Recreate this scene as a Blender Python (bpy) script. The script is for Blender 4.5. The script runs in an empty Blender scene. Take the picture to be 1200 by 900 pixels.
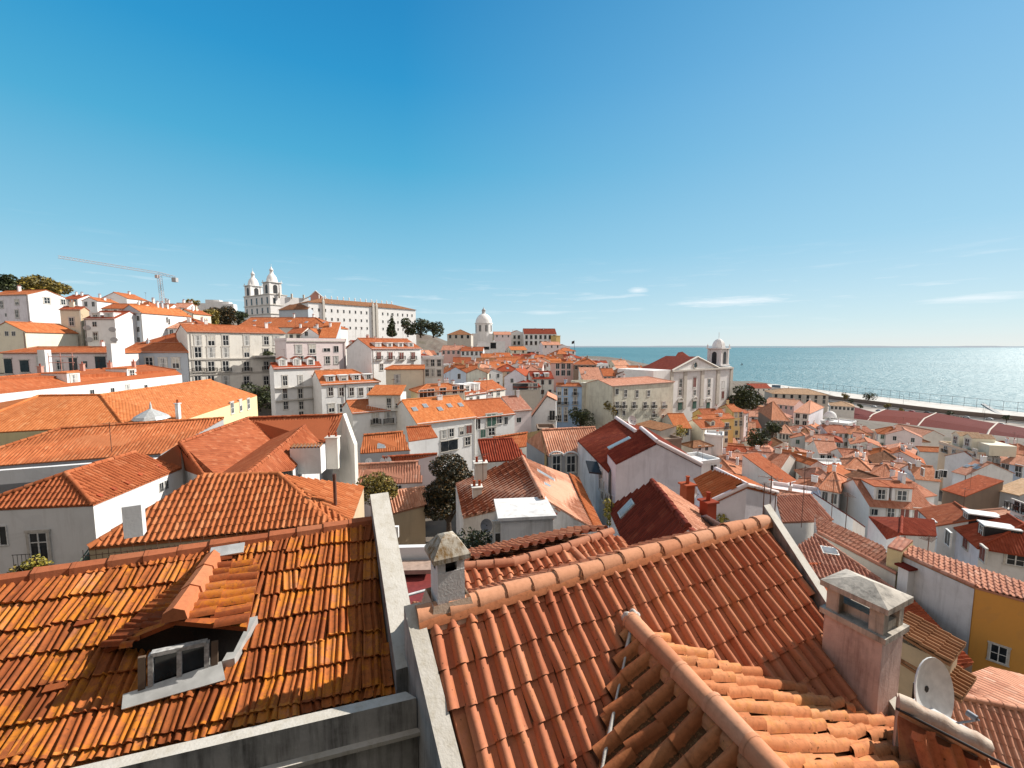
import bpy, math, random
from mathutils import Vector, Matrix
from math import sin, cos, tan, atan2, radians, pi, sqrt, floor
V = Vector
rnd = random.Random(11)
# ------------------------------------------------------------------ camera, sky, sun, exposure
sc = bpy.context.scene
COL = sc.collection
FOC, HC = 490.0, 62.0                       # focal length in pixels of a 1200 px wide picture; eye height above the river
PIT = math.atan(45 / FOC)
cam = bpy.data.objects.new("camera", bpy.data.cameras.new("camera"))
COL.objects.link(cam)
cam.data.sensor_width = 36.0
cam.data.lens = FOC / 1200 * 36
cam.data.clip_start, cam.data.clip_end = 0.1, 60000
cam.location = (0, 0, HC)
cam.rotation_euler = (pi / 2 - PIT, 0, 0)
sc.camera = cam
SUN_AZ, SUN_EL = radians(67), radians(36)   # azimuth to the right of the view direction
wd = bpy.data.worlds.new("World")
sc.world = wd
wd.use_nodes = True
wn = wd.node_tree
wn.nodes.clear()


def node(nt, kind, ins=None, **props):
    n = nt.nodes.new(kind)
    for k, v in props.items():
        setattr(n, k, v)
    for k, v in (ins or {}).items():
        s = n.inputs[k]
        if isinstance(v, bpy.types.NodeSocket):
            nt.links.new(v, s)
        else:
            s.default_value = v
    return n


def math_(nt, op, a, b=0.0, c=0.0, clamp=False):
    n = node(nt, "ShaderNodeMath", {0: a, 1: b, 2: c}, operation=op)
    n.use_clamp = clamp
    return n.outputs[0]


def mix(nt, fac, a, b, mode="MIX"):
    n = node(nt, "ShaderNodeMix", data_type="RGBA", blend_type=mode)
    for i, v in ((0, fac), (6, a), (7, b)):
        if isinstance(v, bpy.types.NodeSocket):
            nt.links.new(v, n.inputs[i])
        else:
            n.inputs[i].default_value = v if i == 0 else (*v[:3], 1)
    return n.outputs[2]


def ramp(nt, fac, stops):
    n = node(nt, "ShaderNodeValToRGB", {0: fac})
    e = n.color_ramp.elements
    while len(e) < len(stops):
        e.new(0.5)
    for el, (p, c) in zip(e, stops):
        el.position = p
        el.color = (*c[:3], 1) if not isinstance(c, float) else (c, c, c, 1)
    return n.outputs[0]


sky = node(wn, "ShaderNodeTexSky", sky_type="NISHITA", sun_disc=False, sun_elevation=SUN_EL,
           sun_rotation=SUN_AZ, altitude=60, air_density=1.0, dust_density=0.1, ozone_density=3.0)
tc = node(wn, "ShaderNodeTexCoord")
nrm = node(wn, "ShaderNodeVectorMath", {0: tc.outputs["Generated"]}, operation="NORMALIZE")
sep = node(wn, "ShaderNodeSeparateXYZ", {0: nrm.outputs[0]})
# clear blue ahead, paler towards the sun and the horizon, dim overhead, warm fill light added behind the view
sk_b = ramp(wn, sep.outputs[2], [(0.0, (.47, .60, .69)), (.05, (.40, .58, .69)), (.20, (.195, .45, .64)), (.37, (.056, .325, .58)), (.5, (.014, .235, .535)), (.61, (.006, .18, .475)), (.74, (.05, .15, .31)), (1.0, (.07, .10, .15))])
sk_s = ramp(wn, sep.outputs[2], [(0.0, (.60, .66, .69)), (.05, (.50, .62, .68)), (.20, (.31, .51, .67)), (.45, (.20, .41, .66)), (.62, (.11, .33, .60)), (.75, (.14, .28, .45)), (1.0, (.07, .10, .15))])
hl = math_(wn, "SQRT", math_(wn, "ADD", math_(wn, "MULTIPLY", sep.outputs[0], sep.outputs[0]), math_(wn, "MULTIPLY", sep.outputs[1], sep.outputs[1])))
sd = math_(wn, "DIVIDE", math_(wn, "ADD", math_(wn, "MULTIPLY", sep.outputs[0], sin(SUN_AZ)), math_(wn, "MULTIPLY", sep.outputs[1], cos(SUN_AZ))), math_(wn, "MAXIMUM", hl, .001))
grad = mix(wn, ramp(wn, math_(wn, "MULTIPLY_ADD", sd, .5, .5), [(.58, 0.0), (.82, .45), (1.0, .85)]), sk_b, sk_s)
bk_ = ramp(wn, math_(wn, "MULTIPLY_ADD", sep.outputs[1], .5, .5), [(.34, 1.0), (.56, 0.0)])
grad = mix(wn, bk_, grad, (.66, .61, .57))
SKY_S = 0.12
grad = mix(wn, 1.0, grad, (.95 / SKY_S, .95 / SKY_S, .95 / SKY_S), "MULTIPLY")
hs = node(wn, "ShaderNodeHueSaturation", {"Hue": 0.49, "Saturation": 1.0, "Value": 1.0, "Color": mix(wn, .88, sky.outputs[0], grad)})
# a few thin high clouds low over the river, part of the sky itself
mp = node(wn, "ShaderNodeMapping", {"Vector": tc.outputs["Generated"], "Scale": (5, 5, 60)})
cn = node(wn, "ShaderNodeTexNoise", {"Vector": mp.outputs[0], "Scale": 1.6, "Detail": 6.0, "Roughness": 0.6})
band = ramp(wn, sep.outputs[2], [(0.0, 0.0), (0.05, 0.25), (0.1, 1.0), (0.15, 0.3), (0.22, 0.0)])
cl = ramp(wn, cn.outputs[0], [(0.56, 0.0), (0.74, 1.0)])
clf = math_(wn, "MULTIPLY", math_(wn, "MULTIPLY", band, cl), 0.42)
skyc = mix(wn, clf, hs.outputs[0], (6.8, 7.0, 7.2))
n2_ = node(wn, "ShaderNodeTexNoise", {"Vector": mp.outputs[0], "Scale": 2.6, "Detail": 7.0, "Roughness": 0.65})
for (px_, py_, wx_, wz_, am_) in ((850, 354, .10, .010, .8), (748, 340, .022, .006, .6), (1150, 349, .07, .007, .5), (640, 366, .06, .005, .4)):
    x_, y_ = (px_ - 600) / FOC, (450 - py_) / FOC
    c_ = V((x_, y_ * sin(PIT) + cos(PIT), y_ * cos(PIT) - sin(PIT))).normalized()
    dv = node(wn, "ShaderNodeVectorMath", {0: nrm.outputs[0], 1: c_}, operation="SUBTRACT")
    dm_ = node(wn, "ShaderNodeVectorMath", {0: dv.outputs[0], 1: (1 / wx_, 1 / wx_, 1 / wz_)}, operation="MULTIPLY")
    ln_ = node(wn, "ShaderNodeVectorMath", {0: dm_.outputs[0]}, operation="LENGTH")
    f_ = math_(wn, "SUBTRACT", math_(wn, "MULTIPLY_ADD", n2_.outputs[0], 2.0, .1), ln_.outputs["Value"], clamp=True)
    skyc = mix(wn, math_(wn, "MULTIPLY", f_, am_, clamp=True), skyc, (6.8, 7.0, 7.2))
bg = node(wn, "ShaderNodeBackground", {"Color": skyc, "Strength": SKY_S})
wo = node(wn, "ShaderNodeOutputWorld", {"Surface": bg.outputs[0]})
sun = bpy.data.objects.new("sun", bpy.data.lights.new("sun", "SUN"))
COL.objects.link(sun)
sun.data.energy = 5.0
sun.data.angle = radians(0.5)
sun.data.color = (1.0, 0.93, 0.84)
SDIR = V((sin(SUN_AZ) * cos(SUN_EL), cos(SUN_AZ) * cos(SUN_EL), sin(SUN_EL)))
sun.rotation_euler = SDIR.to_track_quat("Z", "Y").to_euler()
sun.location = (40, 0, 140)
vs = sc.view_settings
vs.view_transform = "Standard"
vs.look = "None"
vs.exposure = 0.34
vs.gamma = 1.0
vs.use_curve_mapping = False
sc.cycles.max_bounces = 6
sc.cycles.diffuse_bounces = 1


# ------------------------------------------------------------------ from the photograph's pixels to places
def ray(px, py):
    x, y = (px - 600) / FOC, (450 - py) / FOC
    d = V((x, y * sin(PIT) + cos(PIT), y * cos(PIT) - sin(PIT)))
    return d / d.y


EYE = V((0, 0, HC))


def PD(px, py, D):            # point at forward distance D
    return EYE + ray(px, py) * D


def PZ(px, py, dz):           # point dz metres below the eye
    r = ray(px, py)
    return EYE + r * (-dz / r.z)


def PP(px, py, o, n):         # point on a plane
    r = ray(px, py)
    return EYE + r * ((o - EYE).dot(n) / r.dot(n))


def proj(p):
    q = p - EYE
    f = q.y * cos(PIT) - q.z * sin(PIT)
    u = q.y * sin(PIT) + q.z * cos(PIT)
    if f < 0.01:
        return (9999, 9999)
    return (600 + FOC * q.x / f, 450 - FOC * u / f)


# ------------------------------------------------------------------ mesh collecting
class MB:
    def __init__(s):
        s.v, s.f, s.m, s.uv, s.sm = [], [], [], [], []

    def face(s, pts, m=0, uv=None, smooth=False):
        i = len(s.v)
        s.v += [V(p) for p in pts]
        s.f.append(list(range(i, i + len(pts))))
        s.m.append(m)
        s.uv.append(uv or [(0, 0)] * len(pts))
        s.sm.append(smooth)

    def grid(s, rows, m=0, uvs=None, smooth=True, close=False):
        """rows: equal-length lists of points; shared vertices."""
        i0, k = len(s.v), len(rows[0])
        for r in rows:
            s.v += [V(p) for p in r]
        for a in range(len(rows) - 1):
            for b in range(k if close else k - 1):
                c = (b + 1) % k
                s.f.append([i0 + a * k + b, i0 + a * k + c, i0 + (a + 1) * k + c, i0 + (a + 1) * k + b])
                s.m.append(m)
                s.sm.append(smooth)
                s.uv.append([uvs[a][b], uvs[a][c], uvs[a + 1][c], uvs[a + 1][b]] if uvs else [(0, 0)] * 4)

    def box(s, c, size, yaw=0.0, m=0, M=None):
        x, y, z = [q / 2 for q in size]
        R = M or Matrix.Rotation(yaw, 3, "Z")
        c = V(c)
        p = [c + R @ V((a * x, b * y, d * z)) for d in (-1, 1) for a, b in ((-1, -1), (1, -1), (1, 1), (-1, 1))]
        for q in ((3, 2, 1, 0), (4, 5, 6, 7), (0, 1, 5, 4), (1, 2, 6, 5), (2, 3, 7, 6), (3, 0, 4, 7)):
            s.face([p[i] for i in q], m)

    def prism(s, poly, z0, z1, m=0, top=True):
        n = len(poly)
        b = [V((p[0], p[1], z0)) for p in poly]
        t = [V((p[0], p[1], z1)) for p in poly]
        for i in range(n):
            j = (i + 1) % n
            s.face([b[i], b[j], t[j], t[i]], m)
        if top:
            s.face(t, m)
        s.face(b[::-1], m)

    def slab(s, poly, off, m=0):
        """poly extruded by vector off (closed)."""
        q = [V(p) + off for p in poly]
        n = len(poly)
        s.face(poly, m)
        s.face(q[::-1], m)
        for i in range(n):
            j = (i + 1) % n
            s.face([poly[j], poly[i], q[i], q[j]], m)

    def tube(s, path, r, k=6, m=0, cap=True, smooth=True, arc=None, r1=None):
        """tube along path; arc=(a0,a1) gives an open half-round whose middle points up."""
        path = [V(p) for p in path]
        rows = []
        for i, p in enumerate(path):
            a = path[max(i - 1, 0)]
            b = path[min(i + 1, len(path) - 1)]
            t = (b - a).normalized()
            up = V((0, 0, 1)) if abs(t.z) < 0.95 else V((1, 0, 0))
            x = t.cross(up).normalized()
            y = x.cross(t).normalized()
            rr = r if r1 is None else r + (r1 - r) * i / max(1, len(path) - 1)
            if isinstance(r, (list, tuple)):
                rr = r[i]
            if arc:
                an = [arc[0] + (arc[1] - arc[0]) * j / k for j in range(k + 1)]
            else:
                an = [2 * pi * j / k for j in range(k)]
            rows.append([p + x * (rr * cos(q)) + y * (rr * sin(q)) for q in an])
        s.grid(rows, m, smooth=smooth, close=not arc)
        if cap and not arc:
            s.face(rows[0][::-1], m)
            s.face(rows[-1], m)

    def lathe(s, c, prof, k=16, m=0, smooth=True):
        """prof: (radius, height) up the axis at c."""
        c = V(c)
        rows = [[c + V((r * cos(2 * pi * j / k), r * sin(2 * pi * j / k), h)) for j in range(k)] for r, h in prof]
        s.grid(rows, m, smooth=smooth, close=True)
        if prof[-1][0] > 0.01:
            s.face(rows[-1], m)

    def build(s, name, mats, parent=None, uv=True):
        if not isinstance(mats, (list, tuple)):
            mats = [mats]
        o = V((0, 0, 0)) if parent is None else wloc(parent)
        me = bpy.data.meshes.new(name)
        me.from_pydata([p - o for p in s.v], [], s.f)
        for mm in mats:
            me.materials.append(mm)
        me.polygons.foreach_set("material_index", s.m)
        me.polygons.foreach_set("use_smooth", s.sm)
        if uv:
            l = me.uv_layers.new(name="UVMap")
            l.data.foreach_set("uv", [c for q in s.uv for p in q for c in p])
        me.update()
        ob = bpy.data.objects.new(name, me)
        COL.objects.link(ob)
        if parent is not None:
            ob.parent = parent
        return ob


def wloc(o):
    p = V(o.location)
    while o.parent is not None:
        o = o.parent
        p = p + V(o.location)
    return p


LABELS = {}


def tag(o, label, cat, group=None, kind=None):
    if label:
        o["label"] = label
    if cat:
        o["category"] = cat
    if group:
        o["group"] = group
    if kind:
        o["kind"] = kind
    return o


def thing(name, label, cat, loc, group=None):
    o = bpy.data.objects.new(name, None)
    o.empty_display_size = 0.3
    COL.objects.link(o)
    o.location = loc
    return tag(o, label, cat, group)
DEBUG = False
# ------------------------------------------------------------------ materials
def new_mat(name):
    m = bpy.data.materials.new(name)
    m.use_nodes = True
    nt = m.node_tree
    nt.nodes.clear()
    out = node(nt, "ShaderNodeOutputMaterial")
    b = node(nt, "ShaderNodeBsdfPrincipled")
    nt.links.new(b.outputs[0], out.inputs[0])
    return m, nt, b


def setc(nt, b, col):
    if isinstance(col, bpy.types.NodeSocket):
        nt.links.new(col, b.inputs["Base Color"])
    else:
        b.inputs["Base Color"].default_value = (*col, 1)


def plain(name, col, rough=0.6, metal=0.0, var=0.12, scale=6.0):
    m, nt, b = new_mat(name)
    t = node(nt, "ShaderNodeTexCoord")
    n = node(nt, "ShaderNodeTexNoise", {"Vector": t.outputs["Object"], "Scale": scale, "Detail": 4.0})
    d = tuple(c * (1 - var * 2) for c in col)
    l = tuple(min(1, c * (1 + var)) for c in col)
    setc(nt, b, ramp(nt, n.outputs[0], [(0.3, d), (0.7, l)]))
    b.inputs["Roughness"].default_value = rough
    b.inputs["Metallic"].default_value = metal
    return m


def wall_mat(name, col, dirt=0.35, dcol=(0.16, 0.14, 0.12), scale=1.0):
    m, nt, b = new_mat(name)
    t = node(nt, "ShaderNodeTexCoord")
    oi = node(nt, "ShaderNodeObjectInfo")
    ad = node(nt, "ShaderNodeVectorMath", {0: t.outputs["Object"], 1: oi.outputs["Random"]}, operation="ADD")
    n1 = node(nt, "ShaderNodeTexNoise", {"Vector": ad.outputs[0], "Scale": 0.55 * scale, "Detail": 6.0, "Roughness": 0.65})
    mpn = node(nt, "ShaderNodeMapping", {"Vector": ad.outputs[0], "Scale": (1.8 * scale, 1.8 * scale, 0.16 * scale)})
    n2 = node(nt, "ShaderNodeTexNoise", {"Vector": mpn.outputs[0], "Scale": 1.3, "Detail": 5.0, "Roughness": 0.7})
    n3 = node(nt, "ShaderNodeTexNoise", {"Vector": ad.outputs[0], "Scale": 9.0 * scale, "Detail": 4.0})
    lo = 0.10 * max(0, dirt - .4)
    s1 = ramp(nt, n1.outputs[0], [(0.48 - lo * 1.6, 0.0), (0.75 - lo * 1.6, 1.0)])
    s2 = ramp(nt, n2.outputs[0], [(0.52 - lo * 1.6, 0.0), (0.80 - lo * 2.2, 1.0)])
    f = math_(nt, "MULTIPLY", math_(nt, "ADD", math_(nt, "MULTIPLY", s1, 0.6), math_(nt, "MULTIPLY", s2, 0.8)), dirt, clamp=True)
    br = math_(nt, "MULTIPLY_ADD", oi.outputs["Random"], 0.10, 0.93)
    n4 = node(nt, "ShaderNodeTexNoise", {"Vector": ad.outputs[0], "Scale": 0.42 * scale, "Detail": 2.0, "Distortion": 1.2})
    patch = math_(nt, "MULTIPLY", ramp(nt, n4.outputs[0], [(0.575, 0.0), (0.59, 1.0)]), 0.16)
    col_ = col
    col = mix(nt, patch, col, tuple(c * .62 + .06 for c in col))
    c0 = mix(nt, math_(nt, "MULTIPLY", n3.outputs[0], 0.14), col, tuple(c * 0.7 for c in col_))
    hv = node(nt, "ShaderNodeHueSaturation", {"Value": br, "Color": c0})
    setc(nt, b, mix(nt, f, hv.outputs[0], dcol))
    b.inputs["Roughness"].default_value = 0.85
    bp = node(nt, "ShaderNodeBump", {"Strength": 0.25, "Distance": 0.02, "Height": n3.outputs[0]})
    nt.links.new(bp.outputs[0], b.inputs["Normal"])
    return m


def tile_mat(name, a, bcol, c, cw=0.25, rl=0.4, bump=0.0, lichen=0.0, dark=0.3, grime=(0.06, 0.035, 0.025), lcol=(0.62, 0.25, 0.02)):
    """fired clay tiles: a tone per tile, weathering, optional yellow lichen; bump draws the rolls on far roofs."""
    m, nt, b = new_mat(name)
    uv = node(nt, "ShaderNodeUVMap")
    sp = node(nt, "ShaderNodeSeparateXYZ", {0: uv.outputs[0]})
    uu = math_(nt, "DIVIDE", sp.outputs[0], cw)
    vv = math_(nt, "DIVIDE", sp.outputs[1], rl)
    oi = node(nt, "ShaderNodeObjectInfo")
    cx = node(nt, "ShaderNodeCombineXYZ", {0: math_(nt, "FLOOR", uu), 1: math_(nt, "FLOOR", vv), 2: oi.outputs["Random"]})
    wn_ = node(nt, "ShaderNodeTexWhiteNoise", {"Vector": cx.outputs[0]}, noise_dimensions="3D")
    t = node(nt, "ShaderNodeTexCoord")
    ad = node(nt, "ShaderNodeVectorMath", {0: t.outputs["Object"], 1: oi.outputs["Random"]}, operation="ADD")
    n1 = node(nt, "ShaderNodeTexNoise", {"Vector": ad.outputs[0], "Scale": 0.6, "Detail": 5.0, "Roughness": 0.6})
    n2 = node(nt, "ShaderNodeTexNoise", {"Vector": ad.outputs[0], "Scale": 14.0, "Detail": 5.0, "Roughness": 0.65})
    base = ramp(nt, wn_.outputs[0], [(0.0, a), (0.45, bcol), (0.8, bcol), (1.0, c)])
    base = mix(nt, math_(nt, "MULTIPLY", ramp(nt, n1.outputs[0], [(0.35, 0.0), (0.7, 1.0)]), 0.45), base, a)
    base = mix(nt, math_(nt, "MULTIPLY", ramp(nt, n2.outputs[0], [(0.45, 0.0), (0.75, 1.0)]), dark), base, grime)
    mpd = node(nt, "ShaderNodeMapping", {"Vector": uv.outputs[0], "Scale": (1.1, .16, 1)})
    n6 = node(nt, "ShaderNodeTexNoise", {"Vector": mpd.outputs[0], "Scale": 1.0, "Detail": 6.0, "Roughness": 0.7})
    base = mix(nt, math_(nt, "MULTIPLY", ramp(nt, n6.outputs[0], [(0.5, 0.0), (0.72, 1.0)]), dark * 1.6, clamp=True), base, tuple(q * .45 for q in a))
    if lichen:
        n3 = node(nt, "ShaderNodeTexNoise", {"Vector": ad.outputs[0], "Scale": 5.0, "Detail": 7.0, "Roughness": 0.72})
        n4 = node(nt, "ShaderNodeTexNoise", {"Vector": ad.outputs[0], "Scale": 30.0, "Detail": 4.0, "Roughness": 0.7})
        lf = math_(nt, "ADD", n3.outputs[0], math_(nt, "MULTIPLY", math_(nt, "SUBTRACT", wn_.outputs[0], 0.5), 0.22))
        lf = math_(nt, "ADD", lf, math_(nt, "MULTIPLY", math_(nt, "SUBTRACT", n4.outputs[0], 0.5), 0.35))
        base = mix(nt, math_(nt, "MULTIPLY", ramp(nt, lf, [(0.52, 0.0), (0.63, 1.0)]), lichen), base, lcol)
        n5 = node(nt, "ShaderNodeTexNoise", {"Vector": ad.outputs[0], "Scale": 22.0, "Detail": 3.0, "Roughness": 0.6})
        base = mix(nt, ramp(nt, n5.outputs[0], [(0.66, 0.0), (0.70, 0.75)]), base, (0.07, 0.045, 0.025))
    hv = node(nt, "ShaderNodeHueSaturation", {"Hue": math_(nt, "MULTIPLY_ADD", oi.outputs["Random"], 0.010, 0.493), "Value": math_(nt, "MULTIPLY_ADD", oi.outputs["Random"], 0.4, 0.76), "Color": base})
    setc(nt, b, hv.outputs[0])
    b.inputs["Roughness"].default_value = 0.8
    b.inputs["Specular IOR Level"].default_value = 0.06
    hgt = math_(nt, "MULTIPLY", n2.outputs[0], 0.006)
    if bump:
        w = math_(nt, "ABSOLUTE", math_(nt, "SINE", math_(nt, "MULTIPLY", uu, pi)))
        r = math_(nt, "FRACT", vv)
        hgt = math_(nt, "ADD", math_(nt, "MULTIPLY", w, 0.09), math_(nt, "MULTIPLY", math_(nt, "SUBTRACT", 1.0, r), 0.03))
    bp = node(nt, "ShaderNodeBump", {"Strength": bump or 0.6, "Distance": 1.0, "Height": hgt})
    nt.links.new(bp.outputs[0], b.inputs["Normal"])
    return m


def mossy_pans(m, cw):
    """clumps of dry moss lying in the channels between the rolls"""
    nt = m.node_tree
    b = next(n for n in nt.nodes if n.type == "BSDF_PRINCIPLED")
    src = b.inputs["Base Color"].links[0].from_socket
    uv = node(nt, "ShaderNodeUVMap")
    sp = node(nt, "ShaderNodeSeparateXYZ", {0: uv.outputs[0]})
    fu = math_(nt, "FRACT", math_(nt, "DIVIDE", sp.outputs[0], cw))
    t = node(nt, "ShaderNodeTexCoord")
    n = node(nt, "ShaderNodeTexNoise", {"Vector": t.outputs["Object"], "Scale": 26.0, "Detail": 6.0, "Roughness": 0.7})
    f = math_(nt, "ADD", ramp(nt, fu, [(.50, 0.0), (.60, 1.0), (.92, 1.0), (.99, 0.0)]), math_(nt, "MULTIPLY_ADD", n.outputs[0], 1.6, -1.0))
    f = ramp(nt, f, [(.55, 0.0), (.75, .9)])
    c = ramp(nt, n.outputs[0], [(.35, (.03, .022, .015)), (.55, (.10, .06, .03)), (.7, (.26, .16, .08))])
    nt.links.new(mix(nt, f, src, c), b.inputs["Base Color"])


def leaf_mat(name, a, b_, c):
    m, nt, b = new_mat(name)
    g = node(nt, "ShaderNodeNewGeometry")
    setc(nt, b, ramp(nt, g.outputs["Random Per Island"], [(0.0, a), (0.5, b_), (1.0, c)]))
    b.inputs["Roughness"].default_value = 0.6
    b.inputs["Subsurface Weight"].default_value = 0.0
    return m


WALLS = {
    "white": wall_mat("white_limewash", (0.86, 0.85, 0.83), 0.34, (0.38, 0.34, 0.30)),
    "white_worn": wall_mat("worn_white_limewash", (0.80, 0.78, 0.76), 0.6, (0.28, 0.25, 0.22)),
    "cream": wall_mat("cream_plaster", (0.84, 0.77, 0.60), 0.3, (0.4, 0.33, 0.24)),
    "ivory": wall_mat("ivory_plaster", (0.83, 0.79, 0.71), 0.35, (0.36, 0.31, 0.25)),
    "pale_yellow": wall_mat("pale_yellow_plaster", (0.80, 0.66, 0.36), 0.25, (0.4, 0.32, 0.2)),
    "yellow": wall_mat("yellow_plaster", (0.78, 0.54, 0.20), 0.25, (0.36, 0.26, 0.16)),
    "ochre": wall_mat("ochre_plaster", (0.80, 0.38, 0.08), 0.25, (0.4, 0.24, 0.08)),
    "pink": wall_mat("pink_plaster", (0.74, 0.47, 0.42), 0.25, (0.4, 0.28, 0.24)),
    "pale_pink": wall_mat("pale_pink_plaster", (0.85, 0.73, 0.71), 0.3, (0.42, 0.34, 0.30)),
    "salmon": wall_mat("salmon_plaster", (0.66, 0.34, 0.26), 0.3, (0.34, 0.2, 0.16)),
    "blue": wall_mat("light_blue_plaster", (0.42, 0.60, 0.84), 0.3, (0.20, 0.24, 0.33)),
    "pale_blue": wall_mat("pale_blue_plaster", (0.62, 0.70, 0.80), 0.25, (0.3, 0.32, 0.36)),
    "grey": wall_mat("grey_render", (0.46, 0.45, 0.45), 0.4, (0.2, 0.19, 0.18)),
    "blue_grey": wall_mat("blue_grey_plaster", (0.50, 0.55, 0.60), 0.3, (0.25, 0.26, 0.27)),
    "lilac": wall_mat("lilac_white_plaster", (0.80, 0.75, 0.78), 0.5, (0.34, 0.29, 0.30)),
    "sage": wall_mat("faded_sage_plaster", (0.68, 0.65, 0.53), 0.6, (0.27, 0.23, 0.17)),
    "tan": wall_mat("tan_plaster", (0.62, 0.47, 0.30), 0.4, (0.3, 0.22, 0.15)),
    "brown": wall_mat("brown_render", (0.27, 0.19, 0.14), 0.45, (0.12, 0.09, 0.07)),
    "stone": wall_mat("weathered_limestone", (0.58, 0.53, 0.46), 0.5, (0.25, 0.22, 0.19)),
    "church": wall_mat("church_limewash", (0.84, 0.81, 0.78), 0.35, (0.4, 0.37, 0.33)),
    "peach": wall_mat("peach_plaster", (0.76, 0.58, 0.42), 0.25, (0.4, 0.3, 0.22)),
}
CONC = wall_mat("mossy_concrete", (0.42, 0.40, 0.37), 0.9, (0.08, 0.075, 0.07), 3.0)
CAPW = wall_mat("lichened_whitewash", (0.66, 0.62, 0.55), 0.55, (0.34, 0.28, 0.17), 4.0)
STREAK = wall_mat("streaked_render", (0.62, 0.60, 0.57), .85, (0.07, 0.065, 0.06), 2.2)
CHIMW = wall_mat("chimney_whitewash", (0.82, 0.80, 0.78), 0.3, (0.36, 0.30, 0.24), 3.5)
SOOT = wall_mat("sooty_chimney_stone", (0.64, 0.57, 0.48), 0.75, (0.04, 0.035, 0.03), 3.0)
CHPINK = wall_mat("weathered_pink_render", (0.72, 0.56, 0.50), .8, (0.22, 0.12, 0.10), 3.0)
MORTAR = wall_mat("mortar", (0.66, 0.50, 0.38), 0.6, (0.36, 0.18, 0.08), 6.0)
WMORT = wall_mat("white_mortar", (0.62, 0.59, 0.54), 0.6, (0.4, 0.36, 0.3), 6.0)
# clay tones
TT = {}
for k_, (a_, b_, c_) in {
    "orange": ((0.38, 0.110, 0.044), (0.49, 0.155, 0.062), (0.57, 0.225, 0.105)),
    "bright": ((0.45, 0.132, 0.046), (0.56, 0.180, 0.066), (0.61, 0.245, 0.105)),
    "rose": ((0.45, 0.165, 0.085), (0.58, 0.245, 0.140), (0.66, 0.33, 0.21)),  # orange paled to put haze and glare into the colour
    "pinkish": ((0.50, 0.22, 0.14), (0.64, 0.31, 0.20), (0.72, 0.42, 0.30)),
    "red": ((0.30, 0.065, 0.03), (0.40, 0.09, 0.04), (0.50, 0.14, 0.07)),
    "darkred": ((0.16, 0.032, 0.02), (0.23, 0.045, 0.026), (0.30, 0.075, 0.04)),
    "brown": ((0.22, 0.10, 0.05), (0.32, 0.15, 0.075), (0.42, 0.22, 0.12)),
    "tan": ((0.44, 0.27, 0.15), (0.55, 0.36, 0.22), (0.62, 0.44, 0.29)),
}.items():
    TT[k_] = (tile_mat(k_ + "_clay_tiles", a_, b_, c_, bump=0.3 if k_ == "bright" else 0.5), tile_mat(k_ + "_clay_rolls", a_, b_, c_, dark=0.25))
T_WARE = tile_mat("dark_red_sheet_tiles", (0.12, 0.016, 0.009), (0.15, 0.020, 0.011), (0.18, 0.03, 0.016), bump=.3)
T_LEFT = tile_mat("lichened_interlocking_tiles", (0.28, 0.075, 0.028), (0.45, 0.135, 0.042), (0.54, 0.22, 0.11), 0.245, 0.40, lichen=0.55, dark=0.5, lcol=(0.58, 0.20, 0.015))
T_RIGHT = tile_mat("salmon_roll_tiles", (0.46, 0.160, 0.080), (0.61, 0.25, 0.135), (0.65, 0.30, 0.175), 0.25, 0.42, dark=0.22, grime=(0.22, 0.07, 0.03), lichen=0.2, lcol=(0.55, 0.21, 0.04))
T_CROSS = tile_mat("mossy_roll_tiles", (0.46, 0.165, 0.075), (0.62, 0.26, 0.125), (0.66, 0.32, 0.17), 0.25, 0.42, dark=0.5, grime=(0.16, 0.06, 0.03), lichen=0.3, lcol=(0.55, 0.24, 0.05))
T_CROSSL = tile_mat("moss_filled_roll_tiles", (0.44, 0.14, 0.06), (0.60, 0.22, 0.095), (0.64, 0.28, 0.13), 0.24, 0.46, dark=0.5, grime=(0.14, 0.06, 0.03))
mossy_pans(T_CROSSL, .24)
T_RIDGE = tile_mat("ridge_tiles", (0.56, 0.24, 0.13), (0.68, 0.33, 0.19), (0.70, 0.38, 0.24), 0.4, 0.4, dark=0.3, grime=(0.28, 0.12, 0.05))
T_RIDGEL = tile_mat("red_ridge_tiles", (0.46, 0.15, 0.065), (0.56, 0.20, 0.09), (0.60, 0.26, 0.13), 0.4, 0.4, dark=0.25)
GLASS = plain("window_glass", (0.025, 0.03, 0.035), 0.08, 0.0, 0.3, 2.0)
WFRAME = plain("white_painted_wood", (0.78, 0.77, 0.74), 0.5)
STONEF = plain("stone_surround", (0.60, 0.56, 0.50), 0.8)
DARKF = plain("dark_timber", (0.07, 0.05, 0.04), 0.6)
GREENF = plain("green_shutter_paint", (0.05, 0.12, 0.09), 0.6)
REDF = plain("red_shutter_paint", (0.20, 0.05, 0.035), 0.6)
IRON = plain("dark_iron", (0.035, 0.033, 0.032), 0.5, 0.6)
RUST = plain("rusty_pipe", (0.16, 0.075, 0.05), 0.7, 0.2)
ZINC = plain("zinc_flashing", (0.58, 0.58, 0.56), 0.5, 0.3)
DISHW = plain("dish_white_paint", (0.74, 0.73, 0.71), 0.45, 0.0, 0.08, 9.0)
DISHG = plain("dish_grey_paint", (0.20, 0.22, 0.26), 0.5)
BLACK = plain("black_cladding", (0.02, 0.02, 0.022), 0.5)
AWN = plain("white_canvas", (0.8, 0.79, 0.76), 0.8)
STEELP = plain("pale_painted_steel", (0.62, 0.50, 0.47), 0.5)
BARK = plain("bark", (0.10, 0.07, 0.05), 0.9, 0.0, 0.3, 9.0)
LEAFD = leaf_mat("dark_leaves", (0.018, 0.026, 0.010), (0.035, 0.05, 0.016), (0.10, 0.11, 0.03))
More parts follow.
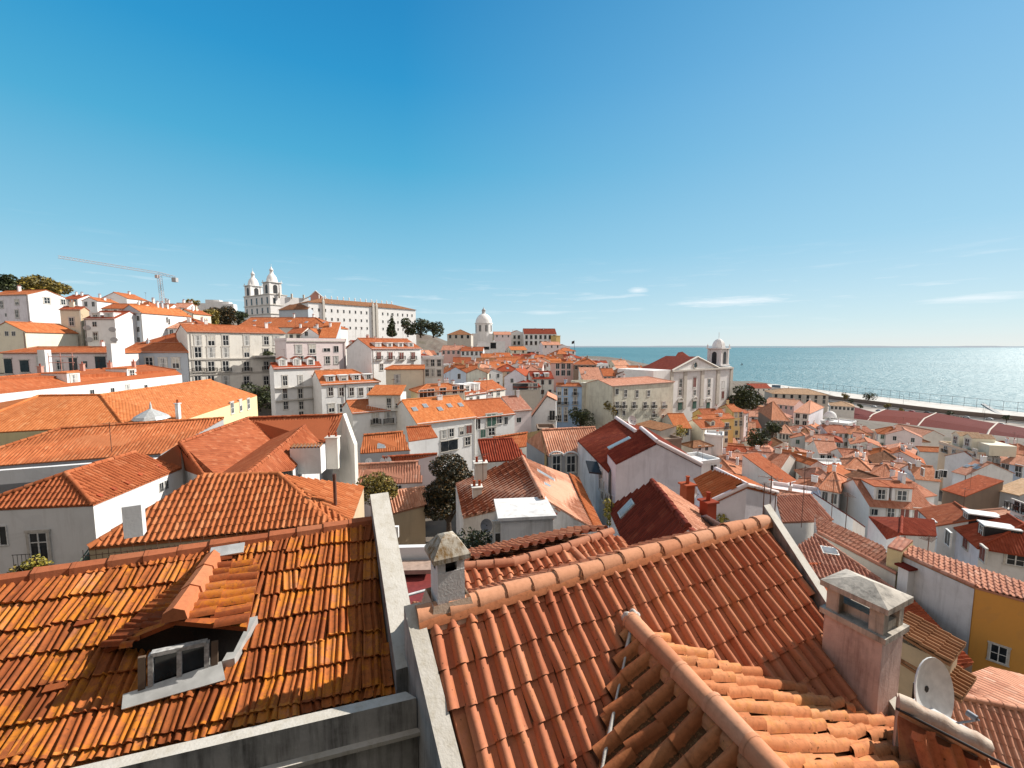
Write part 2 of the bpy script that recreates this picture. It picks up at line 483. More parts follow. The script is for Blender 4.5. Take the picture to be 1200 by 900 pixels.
LEAFO = leaf_mat("olive_leaves", (0.06, 0.052, 0.012), (0.17, 0.13, 0.02), (0.36, 0.25, 0.035))
LEAFB = leaf_mat("browning_leaves", (0.010, 0.012, 0.005), (0.030, 0.032, 0.010), (0.15, 0.08, 0.02))
LEAFY = leaf_mat("yellow_green_leaves", (0.12, 0.11, 0.02), (0.30, 0.26, 0.03), (0.50, 0.36, 0.05))
# ------------------------------------------------------------------ roofs
BARREL = [(0, 0), (.05, .035), (.13, .068), (.25, .085), (.37, .080), (.49, .05), (.56, .008), (.63, -.006), (.78, -.014), (.93, -.006), (1, 0)]
ROLL = [(0, 0), (.10, .05), (.28, .08), (.46, .05), (.56, 0), (.78, -.012), (1, 0)]
MARS = [(0, .004), (.03, .034), (.09, .046), (.13, .040), (.20, .030), (.40, .030), (.47, .046), (.52, .040), (.56, .008), (.64, .004), (.68, .036), (.74, .046), (.83, .044), (.90, .03), (.95, .004), (1, .004)]


def newell(poly):
    n = V((0, 0, 0))
    for i, a in enumerate(poly):
        b = poly[(i + 1) % len(poly)]
        n += V(((a.y - b.y) * (a.z + b.z), (a.z - b.z) * (a.x + b.x), (a.x - b.x) * (a.y + b.y)))
    return n.normalized()


def frame(poly, n=None):
    """origin, along-the-eave, up-the-slope, normal; poly[0]-poly[1] is the eave."""
    n = n or newell(poly)
    if n.z < 0:
        n = -n
    u = (poly[1] - poly[0])
    u = (u - n * u.dot(n)).normalized()
    v = n.cross(u)
    c = sum(poly, V((0, 0, 0))) / len(poly)
    if (c - poly[0]).dot(v) < 0:
        u, v = -u, -v
    return poly[0], u, v, n


def clip_v(p2, x):
    ys = []
    for i, (ax, ay) in enumerate(p2):
        bx, by = p2[(i + 1) % len(p2)]
        if (ax - x) * (bx - x) < 0 or (ax == x) != (bx == x):
            if abs(bx - ax) > 1e-9:
                ys.append(ay + (by - ay) * (x - ax) / (bx - ax))
    return (min(ys), max(ys)) if len(ys) >= 2 else None


def tile_face(mb, poly, prof=BARREL, cw=0.25, rl=0.4, lift=0.03, m=0, rows=True, over=0.0, jit=1.0, hs=1.0, skip=None, base=0.0, v0=None, u0=None):
    """clay tiles as real geometry, clipped to poly column by column."""
    o, u, v, n = frame(poly)
    if u0 is not None:
        o = u0
    p2 = [((p - o).dot(u), (p - o).dot(v)) for p in poly]
    xs = [p[0] for p in p2]
    k0 = floor(min(xs) / cw + 1e-6)
    k1 = math.ceil(max(xs) / cw - 1e-6)
    r_ = random.Random(int(abs(poly[0].x * 97 + poly[0].y * 31)) + 5)
    for k in range(k0, k1):
        iv = clip_v(p2, (k + 0.4) * cw)
        if not iv or iv[1] - iv[0] < 0.08:
            continue
        a, b = iv[0] - over, iv[1]
        if rows:
            q0, q1 = floor(a / rl + 1e-4), math.ceil(b / rl - 1e-4)
        else:
            q0, q1 = 0, 1
        for q in range(q0, q1):
            va = max(a, q * rl) if rows else a
            vb = min(b, (q + 1) * rl + 0.04) if rows else b
            if vb - va < 0.05 or (skip and skip(k, q)):
                continue
            ju, jh, jt = (r_.gauss(0, .006) * jit, r_.gauss(0, .003) * jit, r_.gauss(0, .008) * jit) if rows else (0, 0, 0)
            jv = r_.gauss(0, .007) * jit if rows else 0
            if rows and jit > 1 and r_.random() < .035:          # a slipped or crooked tile
                jv -= r_.uniform(.02, .07)
                jt = r_.choice((-1, 1)) * r_.uniform(.012, .03)
                jh += .008
            fr = (vb - va) / rl
            lo, hi, lip = [], [], []
            ul, uh = [], []
            for du, dh in prof:
                x = (k + du) * cw + ju
                h = dh * hs + jh + base
                l1 = lift * min(1, fr) if rows else 0
                lo.append(o + u * (x - jt) + v * (va + jv) + n * (h + l1))
                hi.append(o + u * (x + jt) + v * vb + n * h)
                lip.append(o + u * (x - jt) + v * (va + jv + .006) + n * (h + l1 - lift * 0.9 - 0.004))
                e = (k + min(max(du, .02), .98)) * cw
                ul.append((e, va + 0.01 * rl))
                uh.append((e, min(vb, (q + .97) * rl) if rows else vb))
            if rows:
                mb.grid([lip, [p.copy() for p in lo]], m, [ul, ul], smooth=False)
            mb.grid([lo, hi], m, [ul, uh])


def slab_face(mb, poly, m=0, th=0.14, seed=0.0):
    o, u, v, n = frame(poly)
    uv = [((p - o).dot(u) + seed, (p - o).dot(v)) for p in poly]
    if newell(poly).z < 0:
        poly, uv = poly[::-1], uv[::-1]
    mb.face(poly, m, uv)
    q = [p - V((0, 0, th)) for p in poly]
    mb.face(q[::-1], m)
    for i in range(len(poly)):
        j = (i + 1) % len(poly)
        mb.face([poly[j], poly[i], q[i], q[j]], m)


def ridge_caps(mb, a, b, r=0.12, m=0, L=0.42, up=0.03, k=7, jit=1.0, mort=None):
    a, b = V(a), V(b)
    n = max(1, int((b - a).length / L))
    d = (b - a) / n
    r_ = random.Random(int(abs(a.x * 71 + a.y * 17)))
    for i in range(n):
        p, q = a + d * i, a + d * (i + 1.10)
        z = V((0, 0, up + r_.gauss(0, .006) * jit))
        rows = []
        t = d.normalized()
        x = t.cross(V((0, 0, 1))).normalized()
        y = x.cross(t)
        uvs = []
        w = x * r_.gauss(0, .007) * jit
        rr0, rr1 = r * 1.12, r * 0.94
        for c, rr in ((p, rr0 - .022), (p, rr0), (p + t * .05, rr0), (p + t * .05, rr0 * .97), (q, rr1)):
            an = [-0.25 + (pi + .5) * j / k for j in range(k + 1)]
            rows.append([c + z + w + x * (rr * cos(s)) + y * (rr * sin(s)) for s in an])
            uvs.append([(i + .5, .4 * i + .2)] * (k + 1))
        mb.grid([[V(g) for g in rows[0]], rows[1]], m, uvs[:2], smooth=False)
        mb.grid([[V(g) for g in rows[1]], rows[2]], m, uvs[:2], smooth=k > 4)
        mb.grid(rows[3:], m, uvs[3:], smooth=k > 4)
        if i == 0:
            mb.face(rows[0], m, [(.5, .2)] * (k + 1))
    if mort is not None:
        mb.tube([a - V((0, 0, .02)), b - V((0, 0, .02))], r * 1.25, 6, mort, cap=False, arc=(0, pi))


CURT = plain("net_curtain", (.55, .54, .51), .9)
BLIND = plain("roller_blind", (.62, .58, .50), .8)
# ------------------------------------------------------------------ windows (one mesh per kind, shared by its copies)
WIN = {}


def win_mesh(kind):
    if kind in WIN:
        return WIN[kind]
    mb = MB()                       # 1 x 1, x along the wall, -y outwards, z up from the sill
    fr, gl, st = 0, 1, 2
    def bar(x0, x1, z0, z1, y0, y1, m):
        mb.box(((x0 + x1) / 2, (y0 + y1) / 2, (z0 + z1) / 2), (x1 - x0, y1 - y0, z1 - z0), m=m)
    if kind in ("sash", "door", "green", "red", "curtain", "halfshut"):
        bar(-.42, .42, .03, .97, -.02, .10, gl)
        for s in (-1, 1):
            bar(.43 * s - .03, .43 * s + .03, 0, 1, -.05, .05, fr)
            bar(.52 * s - .06, .52 * s + .06, -.03, 1.06, -.06, .10, st)
        bar(-.46, .46, .96, 1, -.05, .05, fr)
        bar(-.46, .46, .0, .04, -.05, .05, fr)
        bar(-.03, .03, .04, .96, -.055, .05, fr)
        for z in ((.66,) if kind == "door" else (.5,)):
            bar(-.40, .40, z - .016, z + .016, -.045, .05, fr)
        bar(-.62, .62, 1.0, 1.08, -.08, .10, st)
        bar(-.62, .62, -.07, .0, -.10, .10, st)
        if kind in ("green", "red"):
            for s in (-1, 1):
                bar(.25 * s - .2, .25 * s + .2, .05, .95, -.075, .02, 3)
        if kind == "curtain":
            for s in (-1, 1):
                bar(.27 * s - .15, .27 * s + .15, .04, .96, -.03, .0, 3)
        if kind == "halfshut":
            bar(-.42, .42, .52, .96, -.035, .0, 3)
    elif kind == "dark":
        bar(-.5, .5, 0, 1, -.03, .10, gl)
        for s in (-1, 1):
            bar(.52 * s - .04, .52 * s + .04, -.06, 1.06, -.06, .10, fr)
        bar(-.48, .48, 1, 1.06, -.06, .1, fr)
        bar(-.48, .48, -.06, 0, -.07, .1, fr)
        bar(-.025, .025, 0, 1, -.045, .1, fr)
    elif kind == "far":
        bar(-.5, .5, 0, 1, -.10, .10, gl)
        bar(-.62, .62, -.10, -.02, -.16, .1, st)
        bar(-.62, .62, 1.02, 1.1, -.16, .1, st)
    elif kind == "balcony":
        for s in range(9):
            x = -.5 + s / 8
            bar(x - .016, x + .016, 0, .9, -.5, -.46, 0)
        for x in (-.5, .5):
            for y in (-.3, -.12):
                bar(x - .016, x + .016, 0, .9, y - .02, y + .02, 0)
            bar(x - .02, x + .02, .86, .92, -.5, 0, 0)
        bar(-.52, .52, .86, .93, -.51, -.45, 0)
        bar(-.58, .58, -.12, 0, -.55, .1, 1)
    me = bpy.data.meshes.new(kind + "_mesh")
    me.from_pydata(mb.v, [], mb.f)
    ms = [IRON, STONEF] if kind == "balcony" else [WFRAME, GLASS, STONEF] + ([GREENF] if kind == "green" else [REDF] if kind == "red" else [CURT] if kind == "curtain" else [BLIND] if kind == "halfshut" else [])
    for q in ms:
        me.materials.append(q)
    me.polygons.foreach_set("material_index", mb.m)
    me.update()
    WIN[kind] = me
    return me


wr = random.Random(77)


def put_window(root, p, u, w, h, kind="sash", bal=False, name="window"):
    """p: sill centre on the wall (world), u: wall direction with the outside on its right."""
    if kind == "sash" and name == "window":
        kind = wr.choices(["sash", "curtain", "halfshut"], [6, 2, 1.5])[0]
    if kind != "balcony" and kind != "far":
        w, h = w * wr.uniform(.93, 1.06), h * wr.uniform(.95, 1.04)
    ob = bpy.data.objects.new(name, win_mesh(kind))
    COL.objects.link(ob)
    ob.parent = root
    ob.location = p - wloc(root)
    ob.rotation_euler = (0, 0, atan2(u.y, u.x))
    ob.scale = (w, 1.0 if kind == "balcony" else max(0.6, min(w, 1.2)), h)
    if bal:
        put_window(root, p - V((0, 0, .05)), u, w * 1.5, 1.0, "balcony", name="balcony")
    return ob


def win_row(root, p, q, z, ts, w, h, kind="sash", bal=False):
    d = q - p
    u = V((d.x, d.y, 0)).normalized()
    for t in ts:
        c = p + d * t
        put_window(root, V((c.x, c.y, z)), u, w, h, kind, bal)


def wpx(root, p, q, px, py, w, h, kind="sash", bal=False):
    """a window whose middle is seen at a pixel of the photograph, on the wall p-q."""
    d = q - p
    u = V((d.x, d.y, 0)).normalized()
    c = PP(px, py, p, V((u.y, -u.x, 0)))
    return put_window(root, c - V((0, 0, h / 2)), u, w, h, kind, bal)


# ------------------------------------------------------------------ small parts of houses
def chimney(root, c, z0, z1, w=0.6, d=0.5, yaw=0.0, wm=None, style=0, name="chimney"):
    mb = MB()
    mb.box((c.x, c.y, (z0 + z1) / 2), (w, d, z1 - z0), yaw)
    mb.box((c.x, c.y, z1 + .04), (w + .16, d + .16, .08), yaw)
    R = Matrix.Rotation(yaw, 3, "Z")
    if style == 0:                                       # small tiled cap on four stubs
        for a in (-1, 1):
            for b in (-1, 1):
                mb.box(c_xy(c, R, a * (w / 2 - .07), b * (d / 2 - .07), z1 + .2), (.1, .1, .26), yaw)
        p = [c_xy(c, R, a * (w / 2 + .1), b * (d / 2 + .1), z1 + .33) for a, b in ((-1, -1), (1, -1), (1, 1), (-1, 1))]
        t = V((c.x, c.y, z1 + .55))
        mb.face(p[::-1], 1)
        for i in range(4):
            mb.face([p[i], p[(i + 1) % 4], t], 1)
    else:                                                # clay pots
        for a in ([-.3, .3] if w > .5 else [0]):
            q = c_xy(c, R, a * w, 0, z1 + .08)
            mb.lathe(q, [(.10, 0), (.085, .3), (.11, .34), (.11, .38)], 8, 1)
    return mb.build(name, [wm or WALLS["white"], TT["red"][1]], root)


def c_xy(c, R, x, y, z):
    q = R @ V((x, y, 0))
    return V((c.x + q.x, c.y + q.y, z))


ANT = []


def antenna(root, p, h=3.0, yaw=0.0, name="antenna"):
    if ANT:                                              # later aerials share the first one's mesh
        ob = bpy.data.objects.new(name, ANT[0])
        COL.objects.link(ob)
        ob.parent = root
        ob.location = V(p) - wloc(root)
        ob.rotation_euler = (0, 0, yaw)
        ob.scale = (1, 1, h / 3.0)
        return ob
    mb = MB()
    P0, H0, Y0 = p, h, yaw
    p, h, yaw = V((0, 0, 0)), 3.0, 0.0
    mb.tube([p, p + V((0, 0, h))], .025, 5)
    dx = V((cos(yaw), sin(yaw), 0))
    dy = V((-sin(yaw), cos(yaw), 0))
    t = p + V((0, 0, h - .15))
    mb.tube([t - dx * .5, t + dx * .6], .015, 4)
    for i in range(6):
        q = t + dx * (-.45 + .2 * i)
        L = .35 - .03 * i
        mb.tube([q - dy * L, q + dy * L], .01, 4)
    o = mb.build(name, RUST, None)
    ANT.append(o.data)
    bpy.data.objects.remove(o)
    return antenna(root, P0, H0, Y0, name)


def skylight(root, c, u, v, n, w=0.8, h=1.1):
    mb = MB()
    M = Matrix((u, v, n)).transposed()
    mb.box(c + n * .05, (w, h, .12), M=M, m=0)
    mb.box(c + n * .115, (w - .16, h - .16, .02), M=M, m=1)
    return mb.build("skylight", [ZINC, SKYG], root)


SKYG = plain("skylight_glass", (0.30, 0.33, 0.36), 0.12, 0.0, 0.1, 2.0)


def dormer(root, c, u, w, h, d, wm, rm, style="gable", wk="sash", front=None):
    """c: front bottom middle on the roof; u: along the eave, outside on its right; d: how far it reaches back."""
    nb = V((-u.y, u.x, 0))
    a, b = c - u * w / 2, c + u * w / 2
    up = V((0, 0, h))
    dn = V((0, 0, -.5))
    mb = MB()
    ar, br = a + nb * d, b + nb * d
    pk = V((0, 0, w * .32)) if style == "gable" else V((0, 0, 0))
    if style == "gable":
        mb.face([a + dn, b + dn, b + up, c + up + pk, a + up])
    else:
        mb.face([a + dn, b + dn, b + up, a + up])
    mb.face([b + dn, br + dn, br + up, b + up])
    mb.face([ar + dn, a + dn, a + up, ar + up])
    ob = mb.build("dormer", front or wm, root)
    mr = MB()
    o = .12
    A, B = a - u * o - nb * o + up, b + u * o - nb * o + up
    if style == "gable":
        f, k = c - nb * o + up + pk, c + nb * d + up + pk
        for q in ([A, A + nb * (d + o), k, f], [B + nb * (d + o), B, f, k]):
            q = [p + V((0, 0, .05)) for p in q]
            slab_face(mr, q, 0, .08)
    else:
        t = V((0, 0, .16))
        slab_face(mr, [A + t, B + t, B + nb * (d + o) + t, A + nb * (d + o) + t], 0, .14)
    mr.build("dormer_roof", rm, ob)
    put_window(ob, c - nb * .0 + V((0, 0, .12)), u, w * .55, h * .8, wk)
    return ob


# ------------------------------------------------------------------ houses
FOOT = []         # (x, y, radius, base z) of whatever stands on the ground
BOXES = []        # pixel boxes of hand-placed houses: (x0, y0, x1, y1, distance)


class House:
    pass


def roof_mesh(root, faces, mats, near, seed=0.0, caps=(), capm=1, name="roof", prof=ROLL, th=0.14, rows=False, extra=None):
    """faces: polygons with the eave first; mats: (painted tiles, modelled rolls, cap)."""
    mb = MB()
    for f in faces:
        f = [V(p) for p in f]
        slab_face(mb, f, 0, th, seed)
        if near:
            tile_face(mb, f, prof, m=1, rows=rows, base=.01, over=0.02, hs=0.85)
    for a, b in caps:
        if near:
            ridge_caps(mb, a, b, .13, 2, jit=.6)
        else:
            mb.tube([V(a) + V((0, 0, .02)), V(b) + V((0, 0, .02))], .15, 4, 2, cap=False, arc=(0, pi))
    if extra:
        extra(mb)
    return mb.build(name, list(mats), root)


def house(label, x1, y1, D1, x2, D2=None, y2=None, x3=None, side="R", d=8.0, h=8.0, roof="gx", pitch=24, wall="white", tile="orange",
          wf=None, ws=None, wk="sash", wsz=(0.95, 1.7), px=(), spx=(), bal=(), chim=1, dorm=None, cat="house", name="house", group=None,
          cornice=True, swall=None, fill=False, sky=0, sink=0.0, seed=None, capm=None, dsty="gable", dwall=None, bkind="balcony", over=.3):
    H = House()
    r = random.Random(seed if seed is not None else int(x1 * 13 + y1 * 7))
    A = PD(x1, y1, D1)
    z = A.z - sink
    if D2 is None:
        rr = ray(x2, y2)
        D2 = (z - HC) / rr.z
    B = PD(x2, 405, D2)
    A.z = B.z = z
    u = (B - A)
    u.z = 0
    wid = u.length
    u.normalize()
    nb = V((-u.y, u.x, 0))
    if x3 is not None:                                   # depth from the pixel column of the far corner
        s = B if side == "R" else A
        k = ray(x3, 405).x
        den = nb.x - k * nb.y
        d = (k * s.y - s.x) / den if abs(den) > 1e-6 else d
        d = min(max(d, 3.0), 60.0)
    C, E = B + nb * d, A + nb * d
    base = z - h
    H.A, H.B, H.C, H.E, H.u, H.nb, H.z, H.d, H.w = A, B, C, E, u, nb, z, d, wid
    mid = (A + B + C + E) / 4
    root = thing(name, label, cat, (mid.x, mid.y, base), group)
    H.root = root
    FOOT.append((mid.x, mid.y, max(wid, d) / 2, base))
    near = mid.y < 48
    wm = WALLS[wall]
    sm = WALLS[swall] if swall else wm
    tp = tan(radians(pitch))
    tm = TT[tile]
    mats = (tm[0], tm[1], capm or tm[1])
    up = V((0, 0, 1))
    o = over
    faces, caps = [], []
    gab = {}                                             # extra gable heights on walls: 'f','r','b','l'
    if roof in ("gx", "hip", "hipR", "hipL"):
        rise = tp * d / 2
        hl = min(d / 2, wid / 2 - .2) if roof in ("hip", "hipL") else 0.0
        hr = min(d / 2, wid / 2 - .2) if roof in ("hip", "hipR") else 0.0
        ra = A + nb * d / 2 + u * hl + up * rise
        rb = B + nb * d / 2 - u * hr + up * rise
        ol = o if hl else .12
        orr = o if hr else .12
        dz = up * (o * tp)
        fa, fb = A - nb * o - u * ol - dz, B - nb * o + u * orr - dz
        ba, bb = E + nb * o - u * ol - dz, C + nb * o + u * orr - dz
        if not hl:
            ra = ra - u * .12
            gab["l"] = rise
        if not hr:
            rb = rb + u * .12
            gab["r"] = rise
        faces += [[fa, fb, rb, ra], [bb, ba, ra, rb]]
        caps.append((ra, rb))
        if hl:
            faces.append([ba, fa, ra])
            caps += [(fa, ra), (ba, ra)]
        if hr:
            faces.append([fb, bb, rb])
            caps += [(fb, rb), (bb, rb)]
        H.top = z + rise
        H.rise = rise
    elif roof == "gy":
        rise = tp * wid / 2
        dz = up * (o * tp)
        m1, m2 = (A + B) / 2 + up * rise - nb * .12, (E + C) / 2 + up * rise + nb * .12
        la, lb = A - u * o - dz - nb * .12, E - u * o - dz + nb * .12
        ra, rb = B + u * o - dz - nb * .12, C + u * o - dz + nb * .12
        faces += [[lb, la, m1, m2], [ra, rb, m2, m1]]
        caps.append((m1, m2))
        gab["f"] = gab["b"] = rise
        H.top = z + rise
        H.rise = rise
    elif roof == "shed":
        rise = tp * d
        dz = up * (o * tp)
        faces.append([A - nb * o - dz - u * .1, B - nb * o - dz + u * .1, C + up * rise + u * .1, E + up * rise - u * .1])
        H.top = z + rise
        H.rise = rise
    else:
        H.top = z + .6
        H.rise = 0
    # walls
    mb = MB()
    a0, b0, c0, e0 = [V((p.x, p.y, base - 1.5)) for p in (A, B, C, E)]
    if roof == "shed":
        sh = up * H.rise
        mb.face([a0, b0, B, A], 0)
        mb.face([b0, c0, C + sh, B], 1)
        mb.face([c0, e0, E + sh, C + sh], 1)
        mb.face([e0, a0, A, E + sh], 1)
    else:
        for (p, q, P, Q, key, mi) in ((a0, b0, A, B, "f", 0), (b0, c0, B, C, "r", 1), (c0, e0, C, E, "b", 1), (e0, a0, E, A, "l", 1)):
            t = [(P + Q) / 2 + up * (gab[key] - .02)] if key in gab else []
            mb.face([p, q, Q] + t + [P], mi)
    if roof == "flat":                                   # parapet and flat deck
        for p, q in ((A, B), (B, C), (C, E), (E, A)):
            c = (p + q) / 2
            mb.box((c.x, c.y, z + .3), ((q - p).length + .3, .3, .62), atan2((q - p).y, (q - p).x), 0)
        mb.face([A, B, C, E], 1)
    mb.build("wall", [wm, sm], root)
    if faces:
        roof_mesh(root, faces, mats, near, seed=r.random() * 5, caps=caps, rows=mid.y < 26)
    H.faces = faces
    if cornice and wid > 4 and not near:
        mc = MB()
        yaw = atan2(u.y, u.x)
        c = (A + B) / 2 - nb * .10
        mc.box((c.x, c.y, z - .16), (wid + .1, .25, .28), yaw)
        mc.build("cornice", STONEF if wall not in ("white", "white_worn") else WALLS["white"], root)
    # windows
    fh = 3.1

    def grid(p, q, spec, kind, key):
        cols, rows = spec
        L = (q - p).length
        ts = [(i + .5) / cols for i in range(cols)] if isinstance(cols, int) else cols
        for j in range(rows):
            zz = z - 0.5 - wsz[1] - j * fh
            if zz < base + .3:
                break
            win_row(root, p, q, zz, ts, min(wsz[0], L / max(1, len(ts)) * .6), wsz[1], kind, bal=j in bal and kind != "far")
    if wf:
        grid(A, B, wf, wk, "f")
    if ws:
        if side == "R":
            grid(B, C, ws, wk, "r")
        else:
            grid(E, A, ws, wk, "l")
    for it in px:
        wpx(root, A, B, it[0], it[1], *(it[2:4] if len(it) > 3 else wsz), *(it[4:6] if len(it) > 4 else (wk,)))
    for it in spx:
        p, q = (B, C) if side == "R" else (E, A)
        wpx(root, p, q, it[0], it[1], *(it[2:4] if len(it) > 3 else wsz), *(it[4:6] if len(it) > 4 else (wk,)))
    # chimneys near the ridge
    for i in range(chim):
        t = r.uniform(.12, .88)
        s = r.uniform(.35, .75)
        p = A + u * wid * t + nb * d * s
        if roof == "gy":
            zc = z + tp * wid * min(t, 1 - t)
        elif roof == "shed":
            zc = z + tp * d * s
        elif roof == "flat":
            zc = z
        else:
            zc = z + tp * d * min(s, 1 - s)
        chimney(root, p, zc - .4, zc + r.uniform(.7, 1.5), r.choice((.5, .7, 1.0)), .5, atan2(u.y, u.x) + (pi / 2 if r.random() < .4 else 0),
                wm if r.random() < .6 else WALLS["white"], r.randint(0, 1))
    if not near and mid.y < 210 and r.random() < .6:
        for i in range(r.choice((1, 1, 2))):
            t, s_ = r.uniform(.1, .9), r.uniform(.3, .6)
            p = A + u * wid * t + nb * d * s_
            zc = z + (tp * d * min(s_, 1 - s_) if roof in ("gx", "hip", "hipR", "hipL") else 0)
            antenna(root, V((p.x, p.y, zc - .2)), r.uniform(2.4, 4.2), r.uniform(0, 3))
    if not near and mid.y < 150 and h > 6:               # a rainwater pipe down the front
        t = r.choice((.03, .97, .5 if r.random() < .3 else .97))
        p = A + u * wid * t - nb * .09
        mp_ = MB()
        mp_.tube([p - up * .3, p - up * (h - .3)], .06, 5)
        mp_.build("drainpipe", r.choice((ZINC, RUST, STONEF)), root)
    if dorm:                                             # (count, offset in from the eave, width, height)
        n, off, dw, dh = dorm
        for i in range(n):
            t = (i + .5) / n
            c = A + u * wid * (.06 + .88 * t) + nb * off
            c.z = z + off * tp - .05
            dormer(root, c, u, dw, dh, dh / tp * .8 + (0 if dsty == "gable" else .3), dwall or wm, tm[0] if dsty == "gable" else WALLS["white"], dsty)
    for i in range(sky):
        o_, fu, fv, fn = frame([V(p) for p in faces[0]])
        c = A + u * wid * (i + .5) / sky + nb * (d * r.uniform(.14, .34))
        c.z = z + (c - A).dot(nb) * tp
        skylight(root, c, fu, fv, fn, .9, 1.2)
    # pixel box for the fillers
    pts = [proj(p) for p in (A, B, C, E, A - up * h * .7, B - up * h * .7, mid + up * (H.top - z))]
    H.box = (min(p[0] for p in pts), min(p[1] for p in pts), max(p[0] for p in pts), max(p[1] for p in pts), mid.y)
    if not fill:
        BOXES.append(H.box)
    H.mid, H.base = mid, base
    return H


def poly_house(label, verts, faces, base, wall="white", tile="orange", name="house", cat="house", rows=None, prof=None, caps=None, nowall=(), group=None,
               cw=0.25, th=0.14, capr=.13, drop=0.0, mats=None, wmats=None, near=True, foot=True):
    """verts: id -> (px, py, metres below the eye) or a Vector; faces: id strings, eave first; base: metres below the eye."""
    H = House()
    P = {k: (v if isinstance(v, Vector) else PZ(*v)) for k, v in verts.items()}
    H.P = P
    c = sum(P.values(), V((0, 0, 0))) / len(P)
    root = thing(name, label, cat, (c.x, c.y, HC - base), group)
    H.root = root
    if foot:
        FOOT.append((c.x, c.y, max((p - c).length for p in P.values()) * .7, HC - base))
    tm = mats or (TT[tile][0], TT[tile][1], TT[tile][1])
    H.faces = [[P[k] for k in f.split()] for f in faces]
    if caps is None:
        caps = []
    mb = MB()
    for f in H.faces:
        slab_face(mb, f, 0, th)
        if near:
            tile_face(mb, f, prof or ROLL, cw=cw, m=1, rows=bool(rows), base=.012, over=.03)
    for s in caps:
        a, b = s.split()
        ridge_caps(mb, P[a], P[b], capr, 2)
    H.roof = mb.build("roof", list(tm), root)
    # walls under every open edge
    cnt = {}
    for f in faces:
        ids = f.split()
        for i in range(len(ids)):
            e = frozenset((ids[i], ids[(i + 1) % len(ids)]))
            cnt[e] = cnt.get(e, 0) + 1
    mw = MB()
    for f in faces:
        ids = f.split()
        ctr = sum((P[k] for k in ids), V((0, 0, 0))) / len(ids)
        for i in range(len(ids)):
            a, b = ids[i], ids[(i + 1) % len(ids)]
            if cnt[frozenset((a, b))] > 1 or (a + " " + b) in nowall or (b + " " + a) in nowall:
                continue
            p, q = P[a] - V((0, 0, .1)), P[b] - V((0, 0, .1))
            zb = HC - base - 1.5
            mw.face([V((p.x, p.y, zb)), V((q.x, q.y, zb)), q, p], 0)
    if mw.v:
        H.wallob = mw.build("wall", WALLS[wall] if isinstance(wall, str) else wall, root)
    pts = [proj(p) for p in P.values()]
    BOXES.append((min(p[0] for p in pts), min(p[1] for p in pts), max(p[0] for p in pts), max(p[1] for p in pts) + 8, c.y))
    return H


def face_sky(H, fi, px, py, w=.8, h=1.1):
    o, u, v, n = frame(H.faces[fi])
    skylight(H.root, PP(px, py, o, n), u, v, n, w, h)


def pbox(root, name, px, py, dz, size, yaw=0.0, m=None):
    """an upright box part whose base middle is seen at a pixel, dz below the eye."""
    p = PZ(px, py, dz)
    mb = MB()
    mb.box(p + V((0, 0, size[2] / 2)), size, yaw)
    return mb.build(name, m or WALLS["white"], root)


# ------------------------------------------------------------------ dishes, trees
def dish(label, c, diam, face, mat=None, mast=1.0, rim=True, group=None):
    """c: dish middle; face: direction it looks to."""
    f = V(face).normalized()
    root = thing("satellite_dish", label, "satellite dish", (c.x, c.y, c.z - mast), group)
    up = V((0, 0, 1))
    x = f.cross(up).normalized()
    y = x.cross(f).normalized()
    mb = MB()
    rows = []
    R_, K = diam / 2, 28
    for i in range(9):
        q = i / 8
        rows.append([c + x * (R_ * q * cos(2 * pi * j / K) * .94) + y * (R_ * q * sin(2 * pi * j / K)) + f * (R_ * .22 * (q * q - 1)) for j in range(K)])
    mb.grid(rows, 0, close=True)
    back = [[p - f * .018 for p in r] for r in rows]
    mb.grid(back, 0, close=True)
    mb.grid([rows[-1], back[-1]], 0, close=True)
    mb.build("reflector", mat or DISHW, root)
    ar = MB()
    tip = c + f * R_ * .95 - y * R_ * .25
    ar.tube([c - y * R_ * .95 - f * .02, tip], diam * .014, 5)
    ar.tube([tip - f * .02 - (tip - c).normalized() * .0, tip - (tip - c).normalized() * diam * .13], diam * .045, 8)
    ar.build("feed_arm", DISHG, root)
    ms = MB()
    b = c - f * R_ * .3
    ms.tube([V((c.x, c.y, c.z - mast)) - V((f.x, f.y, 0)) * R_ * .5, b - V((f.x, f.y, 0)) * R_ * .2 + V((0, 0, .0))], diam * .03, 6)
    ms.tube([b - V((f.x, f.y, 0)) * R_ * .2, c - f * R_ * .2], diam * .05, 6)
    ms.build("mast", IRON, root)
    return root


def blob_leaves(mb, cs, n, size, r_, flat=.6):
    """leaf-sized faces spread through ellipsoid clumps cs: (centre, (rx, ry, rz))."""
    w = [c[1][0] * c[1][1] * c[1][2] for c in cs]
    for _ in range(n):
        c, rr = r_.choices(cs, w)[0]
        while True:
            q = V((r_.uniform(-1, 1), r_.uniform(-1, 1), r_.uniform(-1, 1)))
            if .25 < q.length < 1:
                break
        q = q.normalized() * (q.length ** .5)
        p = c + V((q.x * rr[0], q.y * rr[1], q.z * rr[2]))
        a = V((r_.gauss(0, 1), r_.gauss(0, 1), r_.gauss(0, flat))).normalized()
        b = a.cross(V((r_.gauss(0, 1), r_.gauss(0, 1), r_.gauss(0, 1)))).normalized()
        s = size * r_.uniform(.6, 1.4)
        mb.face([p - a * s, p - b * s * .5, p + a * s, p + b * s * .5])


